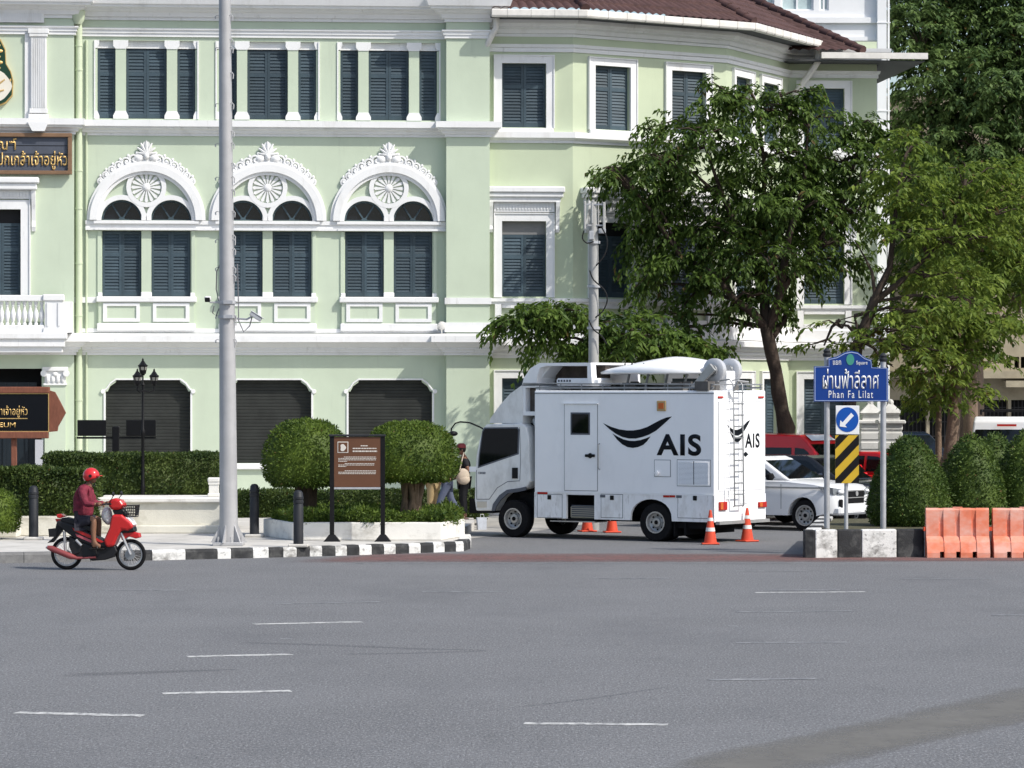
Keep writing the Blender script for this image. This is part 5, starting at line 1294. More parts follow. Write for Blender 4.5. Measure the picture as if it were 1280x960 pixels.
for c0_ in (-.52, -.12, .28, .68, 1.08):
    pol = [(x0_, z0_), (x1_, z0_), (x1_, z1_), (x0_, z1_)]
    g_ = lambda p: (p[1] - z0_) - (p[0] - x0_) * 1.05 - c0_
    pol = clip(pol, lambda p: g_(p)); pol = clip(pol, lambda p: .2 - g_(p)) if pol else pol
    if len(pol) > 2: MB().prism(pol, -.024, -.0205).build('stripe', M_black, hz)
# cones
M_or = mat('cone_orange', (.62, .075, .035), .5, .1, 6); M_refl = mat('reflective_white', (.72, .72, .70), .4, .1)
cn = None
for (x, yb, d), lab in (((888, 680.5, None), 'orange traffic cone at the near rear corner of the truck'), ((934, 677, None), 'orange traffic cone behind the truck tailgate, right one'), ((734, 0, 79.9), 'orange cone seen under the truck, left one'), ((765, 0, 79.4), 'orange cone seen under the truck, beside the rear wheel')):
    g_ = G(x, yb) if d is None else Vector((P(x, 0, d).x, d, 0))
    if cn is None:
        cn = thing('traffic_cone', lab, 'traffic cone', g_, 0, 'traffic cones round the truck')
        cr = lambda z: .145 - .118 * z / .72
        b = MB(); b.lathe([(cr(z), z) for z in (.035, .72)], seg=18); b.lathe([(cr(.72), .72), (.015, .735)], seg=18); b.build('cone_body', M_or, cn, 40)
        b = MB(); b.cbox(-.19, .19, -.19, .19, 0, .036, .015); b.build('base', M_or, cn)
        for z0_, z1_ in ((.28, .36), (.50, .57)):
            b = MB(); b.lathe([(cr(z0_) + .004, z0_), (cr(z1_) + .004, z1_)], seg=18); b.build('band', M_refl, cn, 40)
    else: dup(cn, g_, .3 * x, lab)
# water barriers
M_bar = stain(mat('barrier_orange', (.70, .20, .11), .55, .12, 3, coat=.0), (.70, .50, .43), .65, (1.2, 1.2, 1.8), .40, .65)
M_bar2 = mat('barrier_deep_orange', (.68, .085, .03), .55, .1)
wbr = None
for x0p, lab in ((1157, 'faded orange plastic water barrier, the one seen whole'), (1240.5, 'faded orange plastic water barrier cut by the right edge of the picture')):
    g_ = G(x0p, 696.5)
    if wbr is None:
        wbr = thing('road_barrier', lab, 'barrier', g_, 0, 'water barriers by the island'); Wd = 1.235; Hh = .97
        pr = [(-.27, .0), (-.27, .10), (-.21, .30), (-.11, .42), (-.085, Hh - .04), (-.06, Hh), (.06, Hh), (.085, Hh - .04), (.11, .42), (.21, .30), (.27, .10), (.27, 0)]
        b = MB()
        for a_, c_, sunk in ((0, .25, 0), (.25, .34, 1), (.34, .57, 0), (.57, .66, 1), (.66, .89, 0), (.89, .98, 1), (.98, 1.235, 0)):
            p_ = pr if not sunk else [(y * (.62 if .3 < z < Hh - .2 else .93), max(min(z, Hh - .005), .12)) for y, z in pr[:3] + [(-.11, .42), (-.085, .70), (-.085, Hh - .04)] + pr[5:7] + [(.085, Hh - .04), (.085, .70), (.11, .42)] + pr[9:]]
            b.prism_x(p_, a_, c_)
        b.build('body', M_bar, wbr)
        b = MB(); b.box(.53, .72, -.062, .062, Hh - .002, Hh + .02); b.build('filler_rim', M_bar, wbr)
        for a_ in (-.045, 1.235): MB().box(a_, a_ + .045, -.09, .09, .52, .60).build('coupling', M_bar2, wbr)
    else: dup(wbr, g_, None, lab)
# antenna pole behind the truck
ap = thing('antenna_pole', 'slender grey antenna pole with slim panels standing behind the truck', 'pole', (P(742, 0, 80.6).x, 80.6, 0))
k = 80.6 / F; za = lambda y: CH + (HY - y) * k; xs = lambda x: (x - 742) * k
MB().tube([(0, 0, 0), (0, 0, za(300)), (0, 0, za(252))], [.135, .11, .06], 12).build('shaft', mat('antenna_pole_grey', (.33, .33, .32), .6, .12, 3), ap, 40)
for x0_, w_, ya, yb, dy in ((731, 2.6, 287, 252, -.15), (740, 2.4, 280, 254, -.22), (755, 3.4, 288, 253, -.1), (748, 1.6, 282, 252, .1)): MB().cbox(xs(x0_ - w_ / 2), xs(x0_ + w_ / 2), dy - .04, dy + .04, za(ya), za(yb), .012).build('antenna', mat('antenna_grey', (.38, .38, .37), .6), ap)
b = MB()
for y in (256, 282): MB().tube([(xs(730), -.12, za(y)), (0, -.05, za(y)), (xs(756), -.1, za(y))], .02, 5).build('crossarm', M_steel, ap)
MB().cbox(xs(736), xs(742), -.2, -.06, za(300), za(289), .01).build('radio_box', M_steel, ap); MB().cbox(xs(748), xs(757), -.15, -.02, za(292), za(286), .01).build('radio_box', M_steel, ap)
for y in (303, 358, 410, 461): MB().lathe([(.13, -.03), (.155, -.03), (.155, .03), (.13, .03)], (0, 0, za(y)), 12).build('clamp', M_steel, ap)
M_cab = mat('cable_black', (.01, .01, .01), .6)
for pts_ in (((752, 284), (759, 300), (756, 318), (745, 332)), ((737, 338), (742, 350), (755, 362), (759, 375), (754, 388), (744, 397)), ((736, 400), (742, 412), (752, 420), (758, 430)), ((736, 460), (742, 474), (754, 482)), ((730, 288), (728, 298), (734, 304), (742, 302))):
    q = [P(x, y, 80.4) for x, y in pts_]; b = MB(); pp = []
    for i in range(len(q) - 1):
        for t in (0, .33, .66):
            p0 = q[max(i - 1, 0)]; p1 = q[i]; p2 = q[i + 1]; p3 = q[min(i + 2, len(q) - 1)]
            pp.append(.5 * (2 * p1 + (p2 - p0) * t + (2 * p0 - 5 * p1 + 4 * p2 - p3) * t * t + (3 * p1 - p0 - 3 * p2 + p3) * t ** 3))
    pp.append(q[-1]); b.tube(pp, .018, 5); b.build('cable', M_cab, ap, 60, True)
# gate pillars
M_gp = stain(mat('gate_white', (.60, .60, .58), .8, .08, 2), (.35, .34, .32), .6, (2, 2, 1))
for x, lab, dd in ((1113, 'white gate pillar with pyramid cap right of the blue sign post', 95), (1088, 'white rusticated gate pillar half hidden behind the blue sign post', 97)):
    gp_ = thing('gate_pillar', lab, 'pillar', (P(x, 0, dd).x, dd, 0), 0, 'white gate pillars'); k = dd / F; w_ = 14 * k
    zz = lambda y: CH + (HY - y) * k
    for i in range(7): MB().cbox(-w_, w_, -w_, w_, zz(610 - 12 * i) - (0 if i else 10 * k), zz(600 - 12 * i), .03).build('block', M_gp, gp_)
    MB().box(-w_ * .92, w_ * .92, -w_ * .92, w_ * .92, 0, zz(530)).build('core', M_gp, gp_)
    MB().cbox(-w_ * 1.25, w_ * 1.25, -w_ * 1.25, w_ * 1.25, zz(530), zz(525), .03).build('cornice', M_gp, gp_)
    b = MB(); b.lathe([(w_ * 1.1, zz(525)), (w_ * 1.0, zz(518)), (w_ * 1.45, zz(516)), (w_ * .4, zz(506)), (w_ * .3, zz(504))], seg=4, a0=R(45)); b.ball((0, 0, zz(503)), w_ * .3, 8, 6); b.build('cap', M_gp, gp_)
# far shop row, right
sh = thing('shop_row', 'shaded beige shop building with dark grilles behind the right hand trees', 'building', (P(1220, 0, 121).x, 121, 0)); k = 121 / F
zz = lambda y: CH + (HY - y) * k; X_ = lambda x: P(x, 0, 121).x
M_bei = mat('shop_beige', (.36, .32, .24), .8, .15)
hs = [(X_(x), X_(x + 46), 0, zz(500)) for x in (1062, 1112, 1162, 1214, 1264, 1314)] + [(X_(x), X_(x + 6), zz(460), zz(446)) for x in (1258, 1268, 1276, 1290)]
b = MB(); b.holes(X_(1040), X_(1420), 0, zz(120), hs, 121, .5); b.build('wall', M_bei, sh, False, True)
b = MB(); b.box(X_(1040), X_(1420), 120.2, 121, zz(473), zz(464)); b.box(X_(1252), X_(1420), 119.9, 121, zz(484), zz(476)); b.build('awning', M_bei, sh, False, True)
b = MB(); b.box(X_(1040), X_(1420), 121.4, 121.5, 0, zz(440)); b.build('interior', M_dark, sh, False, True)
for x in (1062, 1112, 1162, 1214, 1264, 1314):
    b = MB()
    for q in range(9): b.box(X_(x + 5 * q), X_(x + 5 * q + .8), 121.3, 121.34, 0, zz(500))
    for q in range(6): b.box(X_(x), X_(x + 46), 121.33, 121.36, zz(600 - 18 * q), zz(598.8 - 18 * q))
    b.build('grille', mat('grille_grey', (.05, .05, .055), .6), sh, False, True)
# ------------------------------------------------------------------ the white outside-broadcast truck
TH = R(35); fw = Vector((-math.cos(TH), math.sin(TH))); rt = Vector((math.sin(TH), math.cos(TH)))
TC = Vector((4.343, 73.82)); TW = 1.07
def St(px, py=None):
    k = (px - 640) / F; t = (TC.x - k * TC.y) / (-fw.x + fw.y * k); d = TC.y + fw.y * t
    return t if py is None else (t, CH - (py - HY) / F * d)
def Rr(px, py=None):
    k = (px - 640) / F; w_ = (TC.y * k - TC.x) / (rt.x - rt.y * k); d = TC.y + rt.y * w_
    return TW - w_ if py is None else (TW - w_, CH - (py - HY) / F * d)
def Zy(X, Y, y, y0=430, x0=740):
    px, py = x0 + X / 3.555, y0 + Y / 3.555; k = (px - 640) / F; c = TC + rt * (TW - y)
    t = (c.x - k * c.y) / (-fw.x + fw.y * k); return (t, CH - (py - HY) / F * (c.y + fw.y * t))
def Z3(X, Y): return St(540 + X / 3.555, 430 + Y / 3.555)     # enlarged view of the cab
def Z4(X, Y): return St(740 + X / 3.555, 430 + Y / 3.555)     # enlarged view of the box
M_tw = stain(mat('truck_white', (.90, .91, .92), .32, .02, 1, coat=.25), (.62, .63, .64), .3, (1.2, 1.2, .5))
M_cw = stain(mat('cab_white', (.78, .79, .78), .38, .03, 1.5, coat=.2), (.42, .42, .40), .55, (2.0, 2.0, 1.0), .48, .72)
M_sk = stain(stain(mat('skirt_white', (.86, .87, .88), .4, .03, 1, coat=.2), (.45, .43, .39), .55, (2.5, 2.5, 1.2), .48, .72), (.28, .27, .25), .5, (9, 9, 2.5), .60, .72)
M_gap = mat('seam_dark', (.10, .11, .13), .7); M_rub = mat('tyre_rubber', (.011, .011, .012), .9, .25, 8, spec=.15); M_glass = mat('car_glass', (.004, .005, .006), .05, .1, spec=.45)
M_chas = mat('chassis_black', (.008, .008, .009), .8, .2, spec=.15); M_rim = mat('rim_steel', (.42, .42, .41), .4, .12, 6, metal=.5)
M_amber = mat('lamp_amber', (.55, .13, .03), .25); M_redl = mat('lamp_red', (.42, .02, .015), .25); M_logo = mat('logo_navy', (.003, .005, .009), .5, spec=.15)
M_met = mat('roof_metal', (.30, .31, .32), .45, .15, 5, metal=.6)
root = TC + rt * TW
truck = thing('broadcast_truck', 'white satellite broadcast truck with dark logo and folded roof dish', 'truck', (root.x, root.y, 0), math.pi - TH)
def tb(mb, name, m, parent=None, smooth=False): return mb.build(name, m, parent or truck, smooth)
BL = St(668); BZ = 3.28; SK = 1.03
o = tb(MB().box(0, BL, -TW, TW, SK, BZ), 'box_body', M_tw); bevel(o, .025, 2)
side = Matrix.Translation((0, 0, 0)) @ Matrix.Rotation(math.pi, 4, 'Z')
# skirt with arch and open locker
a0, a1 = St(840), St(788); c0, c1 = St(743), St(708); zb = .45; ac = (a0 + a1) / 2; ar_ = (a1 - a0) / 2
def skirt(y0, y1, opening):
    b = MB(); pts = [(0.0, zb), (0.0, SK - .004)] + [(BL, SK - .004), (BL, zb)]
    seg = [(BL, zb)]
    if opening: seg += [(c1, zb), (c1, .98), (c0, .98), (c0, zb)]
    arch = [(ac + ar_ * math.cos(t), zb + (.92 - zb) * math.sin(t) ** .8) for t in [math.pi * q / 12 for q in range(13)]]
    poly = [(0, zb), (0, SK - .004), (BL, SK - .004)] + seg + arch
    b.prism(poly, y0, y1); return b
tb(skirt(TW - .06, TW + .004, True), 'skirt', M_sk); tb(skirt(-TW - .004, -TW + .06, False), 'skirt', M_tw)
b = MB(); b.box(c0 - .05, c1 + .05, TW - .62, TW - .55, .42, 1.0); b.box(c0 - .05, c1 + .05, TW - .55, TW - .06, .40, .46); b.box(c0 - .05, c0 - .02, TW - .55, TW - .065, .46, .98); b.box(c1 + .02, c1 + .05, TW - .55, TW - .065, .46, .98); tb(b, 'locker', M_chas)
b = MB(); q0, q1 = Z3(600, 722), Z3(718, 785); b.cbox(q1[0], q0[0], TW - .5, TW - .12, .46, q0[1], .02); lk = tb(b, 'equipment_case', mat('case_beige', (.5, .47, .38), .6))
b = MB()
for q in range(6): b.box(q1[0] + .05, q0[0] - .05, TW - .12, TW - .105, .5 + q * .045, .525 + q * .045)
link('grille', b.mesh('grille', M_gap), lk)
b = MB(); b.box(c0, c1 + .45, TW - .5, TW - .02, .375, .40); tb(b, 'step_tray', M_rim)
# chassis
b = MB(); b.box(.1, 6.2, -.42, -.32, .55, .75); b.box(.1, 6.2, .32, .42, .55, .75); b.box(.2, 1.1, -.95, .95, .30, .50); b.box(a0 - .32, a0 - .26, -1.0, 1.0, .16, .6); b.box(2.9, 3.7, -.95, -.5, .35, .7); b.box(BL - .2, BL + .6, -.8, .8, .5, 1.0); tb(b, 'chassis', M_chas)
# panels with seams
def panel(name, p0, p1, y=TW + .004, m=None, r_=0):
    (xa, za_), (xb, zb_) = p0, p1; xa, xb = max(xa, xb), min(xa, xb); za_, zb_ = max(za_, zb_), min(za_, zb_)
    o = tb(MB().box(xb, xa, y - .01, y + .004, zb_, za_), name, m or M_tw); b = MB(); e = .011
    b.box(xb - e, xa + e, y - .012, y + .0015, zb_ - e, za_ + e); link('seam', b.mesh('seam', M_gap), o); return o
dr = panel('door', Z3(590, 268), Z3(735, 652))
b = MB(); xa, za_ = Z3(622, 310); xb, zb_ = Z3(698, 398); b.cbox(xb, xa, TW, TW + .02, zb_, za_, .014); link('door_window', b.mesh('door_window', M_glass), dr)
b = MB(); b.box(xb - .03, xa + .03, TW, TW + .0125, zb_ - .03, za_ + .03); link('window_frame', b.mesh('window_frame', M_gap), dr)
hx, hz_ = Z3(704, 496); b = MB(); b.lathe([(.0, 0), (.06, 0), (.05, .03), (0, .035)], (0, 0, 0), 10, 'y'); b.cbox(-.13, .13, .0, .03, -.03, .03, .01); link('handle', b.mesh('handle', M_black), dr, (hx, TW + .008, hz_))
hx, hz_ = Z3(745, 500); tb(MB().tube([(hx, TW, hz_ - .28), (hx, TW + .06, hz_ - .27), (hx, TW + .06, hz_ + .27), (hx, TW, hz_ + .28)], .014, 6), 'grab_rail', M_met)
tb(MB().box(Z3(740, 262)[0], Z3(582, 262)[0], TW, TW + .035, Z3(582, 267)[1], Z3(582, 262)[1]), 'drip_rail', M_tw)
for p0, p1, lx in ((Z3(470, 668), Z3(578, 772), Z3(523, 681)), (Z4(42, 668), Z4(136, 772), Z4(90, 683)), (Z4(383, 670), Z4(538, 775), Z4(459, 685))):
    o = panel('locker_door', p0, p1, TW + .006, M_sk); b = MB(); b.cbox(-.05, .05, 0, .018, -.05, .05, .008); link('latch', b.mesh('latch', M_black), o, (lx[0], TW + .008, lx[1]))
tb(MB().box(0.02, BL - .02, TW, TW + .014, SK - .012, SK + .012), 'trim_rail', M_tw)
tb(MB().box(0.0, BL, TW + .001, TW + .01, BZ - .07, BZ - .058), 'roof_seam', M_gap)
for p0, p1, m in ((Z4(318, 672), Z4(344, 682), M_redl), (Z4(346, 672), Z4(370, 682), M_redl), (Z3(470, 657), Z3(514, 667), M_redl), (Z4(376, 672), Z4(400, 684), M_gap), (Z4(38, 670), Z4(60, 682), M_gap)):
    tb(MB().box(p1[0], p0[0], TW + .004, TW + .018, p1[1], p0[1]), 'marker_light', m)
p0, p1 = Z4(290, 252), Z4(330, 298); o = tb(MB().cbox(p1[0], p0[0], TW, TW + .03, p1[1], p0[1], .01), 'side_lamp', mat('lamp_tan', (.42, .30, .14), .5))
b = MB(); b.box(p1[0] + .05, p0[0] - .05, TW + .03, TW + .036, p1[1] + .05, p0[1] - .05); link('lens', b.mesh('lens', M_amber), o)
vent = panel('vent_grille', Z4(380, 515), Z4(526, 632)); b = MB(); p0, p1 = Z4(386, 520), Z4(521, 626)
nl = 19
for q in range(nl):
    z_ = p1[1] + (p0[1] - p1[1]) * q / nl
    for s0, s1 in ((p1[0], (p0[0] + p1[0]) / 2 - .012), ((p0[0] + p1[0]) / 2 + .012, p0[0])): b.prism_x([(TW + .006, z_ + .004), (TW + .022, z_ + .002), (TW + .010, z_ + .024)], s0, s1)
link('louvre', b.mesh('louvre', M_tw), vent)
b = MB(); b.box(p1[0], p0[0], TW + .0065, TW + .0085, p1[1], p0[1]); link('vent_shadow', b.mesh('vent_shadow', M_gap), vent)
hat = panel('hatch', Z4(279, 516), Z4(348, 589)); q = Z4(292, 573); b = MB(); b.lathe([(.0, 0), (.05, 0), (.05, .05), (.0, .055)], (0, 0, 0), 10, 'y'); link('socket', b.mesh('socket', M_tw), hat, (q[0], TW + .01, q[1]))
# logo
def poly(pts, y0, y1, name, conv=Z4):
    b = MB(); b.prism([conv(*p) for p in pts], y0, y1); return tb(b, name, M_logo)
sw1 = [(50, 352), (85, 368), (120, 379), (155, 384), (185, 384), (215, 379), (245, 369), (275, 353), (305, 337), (330, 327), (355, 322), (335, 341), (312, 362), (285, 385), (255, 402), (225, 413), (195, 420), (165, 420), (135, 413), (105, 398), (78, 378)]
sw2 = [(92, 398), (115, 412), (140, 424), (165, 430), (190, 431), (215, 427), (240, 419), (260, 411), (245, 432), (228, 448), (205, 458), (182, 462), (158, 458), (135, 446), (112, 425)]
poly(sw1, TW + .0005, TW + .006, 'logo_swoosh'); poly(sw2, TW + .0005, TW + .006, 'logo_swoosh')
p0, p1 = Z4(288, 495), Z4(485, 401)
t_ = text('lettering', 'AIS', M_logo, truck, -p0[0], p0[1], p0[0] - p1[0], p1[1] - p0[1], 0, .006, bold=.03, spacing=1.12); t_.matrix_local = Matrix.Translation((0, TW + .003, 0)) @ side
# rear face
rear = Matrix.Rotation(-math.pi / 2, 4, 'Z')
def R4(X, Y): return Rr(740 + X / 3.555, 430 + Y / 3.555)
def rbox(p0, p1, x0, x1, name, m, parent=None, c=0):
    b = MB(); ya, yb = min(p0[0], p1[0]), max(p0[0], p1[0]); za_, zb_ = min(p0[1], p1[1]), max(p0[1], p1[1])
    (b.cbox(x0, x1, ya, yb, za_, zb_, c) if c else b.box(x0, x1, ya, yb, za_, zb_)); me = b.mesh(name, m); return link(name, me, parent or truck)
tb(MB().box(-.004, .05, -TW + .01, TW - .01, zb, SK), 'rear_apron', M_tw)
d1 = rbox(R4(562, 258), R4(760, 645), -.012, .0, 'rear_door', M_tw)
b = MB(); e = .012; y0, y1 = R4(760, 0)[0], R4(562, 0)[0]; z0, z1 = R4(660, 642)[1], R4(660, 258)[1]
b.box(-.002, .002, y0 - e, y1 + e, z0 - e, z1 + e); b.box(-.0135, -.0125, (y0 + y1) / 2 - .006, (y0 + y1) / 2 + .006, z0, z1); link('seam', b.mesh('seam', M_gap), d1)
def rpoly(pts, name):
    n = len(pts); v = [R4(*p) for p in pts]; b = MB()
    b.add([(-.013, y, z) for y, z in v] + [(-.019, y, z) for y, z in v], [tuple(range(n)), tuple(range(2 * n - 1, n - 1, -1))] + [(i, i + n, (i + 1) % n + n, (i + 1) % n) for i in range(n)]); tb(b, name, M_logo)
def sq(pts): return [(598 + (x - 50) * (102 / 305), 338 + (y - 322) * .70) for x, y in pts]
rpoly(sq(sw1), 'logo_swoosh'); rpoly(sq(sw2), 'logo_swoosh')
p0, p1 = R4(678, 462), R4(742, 396); t_ = text('lettering', 'AIS', M_logo, truck, -p0[0], p0[1], p0[0] - p1[0], p1[1] - p0[1], 0, .006, bold=.02, spacing=1.12); t_.matrix_local = Matrix.Translation((-.016, 0, 0)) @ rear
rpoly([(668, 490), (680, 478), (692, 490), (680, 502)], 'lock_plate')
for X in (561, 736):
    o = rbox(R4(X, 702), R4(X + 33, 738 if X < 600 else 725), -.05, -.004, 'tail_lamp', M_redl, None, .01); rbox(R4(X + 2, 704), R4(X + 13, 735 if X < 600 else 722), -.056, -.05, 'indicator', M_amber, o)
for X in (558, 738): rbox(R4(X, 232), R4(X + 22, 240), -.025, 0, 'marker_light', M_redl)
rbox(R4(655, 672), R4(688, 708), -.02, -.004, 'number_plate', M_pw)
tb(MB().box(-.12, -.02, -TW + .02, TW - .02, .40, .47), 'rear_bumper', M_rim)
lad = MB(); ya, yb = R4(611, 0)[0], R4(651, 0)[0]; zt_, zb_ = R4(630, 165)[1], R4(630, 718)[1]
for y in (ya, yb): lad.tube([(.25, y, zt_ + .0), (.0, y, zt_ + .04), (-.10, y, zt_ - .08), (-.13, y, zb_), (-.10, y, zb_ - .02)], .018, 6)
z_ = zb_
while z_ < zt_ - .1: lad.tube([(-.125, ya, z_), (-.125, yb, z_)], .015, 6); z_ += .245
tb(lad, 'ladder', M_met, None, 50)
lad = MB(); ya2, yb2 = R4(588, 0)[0], R4(606, 0)[0]
for y in (ya2, yb2): lad.box(-.03, -.013, y - .012, y + .012, R4(600, 700)[1], R4(600, 262)[1])
for q in range(9): lad.box(-.028, -.014, yb2, ya2, R4(600, 690 - 50 * q)[1], R4(600, 686 - 50 * q)[1])
tb(lad, 'handrail', M_tw)
# cab
CW = 1.0
def cabp(pts, y0, y1, name, m, parent=None): b = MB(); b.prism([Z3(*p) for p in pts], y0, y1); me = b.mesh(name, m); return link(name, me, parent or truck)
cab_o = [(190, 742), (183, 690), (186, 600), (190, 500), (204, 430), (221, 374), (236, 357), (390, 352), (414, 368), (424, 420), (432, 610), (412, 642), (386, 648), (330, 655), (296, 684), (274, 724), (268, 742)]
cab = cabp(cab_o, -CW, CW + .03, 'cab', M_cw); bevel(cab, .035, 3)
cabp([(205, 543), (208, 500), (222, 392), (231, 377), (374, 375), (378, 382), (375, 485), (330, 500)], CW + .02, CW + .036, 'side_window', M_glass, cab)
cabp([(199, 552), (203, 498), (218, 388), (228, 371), (376, 369), (384, 380), (381, 490), (332, 506)], CW + .018, CW + .0335, 'window_rubber', M_gap, cab)
b = MB()
for pts in (((385, 370), (389, 520), (386, 605)), ((193, 560), (194, 690)), ((193, 690), (250, 690)), ((250, 690), (285, 640), (330, 612), (386, 608))):
    v = [Z3(*p) for p in pts]; b.tube([(x, CW + .031, z) for x, z in v], .007, 4)
link('door_seam', b.mesh('door_seam', M_gap), cab)
cabp([(353, 550), (377, 550), (377, 598), (353, 598)], CW + .02, CW + .05, 'handle', M_black, cab)
cabp([(262, 742), (268, 712), (296, 672), (330, 648), (388, 640), (414, 634), (412, 650), (386, 656), (334, 664), (302, 692), (282, 722), (276, 742)], CW + .0, CW + .05, 'wheel_arch_trim', M_gap, cab)
wsx, wsz = Z3(204, 430); b = MB(); v0, v1 = Z3(193, 500), Z3(222, 385)
b.add([(v0[0] + .012, -CW + .1, v0[1]), (v0[0] + .012, CW - .1, v0[1]), (v1[0] + .012, CW - .16, v1[1]), (v1[0] + .012, -CW + .16, v1[1])], [(0, 1, 2, 3)]); link('windscreen', b.mesh('windscreen', M_glass), cab)
cabp([(160, 690), (188, 685), (188, 742), (262, 742), (262, 752), (160, 752)], -CW, CW + .01, 'bumper', M_chas)
cabp([(197, 700), (238, 700), (238, 726), (197, 726)], CW + .02, CW + .05, 'corner_lamp', mat('lamp_clear', (.55, .52, .45), .2), cab)
b = MB(); rl = random.Random(2); v = Z3(202, 574); v2 = Z3(234, 584)
t_ = text('lettering', 'FORWARD', M_gap, cab, -v[0], Z3(202, 578)[1], v[0] - v2[0], .05, 0, .004); t_.matrix_local = Matrix.Translation((0, CW + .034, 0)) @ side
cabp([(160, 545), (192, 545), (192, 568), (160, 568)], CW - .1, CW + .02, 'steer_lamp', M_tw, cab)
cabp([(244, 352), (248, 330), (290, 272), (335, 222), (388, 183), (392, 352)], -.85, CW - .03, 'wind_deflector', M_cw)
# upper fairing, an open white hoop over the cab
b = MB(); prf = [(390, 180), (398, 150), (428, 107), (468, 84), (695, 83), (701, 178)]; inn = [(455, 178), (456, 150), (468, 106), (497, 97), (680, 97), (680, 178)]
for (a_, c_), (a2, c2) in zip(zip(prf, inn), zip(prf[1:], inn[1:])):
    b.prism([Z3(*a_), Z3(*a2), Z3(*c2), Z3(*c_)], .78, .98)
b.prism([Z3(*p) for p in ((390, 180), (398, 150), (428, 107), (468, 84), (497, 97), (456, 150), (452, 180))], -.9, .78)
b.prism([Z3(*p) for p in ((468, 84), (695, 83), (696, 92), (480, 95))], -.9, .78); b.prism([Z3(*p) for p in prf], -.98, -.9)
tb(b, 'upper_fairing', M_tw)
b = MB(); b.prism([Z3(*p) for p in ((460, 176), (470, 100), (684, 97), (684, 176))], .1, .3); tb(b, 'fairing_lining', mat('lining_brown', (.075, .06, .05), .7, .4, 4))
b = MB(); pts = [(392, 190), (455, 190), (455, 318), (392, 318)]
for q in (((388, 186), (462, 194)), ((388, 300), (462, 318)), ((388, 194), (402, 300)), ((448, 194), (462, 300))):
    a_, c_ = Z3(*q[0]), Z3(*q[1]); b.box(c_[0], a_[0], -.9, .95, c_[1], a_[1])
tb(b, 'generator_frame', M_tw); a_, c_ = Z3(404, 196), Z3(447, 300); tb(MB().box(c_[0], a_[0], -.8, .78, c_[1], a_[1]), 'generator', mat('gen_brown', (.10, .085, .075), .6, .3, 5))
a_, c_ = Z3(395, 352), Z3(440, 640); tb(MB().box(c_[0] + .02, a_[0], -.7, .7, .6, a_[1]), 'bulkhead', M_chas)
a_, c_ = Z3(410, 330), Z3(440, 620); tb(MB().tube([(a_[0] - .2, .82, 1.0), (a_[0] - .2, .82, 2.45), (a_[0] - .1, .8, 2.6), (a_[0], .6, 2.65)], .07, 8), 'snorkel', M_rim, None, 50)
m_ = [Z3(85, 470), Z3(90, 375), Z3(105, 352), Z3(125, 346), Z3(165, 350), Z3(205, 368), Z3(232, 384)]
tb(MB().tube([(x, CW + .12 - .02 * i, z) for i, (x, z) in enumerate(m_)], .018, 6), 'mirror_arm', M_black, None, 50)
x, z = Z3(100, 398); tb(MB().ball((x, CW + .12, z), (.10, .12, .06), 10, 6), 'mirror', M_black, None, 50)
x, z = Z3(74, 408); tb(MB().cbox(x - .03, x + .05, CW + .05, CW + .2, z - .08, z + .08, .02), 'mirror', M_black)
# wheels
def wheel_mesh(r, w, rr, m=M_rim, holes_=8):
    b = MB(); b.lathe([(rr, -w / 2), (r * .95, -w / 2), (r, -w * .36), (r, w * .36), (r * .95, w / 2), (rr, w / 2), (rr - .01, w * .3), (rr - .01, -w * .3)], seg=32, axis='y', loop=True); ty = b.mesh('tyre', M_rub, 35)
    b = MB(); b.lathe([(rr + .004, w / 2 - .01), (rr + .004, w / 2 + .006), (rr * .9, w / 2 + .004), (rr * .84, w * .22), (rr * .6, w * .10), (rr * .45, w * .20), (rr * .42, w * .34), (rr * .25, w * .36), (0.005, w * .36)], seg=24, axis='y', caps=(False, True)); rm = b.mesh('rim', m, 30)
    b = MB()
    for q in range(holes_): a = 2 * math.pi * q / holes_; b.lathe([(.0, 0), (rr * .10, 0), (rr * .10, .012), (0, .012)], (rr * .68 * math.cos(a), w * .13, rr * .68 * math.sin(a)), 8, 'y')
    hl = b.mesh('rim_hole', M_chas); b = MB(); b.lathe([(rr * .2, w * .35), (rr * .2, w * .40), (rr * .14, w * .42), (.004, w * .42)], seg=10, axis='y'); hb = b.mesh('hub', M_chas, 40)
    return ty, rm, hl, hb
def put_wheel(parent, wm, x, y, z, flip):
    o = link('wheel', wm[0], parent, (x, y, z), (0, 0, math.pi if flip else 0))
    for nm, me in zip(('rim', 'rim_hole', 'hub'), wm[1:]): link(nm, me, o)
    return o
twm = wheel_mesh(.415, .27, .235)
xf, xr_ = St(640.5), St(818.5)
for x in (xf, xr_):
    for s in (1, -1): put_wheel(truck, twm, x, s * (TW - .155), .415, s < 0)
for s in (1, -1): link('tyre', twm[0], truck, (xr_, s * .62, .415))
tb(MB().box(xf - .6, xf + .6, -.9, .72, .62, 1.0), 'wheel_well', M_chas); tb(MB().box(ac - .62, ac + .62, -.9, .75, .7, 1.0), 'wheel_well', M_chas)
tb(MB().box(a0 - .05, a0 - .03, .55, TW - .02, .12, .5), 'mud_flap', M_rub)
tb(MB().lathe([(.0, 0), (.22, 0), (.22, .9), (0, .9)], (2.6, -.6, .62), 12, 'x'), 'fuel_tank', M_chas)
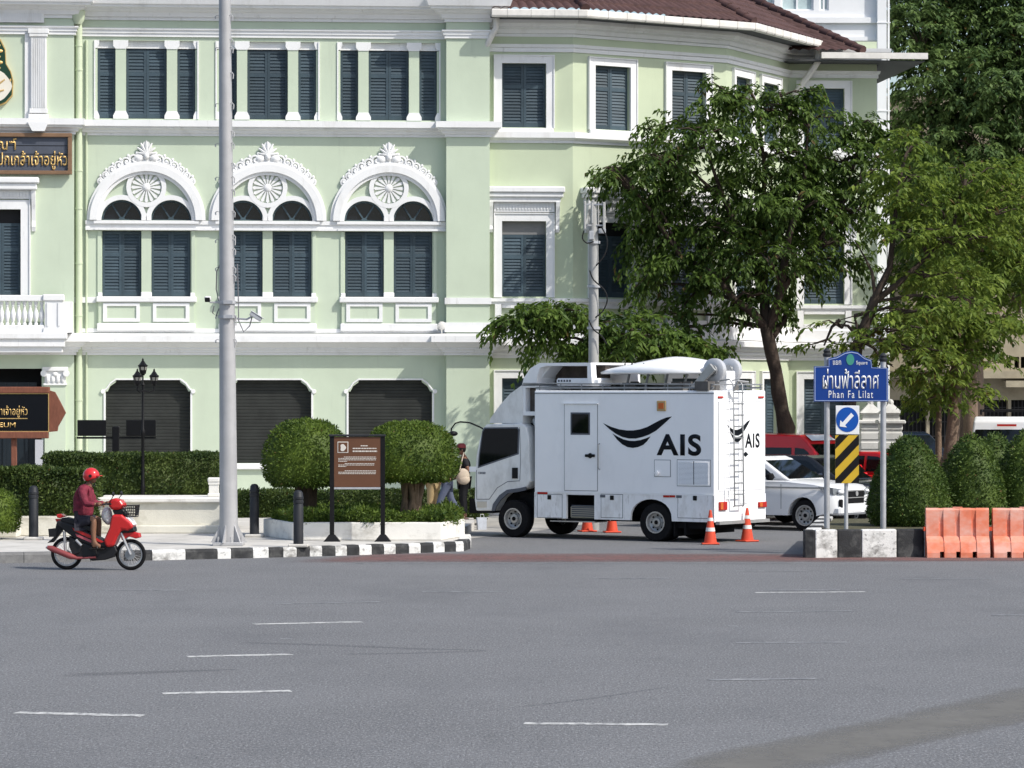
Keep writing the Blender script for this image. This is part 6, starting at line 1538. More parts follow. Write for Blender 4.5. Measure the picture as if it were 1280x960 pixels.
# roof rack, air conditioner, folded dish
rk = MB(); yy = TW - .06
zr1 = Z3(600, 180)[1]
for y in (yy, -yy):
    rk.tube([(.05, y, BZ + .13), (BL + .35, y, BZ + .16)], .015, 6); rk.tube([(.05, y, BZ + .06), (BL, y, BZ + .06)], .02, 6)
    for q in range(9): rk.tube([(.1 + q * (BL - .2) / 8, y, BZ - .01), (.1 + q * (BL - .2) / 8, y, BZ + .15)], .014, 5)
for x in (.05, BL): rk.tube([(x, -yy, BZ + .13), (x, yy, BZ + .13)], .015, 6)
tb(rk, 'roof_rack', M_met, None, 50)
rk = MB(); rl = random.Random(9)
for q in range(46):
    x = rl.uniform(.1, BL - .3); y = rl.uniform(-.9, .9); rk.box(x, x + rl.uniform(.1, .5), y, y + rl.uniform(.05, .3), BZ, BZ + rl.uniform(.05, .2))
o = tb(rk, 'roof_equipment', mat('kit_grey', (.10, .095, .09), .6, .3, 4)); o['kind'] = 'stuff'
a_, c_ = Z3(530, 148), Z3(725, 178); ac_ = tb(MB().cbox(c_[0], a_[0], .35, .9, BZ + .1, a_[1] - .02, .04), 'air_conditioner', M_tw)
b = MB(); v0, v1 = Z3(536, 155), Z3(598, 172)
for q in range(5): b.box(v1[0] + (v0[0] - v1[0]) * q / 5, v1[0] + (v0[0] - v1[0]) * (q + .6) / 5, .901, .906, v1[1] + .02, v0[1] - .02)
link('grille', b.mesh('grille', M_gap), ac_)
# dish: shallow bowl lying face down, rim towards the truck nose
dn = Zy(62, 135, 0); dr_ = Zy(580, 130, 0); cx_ = (dn[0] + dr_[0]) / 2; a_ = (dn[0] - dr_[0]) / 2; zz0 = dn[1]
b = MB(); vs = []; fs = []; NR, NS = 9, 36
for i in range(NR + 1):
    r_ = i / NR
    for s in range(NS):
        an = 2 * math.pi * s / NS; x = cx_ + a_ * r_ * math.cos(an); y = 1.0 * r_ * math.sin(an)
        tilt_ = 0; h = .32 * min(1.0, ((dn[0] - x) / (2 * a_)) / .62) ** .85 * (1 - r_ ** 2) ** .55
        vs.append((x, y, zz0 + tilt_ * .5 + h + (.03 if r_ < 1 else 0)))
for i in range(NR):
    for s in range(NS): fs.append((i * NS + s, i * NS + (s + 1) % NS, (i + 1) * NS + (s + 1) % NS, (i + 1) * NS + s))
b.add(vs, fs); dsh = tb(b, 'dish', M_tw, None, 60); sm = dsh.modifiers.new('shell', 'SOLIDIFY'); sm.thickness = .05; sm.offset = 1
b = MB()
for q in range(5):
    an = math.pi * (.25 + q * .125); b.ball((cx_ + a_ * .6 * math.cos(an), .8 * math.sin(an), zz0 + .22), .025, 6, 4)
link('bolt', b.mesh('bolt', M_chas), dsh)
for X, yy_ in ((545, .45), (615, -.25)):
    x, z = Zy(X, 118, yy_)
    o = tb(MB().lathe([(0, -.08), (.24, -.08), (.265, -.06), (.265, .06), (.24, .08), (.15, .09), (0, .09)], (x, yy_, z), 22, 'y'), 'dish_drum', mat('drum_grey', (.50, .51, .53), .4, .1, 4, metal=.2), None, 35)
    b = MB(); b.lathe([(.0, .085), (.13, .085), (.12, .13), (0, .13)], (x, yy_, z), 14, 'y'); link('drum_hub', b.mesh('drum_hub', M_met, 35), o)
p0, p1 = Zy(455, 170, .68), Zy(535, 100, .68); tb(MB().prism([(p0[0] + .08, p0[1] - .1), (p0[0] - .12, p0[1] - .1), (p1[0] - .08, p1[1] - .08), (p1[0] + .05, p1[1] + .06)], .64, .72), 'dish_arm', M_rim)
x, z = Zy(600, 130, .1); tb(MB().cbox(x - .12, x + .12, -.07, .27, BZ, z + .05, .03), 'dish_mount', M_tw)
x, z = Zy(630, 175, .5); tb(MB().tube([(x, .5, BZ), (x - .1, .5, z + .05), (x - .25, .3, z + .02)], .03, 6), 'dish_arm', M_rim)
b = MB(); p0 = Zy(150, 138, .3)
for q in range(4): tb(MB().tube([(p0[0] - q * .5, .3, BZ), (p0[0] - q * .5 - .1, .3, zz0 + .02)], .03, 6), 'dish_rest', M_met)
# ------------------------------------------------------------------ parked cars
def car(name, label, cat_, loc, rz, paint, spec, group='cars parked beside the truck', scale=1.0):
    root = thing(name, label, cat_, loc, rz, group); root.scale = (scale,) * 3
    W = spec['W']; wb = spec['wb']; r = spec['r']; zb = spec.get('zb', .30); ra = r + .07; top = spec['top']
    poly = list(top)                                          # front bottom -> over -> rear bottom
    def arch(xc, rev):
        pts = [(xc + ra * math.cos(t), max(zb, r + ra * math.sin(t))) for t in [R(-12) + (R(204)) * q / 12 for q in range(13)]]
        return pts[::-1]
    poly += arch(-wb, 0) + arch(0, 0)
    n = len(poly); xs_ = [p[0] for p in poly]; xc = (max(xs_) + min(xs_)) / 2; L_ = max(xs_) - min(xs_); zt = max(p[1] for p in poly)
    rings = []
    for y, e in ((-W / 2, 1.0), (-W / 2 + .06, .55), (-W / 2 + .2, .22), (-W / 2 + .45, 0), (W / 2 - .45, 0), (W / 2 - .2, .22), (W / 2 - .06, .55), (W / 2, 1.0)):
        ring = []
        for x, z in poly:
            tz = max(0, (z - .75) / (zt - .75 + 1e-6)); ex = ((x - xc) / (L_ / 2)) ** 5
            ring.append((x - .26 * ex * e, y * (1 - .05 * tz * e), z - .06 * tz * e))
        rings.append(ring)
    vs = [p for q in rings for p in q]; fs = []
    for i in range(len(rings) - 1):
        for k in range(n): fs.append((i * n + k, i * n + (k + 1) % n, (i + 1) * n + (k + 1) % n, (i + 1) * n + k))
    fs += [tuple(range(n)), tuple(range(len(vs) - 1, len(vs) - n - 1, -1))]
    MB().add(vs, fs).build('body', paint, root, 35)
    gh = spec['gh']; zbelt = min(p[1] for p in gh)
    def yw(z, off=0): return W / 2 - .07 - (z - zbelt) * spec.get('tumble', .26) + off
    g = len(gh); v2 = [(x, -yw(z), z) for x, z in gh] + [(x, yw(z), z) for x, z in gh]
    o = MB().add(v2, [tuple(range(g)), tuple(range(2 * g - 1, g - 1, -1))] + [(i, i + g, (i + 1) % g + g, (i + 1) % g) for i in range(g)]).build('cabin', paint, root)
    bevel(o, .05, 3)
    for wp in spec['win']:
        for s in (-1, 1):
            m_ = len(wp); v3 = [(x, s * yw(z, .008), z) for x, z in wp] + [(x, s * yw(z, -.03), z) for x, z in wp]
            MB().add(v3, [tuple(range(m_)), tuple(range(2 * m_ - 1, m_ - 1, -1))] + [(i, i + m_, (i + 1) % m_ + m_, (i + 1) % m_) for i in range(m_)]).build('side_window', M_glass, root)
    for nm, (p0, p1) in (('windscreen', spec['ws']), ('rear_window', spec['rw'])):
        dx, dz = p1[0] - p0[0], p1[1] - p0[1]; l_ = math.hypot(dx, dz); nx, nz = (dz / l_, -dx / l_) if nm == 'windscreen' else (-dz / l_, dx / l_)
        if nm == 'windscreen' and nx < 0: nx, nz = -nx, -nz
        if nm == 'rear_window' and nx > 0: nx, nz = -nx, -nz
        q = []
        for t, ins in ((.07, .06), (.93, .07)):
            z = p0[1] + dz * t; x = p0[0] + dx * t
            q += [(x + nx * .01, -yw(z) + ins, z + nz * .01), (x + nx * .01, yw(z) - ins, z + nz * .01)]
        MB().add([q[0], q[1], q[3], q[2]], [(0, 1, 2, 3)]).build(nm, M_glass, root)
    wm = wheel_mesh(r, .2, r * .66, M_rim, 10)
    for x in (0, -wb):
        for s in (1, -1): put_wheel(root, wm, x, s * (W / 2 - .13), r, s < 0)
        MB().box(x - r - .03, x + r + .03, -W / 2 + .22, W / 2 - .22, zb + .02, r + ra - .04).build('wheel_well', M_chas, root)
    fx = spec['fx']; rx = spec['rx']
    for s in (-1, 1):
        MB().add([(fx + .055, s * (W / 2 - .50), spec['hl'] - .10), (fx + .03, s * (W / 2 - .50), spec['hl'] + .03), (fx - .10, s * (W / 2 - .06), spec['hl'] + .09), (fx - .08, s * (W / 2 - .06), spec['hl'] - .07), (fx - .46, s * (W / 2 + .012), spec['hl'] + .12), (fx - .32, s * (W / 2 + .012), spec['hl'] - .02)],
                 [(0, 1, 2, 3), (3, 2, 4, 5)]).build('headlight', mat('headlamp', (.13, .14, .15), .08, .3, 9, spec=.9), root)
        MB().cbox(rx - .02, rx + .12, s * (W / 2 - .12) - .1, s * (W / 2 - .12) + .11, spec['tl'] - .18, spec['tl'] + .16, .03).build('tail_light', M_redl, root)
        mx = spec['mx']; MB().cbox(mx[0] - .09, mx[0] + .07, s * (W / 2 + .10) - .10, s * (W / 2 + .10) + .09, mx[1] - .07, mx[1] + .09, .04).build('mirror', spec.get('mirror', paint), root)
        for hx_ in spec['handles']: MB().cbox(hx_ - .08, hx_ + .08, s * (W / 2) - .012, s * (W / 2) + .012, zbelt - .17, zbelt - .13, .008).build('handle', M_gap, root)
        b = MB()
        for dx_ in spec['doors']: b.box(dx_ - .005, dx_ + .005, s * (W / 2 + .001) - .004, s * (W / 2 + .001) + .004, zb + .15, zbelt - .08)
        b.build('door_seam', M_gap, root)
    b = MB(); g0 = spec['hl']
    b.cbox(fx - .02, fx + .05, -.40, .40, g0 - .30, g0 + .02, .03); gr = b.build('grille', M_chas, root)
    b = MB(); b.lathe([(.0, 0), (.06, 0), (.06, .012), (0, .012)], (fx + .061, 0, g0 - .06), 14, 'x'); link('badge', b.mesh('badge', M_rim), gr)
    b = MB(); b.box(fx + .061, fx + .068, -.42, .42, g0 - .16, g0 - .14); b.box(fx + .061, fx + .068, -.42, .42, g0 + .0, g0 + .015); link('grille_bar', b.mesh('grille_bar', M_rim), gr)
    MB().cbox(fx - .25, fx + .07, -W / 2 + .12, W / 2 - .12, zb + .02, zb + .22, .05).build('bumper', paint, root)
    MB().cbox(fx + .07, fx + .078, -.2, .2, zb + .09, zb + .19, .003).build('number_plate', M_pw, root)
    for s in (-1, 1): MB().ball((fx + .0, s * (W / 2 - .28), g0 - .01), (.07, .13, .055), 10, 6).build('lamp_bulb', M_pw, root, 50)
    for s in (-1, 1): MB().cbox(fx - .02, fx + .045, s * .66 - .06, s * .66 + .06, g0 - .45, g0 - .18, .02).build('fog_recess', M_chas, root)
    MB().cbox(rx - .06, rx + .2, -W / 2 + .08, W / 2 - .08, zb + .05, zb + .3, .05).build('rear_bumper', paint, root)
    return root
M_pk = mat('pickup_white', (.72, .73, .74), .25, .02, 1, coat=.4); M_ck = mat('car_black', (.014, .015, .018), .2, .05, coat=.5); M_cr = mat('car_red', (.60, .014, .018), .28, .05, coat=.5)
M_cg = mat('car_grey', (.13, .14, .15), .25, .05, coat=.5, metal=.4); M_cn = mat('car_navy', (.012, .018, .035), .2, .05, coat=.5)
PK = dict(W=1.82, wb=3.05, r=.365, zb=.36, top=[(.80, .42), (.86, .55), (.87, .78), (.82, .98), (.70, 1.07), (.30, 1.13), (-.30, 1.18), (-.52, 1.20), (-2.62, 1.20), (-2.63, 1.22), (-4.25, 1.22), (-4.28, .55)],
          gh=[(-.42, 1.17), (-1.25, 1.66), (-1.42, 1.72), (-2.30, 1.70), (-2.50, 1.62), (-2.62, 1.17)], win=[[(-.82, 1.24), (-1.30, 1.56), (-1.36, 1.60), (-1.62, 1.62), (-1.62, 1.24)], [(-1.70, 1.24), (-1.70, 1.62), (-2.25, 1.60), (-2.46, 1.24)]],
          ws=((-.42, 1.17), (-1.25, 1.66)), rw=((-2.62, 1.17), (-2.5, 1.62)), fx=.83, rx=-4.3, hl=.93, tl=.95, mx=(-.85, 1.25), handles=(-1.5, -2.4), doors=(-.62, -1.66), mirror=None)
SV = dict(W=1.82, wb=2.75, r=.355, zb=.32, top=[(.78, .36), (.84, .5), (.84, .75), (.78, .95), (.62, 1.03), (.1, 1.10), (-.38, 1.14), (-3.4, 1.16), (-3.62, 1.10), (-3.66, .5), (-3.6, .36)],
          gh=[(-.30, 1.12), (-1.15, 1.64), (-1.35, 1.70), (-2.9, 1.70), (-3.2, 1.62), (-3.58, 1.12)], win=[[(-.72, 1.2), (-1.22, 1.54), (-1.32, 1.58), (-1.62, 1.6), (-1.62, 1.2)], [(-1.7, 1.2), (-1.7, 1.6), (-2.6, 1.6), (-2.6, 1.2)], [(-2.68, 1.2), (-2.68, 1.6), (-3.0, 1.57), (-3.3, 1.2)]],
          ws=((-.30, 1.12), (-1.15, 1.64)), rw=((-3.58, 1.12), (-3.2, 1.62)), fx=.80, rx=-3.68, hl=.86, tl=1.0, mx=(-.78, 1.2), handles=(-1.5, -2.45), doors=(-.55, -1.66, -2.62))
SD = dict(W=1.76, wb=2.6, r=.32, zb=.26, top=[(.78, .30), (.83, .42), (.83, .62), (.76, .76), (.60, .82), (.1, .90), (-.42, .95), (-2.9, .98), (-3.5, .96), (-3.58, .86), (-3.60, .42), (-3.55, .30)],
          gh=[(-.35, .93), (-1.15, 1.38), (-1.35, 1.44), (-2.15, 1.43), (-2.4, 1.38), (-3.05, .95)], win=[[(-.75, 1.0), (-1.22, 1.28), (-1.34, 1.33), (-1.6, 1.35), (-1.6, 1.0)], [(-1.68, 1.0), (-1.68, 1.35), (-2.2, 1.34), (-2.7, 1.0)]],
          ws=((-.35, .93), (-1.15, 1.38)), rw=((-3.05, .95), (-2.4, 1.38)), fx=.79, rx=-3.62, hl=.68, tl=.8, mx=(-.8, 1.0), handles=(-1.45, -2.4), doors=(-.55, -1.64))
VN = dict(W=1.9, wb=2.9, r=.34, zb=.32, top=[(.62, .36), (.70, .55), (.72, .95), (.64, 1.06), (.50, 1.12), (-.1, 1.2), (-3.85, 1.2), (-3.9, 1.1), (-3.9, .42)], tumble=.13,
          gh=[(.45, 1.15), (-.40, 1.98), (-.62, 2.16), (-3.5, 2.2), (-3.72, 2.1), (-3.88, 1.15)], win=[[(.1, 1.25), (-.38, 1.74), (-.5, 1.82), (-.75, 1.84), (-.75, 1.25)], [(-.85, 1.25), (-.85, 1.84), (-2.2, 1.84), (-2.2, 1.25)], [(-2.3, 1.25), (-2.3, 1.84), (-3.55, 1.84), (-3.68, 1.25)]],
          ws=((.45, 1.15), (-.40, 1.98)), rw=((-3.88, 1.3), (-3.74, 1.95)), fx=.66, rx=-3.95, hl=.92, tl=1.1, mx=(.05, 1.3), handles=(-.6, -1.5), doors=(-.05, -.8, -2.25))
PK['mirror'] = M_chas
HD = R(-35)
fwd = Vector((math.cos(HD), math.sin(HD), 0)); rgt = Vector((-.574, -.819, 0))
w0 = G(1005, 664); base = w0 - rgt * .91
pk = car('pickup_truck', 'white pickup parked behind the broadcast truck, nose to the right', 'pickup', base, HD, M_pk, PK)
b = MB(); b.box(-2.0, .5, -.917, -.909, .99, 1.03); b.build('side_stripe', M_rim, pk)
away = -rgt
car('parked_car', 'black car with sloping windscreen just beyond the white pickup', 'car', base + away * 2.6 - fwd * .25, HD, M_ck, SV)
rv = car('parked_van', 'bright red van with raised roof between truck and green building', 'van', base + away * 5.2 - fwd * 2.6, HD, M_cr, VN)
b = MB(); b.add([(-.40, -.6, 2.0), (-.40, .6, 2.0), (-.62, .55, 2.14), (-.62, -.55, 2.14)], [(0, 1, 2, 3)]); b.build('roof_sign', M_pw, rv).location = (.03, 0, .02)
car('parked_car', 'red car with dark windows behind the striped hazard board', 'car', base + away * 7.9 - fwd * 1.2, HD, M_cr, SV)
car('parked_car', 'dark grey hatchback with red tail lamps beside the cone bush', 'car', base + away * 3.6 + fwd * 3.6, HD + math.pi + .2, M_cg, SV)
car('parked_car', 'dark blue car in the shade left of the pale tree trunks', 'car', (P(1158, 0, 104).x, 104, 0), R(-70), M_cn, SV, 'cars parked at the far right', 1.18)
van = car('parked_van', 'white van with black roof rack behind the cone bushes', 'van', (P(1258, 0, 92).x + .8, 96.5, 0), R(80), M_pk, VN, 'cars parked at the far right', 1.17)
for s in (-1, 1): MB().tube([(-.8, s * .6, 2.22), (-.8, s * .6, 2.32), (-3.4, s * .6, 2.34), (-3.4, s * .6, 2.24)], .03, 6).build('roof_rail', M_chas, van, 50)
for x in (-1.2, -2.1, -3.0): MB().tube([(x, -.6, 2.33), (x, .6, 2.33)], .03, 6).build('rack_bar', M_chas, van, 50)
MB().box(-3.86, -3.80, -.22, .22, 1.98, 2.03).build('brake_light', M_redl, van)
# ------------------------------------------------------------------ people and the motorcycle
def skin_mesh(name, pts, edges, m, sub=2):
    """continuous surface grown round a skeleton; pts = {key: (co, rx, ry)}; the first key is the root"""
    keys = list(pts); me = bpy.data.meshes.new(name)
    me.from_pydata([pts[k][0] for k in keys], [(keys.index(a), keys.index(b_)) for a, b_ in edges], [])
    o = bpy.data.objects.new(name, me); COL.objects.link(o)
    o.modifiers.new('skin', 'SKIN'); sv_ = me.skin_vertices[0].data
    for i, k in enumerate(keys):
        sv_[i].radius = (pts[k][1], pts[k][2] if len(pts[k]) > 2 else pts[k][1]); sv_[i].use_root = (i == 0)
    s = o.modifiers.new('smooth', 'SUBSURF'); s.levels = sub; s.render_levels = sub
    bpy.context.view_layer.update()
    res = bpy.data.meshes.new_from_object(o.evaluated_get(bpy.context.evaluated_depsgraph_get()))
    bpy.data.objects.remove(o); res.materials.clear(); res.materials.append(m); res.name = name
    res.polygons.foreach_set('use_smooth', [True] * len(res.polygons))
    return res
M_skin = mat('skin_tan', (.28, .145, .085), .55, .06); M_skin2 = mat('skin_brown', (.20, .10, .06), .55, .06)
M_hair = mat('hair_black', (.012, .010, .009), .5)
def head(root, c, r, face, m, tilt=0):
    """head with nose, ears, eyes and mouth, face towards +x; returned as extra parts of the body"""
    b = MB(); b.ball(c, (r * .92, r * .76, r * 1.18), 14, 10); b.ball((c[0] + r * .12, c[1], c[2] - r * .62), (r * .66, r * .56, r * .55), 12, 8)
    b.tube([(c[0] + r * .84, c[1], c[2] + r * .12), (c[0] + r * 1.08, c[1], c[2] - r * .22), (c[0] + r * .82, c[1], c[2] - r * .28)], [r * .10, r * .17, r * .10], 6)
    for s in (-1, 1): b.ball((c[0] - r * .05, c[1] + s * r * .76, c[2] - r * .08), (r * .16, r * .08, r * .24), 6, 5)
    return b
def fingers(b, wrist, d, up, side, L=.17):
    """palm plus five fingers curling towards -up"""
    w_, d, up, side = (Vector(v) for v in (wrist, d, up, side)); d.normalize(); up.normalize(); side.normalize()
    b.tube([w_, w_ + d * L * .28, w_ + d * L * .5], [.030, .040, .034], 8)
    for k, (o_, l_) in enumerate(((-.030, .36), (-.010, .42), (.011, .40), (.030, .31))):
        p = w_ + d * L * .48 + side * o_
        b.tube([p, p + d * L * l_ * .5, p + d * L * l_ * .8 - up * L * .14, p + d * L * l_ * .75 - up * L * .3], [.0105, .0100, .009, .007], 6)
    p = w_ + d * L * .16 - side * .03
    b.tube([p, p + d * L * .2 - side * .025 - up * .01, p + d * L * .42 - side * .018 - up * .03], [.013, .011, .008], 6)
def join(meshes, name, m):
    bm = bmesh.new()
    for q in meshes: bm.from_mesh(q)
    me = bpy.data.meshes.new(name); bm.to_mesh(me); bm.free(); me.materials.append(m)
    for q in meshes: bpy.data.meshes.remove(q)
    me.polygons.foreach_set('use_smooth', [True] * len(me.polygons)); return me
def person(label, loc, rz, h, skin, shirt, trousers, pose, hat=None, shoes=None, sleeve='short'):
    """upright figure facing +x; pose gives knee/ankle/elbow/wrist offsets; sizes scale with h"""
    root = thing('person', label, 'person', loc, rz, 'people by the truck'); s = h / 1.75
    hip, neck, ln = pose.get('hip', (0, .93)), pose.get('neck', (.02, 1.47)), pose.get('lean', 0)
    J = {'pel': ((hip[0], 0, hip[1]), .13, .155), 'bel': ((hip[0] + .01, 0, hip[1] + .16), .115, .14), 'che': ((neck[0] - .02, 0, neck[1] - .20), .12, .165), 'shc': ((neck[0] - .01, 0, neck[1] - .06), .085, .11), 'nk': ((neck[0], 0, neck[1] + .02), .052), 'hd': ((neck[0] + .03, 0, neck[1] + .11), .055)}
    E_ = [('pel', 'bel'), ('bel', 'che'), ('che', 'shc'), ('shc', 'nk'), ('nk', 'hd')]
    for sd, y in (('l', 1), ('r', -1)):
        sh = (neck[0] - .01, y * .185, neck[1] - .07); el = pose['elbow' + sd]; wr = pose['wrist' + sd]
        J['sh' + sd] = (sh, .062); J['el' + sd] = (el, .042); J['wr' + sd] = (wr, .028)
        kn, an = pose['knee' + sd], pose['ankle' + sd]
        J['hp' + sd] = ((hip[0], y * .095, hip[1] - .05), .092); J['kn' + sd] = (kn, .058); J['ca' + sd] = ((kn[0] * .6 + an[0] * .4 - .012, kn[1], kn[2] * .62 + an[2] * .38), .054); J['an' + sd] = (an, .036)
        J['to' + sd] = ((an[0] + .13, an[1] + y * .015, an[2] - .045), .032, .045); J['he' + sd] = ((an[0] - .03, an[1], an[2] - .045), .034)
        E_ += [('shc', 'sh' + sd), ('sh' + sd, 'el' + sd), ('el' + sd, 'wr' + sd), ('pel', 'hp' + sd), ('hp' + sd, 'kn' + sd), ('kn' + sd, 'ca' + sd), ('ca' + sd, 'an' + sd), ('an' + sd, 'to' + sd), ('an' + sd, 'he' + sd)]
    sc = lambda t: (tuple(v * s for v in t[0]),) + tuple(v * s for v in t[1:])
    J = {k: sc(v) for k, v in J.items()}
    body = skin_mesh('body', J, E_, skin)
    hc = Vector(J['nk'][0]) + Vector((.045, 0, .135)) * s
    hb = head(root, hc, .105 * s, 0, skin)
    for sd, y in (('l', 1), ('r', -1)):
        wv = Vector(J['wr' + sd][0]); dv = wv - Vector(J['el' + sd][0]); fingers(hb, wv, dv, dv.cross(Vector((0, y, 0))) if abs(dv.normalized().y) < .9 else (0, 0, 1), (0, 1, 0) if abs(dv.normalized().y) < .9 else (1, 0, 0), .17 * s)
    link('body', join([body, hb.mesh('h', skin)], 'body', skin), root)
    fat = lambda k, f, a=.008: (J[k][0], J[k][1] * f + a, (J[k][2] if len(J[k]) > 2 else J[k][1]) * f + a)
    sk = ['pel', 'bel', 'che', 'shc']; SJ = {k: fat(k, 1.06, .012) for k in sk}; SE = [('pel', 'bel'), ('bel', 'che'), ('che', 'shc')]
    for sd in 'lr':
        SJ['sh' + sd] = fat('sh' + sd, 1.12, .012); a, b_ = Vector(J['sh' + sd][0]), Vector(J['el' + sd][0])
        SJ['sl' + sd] = (tuple(a.lerp(b_, .75)), .066 * s); SE += [('shc', 'sh' + sd), ('sh' + sd, 'sl' + sd)]
        if sleeve == 'long': SJ['el2' + sd] = (J['el' + sd][0], .058 * s); SJ['wr2' + sd] = (J['wr' + sd][0], .042 * s); SE += [('sl' + sd, 'el2' + sd), ('el2' + sd, 'wr2' + sd)]
    link('shirt', skin_mesh('shirt', SJ, SE, shirt), root)
    TJ = {'pel': (J['pel'][0], .145 * s, .17 * s)}; TE = []
    for sd in 'lr':
        TJ['hp' + sd] = fat('hp' + sd, 1.12, .01); TJ['kn' + sd] = fat('kn' + sd, 1.25, .015); a = Vector(J['an' + sd][0]); TJ['an' + sd] = ((a.x, a.y, a.z + .03), .066 * s)
        TE += [('pel', 'hp' + sd), ('hp' + sd, 'kn' + sd), ('kn' + sd, 'an' + sd)]
    link('trousers', skin_mesh('trousers', TJ, TE, trousers), root)
    for sd in 'lr':
        a = Vector(J['an' + sd][0]); b = MB(); b.cbox(a.x - .09 * s, a.x + .19 * s, a.y - .048 * s, a.y + .052 * s, a.z - .088 * s, a.z - .066 * s, .008); b.tube([(a.x + .07, a.y - .05, a.z - .07), (a.x + .06, a.y, a.z - .02), (a.x + .07, a.y + .05, a.z - .07)], .014, 6)
        link('sandal', b.mesh('sandal', shoes or M_hair), root)
    b = MB(); r = .105 * s
    vs_ = b.ball((hc.x - r * .10, hc.y, hc.z + r * .18), (r * .98, r * .84, r * 1.10), 14, 8)
    link('hair', b.mesh('hair', M_hair, 60), root)
    if hat:
        b = MB(); b.lathe([(r * 1.04, 0), (r * 1.06, r * .15), (r * .98, r * .7), (r * .6, r * 1.0), (.01, r * 1.06)], (hc.x - r * .02, hc.y, hc.z + r * .38), 18)
        b.prism_z([(hc.x + r * .6, hc.y - r * .75), (hc.x + r * 1.45, hc.y - r * .62), (hc.x + r * 1.72, hc.y), (hc.x + r * 1.45, hc.y + r * .62), (hc.x + r * .6, hc.y + r * .75)], hc.z + r * .36, hc.z + r * .46)
        link('cap', b.mesh('cap', hat, 45), root)
    return root, J, s
gz = PZ - .012
M_tee = mat('black_cloth', (.014, .014, .016), .85, .2, 12); M_trs = mat('black_trousers', (.012, .012, .014), .8); M_cap = mat('maroon_cloth', (.17, .03, .035), .8); M_bag = mat('beige_canvas', (.48, .40, .31), .85, .1, 10)
M_bluetr = mat('slate_trousers', (.085, .10, .15), .8, .1); M_khaki = mat('khaki_trousers', (.34, .25, .13), .8, .1); M_pink = mat('dusty_pink_cloth', (.38, .17, .15), .8, .1); M_grey = mat('grey_blue_cloth', (.20, .22, .30), .8, .1)
stand = dict(kneel=(.03, .10, .50), anklel=(.0, .12, .09), kneer=(.02, -.10, .50), ankler=(-.02, -.11, .09), elbowl=(-.04, .28, 1.15), wristl=(.10, .26, .96), elbowr=(-.03, -.27, 1.15), wristr=(.12, -.22, 1.0))
p1, J, s = person('person in black shirt and maroon cap with a pale bag, facing left by the cab', (P(580, 0, 82.6).x, 82.6, gz), R(180 + 12), 1.80, M_skin2, M_tee, M_trs, stand, M_cap, mat('sandal_pink', (.35, .2, .17), .7))
bag = thing('shoulder_bag', 'pale canvas bag hanging at the side of the person in black', 'bag', (P(578.5, 0, 82.2).x, 82.28, gz + .98), R(8))
b = MB(); b.ball((0, 0, .06), (.17, .08, .19), 14, 9); b.ball((.02, -.02, -.02), (.15, .07, .12), 12, 8); link('pouch', b.mesh('pouch', M_bag, 60), bag)
MB().tube([(-.08, 0, .18), (-.02, .06, .42), (.05, .2, .62), (.10, .32, .55)], .014, 6).build('strap', M_bag, bag)
walk = dict(kneel=(.16, .10, .54), anklel=(.26, .11, .09), kneer=(-.10, -.10, .50), ankler=(-.34, -.11, .15), elbowl=(-.10, .27, 1.18), wristl=(.10, .24, 1.02), elbowr=(.08, -.27, 1.15), wristr=(.26, -.20, 1.0), hip=(0, .92), neck=(.10, 1.45))
person('person in slate trousers and pink top stepping behind the right round bush', (P(559, 0, 82.0).x, 82.0, gz), R(180), 1.68, M_skin, M_pink, M_bluetr, walk, None, mat('shoe_cream', (.5, .42, .3), .7))
person('person in khaki trousers mostly hidden behind the right round bush', (P(541.5, 0, 82.8).x, 82.8, gz), R(150), 1.66, M_skin, M_grey, M_khaki, stand, None, None, 'long')
bg_ = thing('paper_bag', 'white paper shopping bag standing by the front of the cab', 'bag', (P(602, 0, 81).x, 81, .004), R(20))
b = MB(); b.add([(-.14, -.07, 0), (.14, -.07, 0), (.14, .07, 0), (-.14, .07, 0), (-.16, -.05, .36), (.16, -.05, .36), (.16, .05, .36), (-.16, .05, .36)], [(3, 2, 1, 0), (0, 1, 5, 4), (1, 2, 6, 5), (2, 3, 7, 6), (3, 0, 4, 7)]); link('sack', b.mesh('sack', mat('paper_pale', (.42, .45, .5), .8, .15, 8)), bg_); bg_.scale = (.75, .75, .8)
b = MB(); b.tube([(-.06, -.05, .35), (-.05, -.05, .45), (.05, -.05, .45), (.06, -.05, .35)], .008, 5); link('handle', b.mesh('handle', M_pw), bg_)

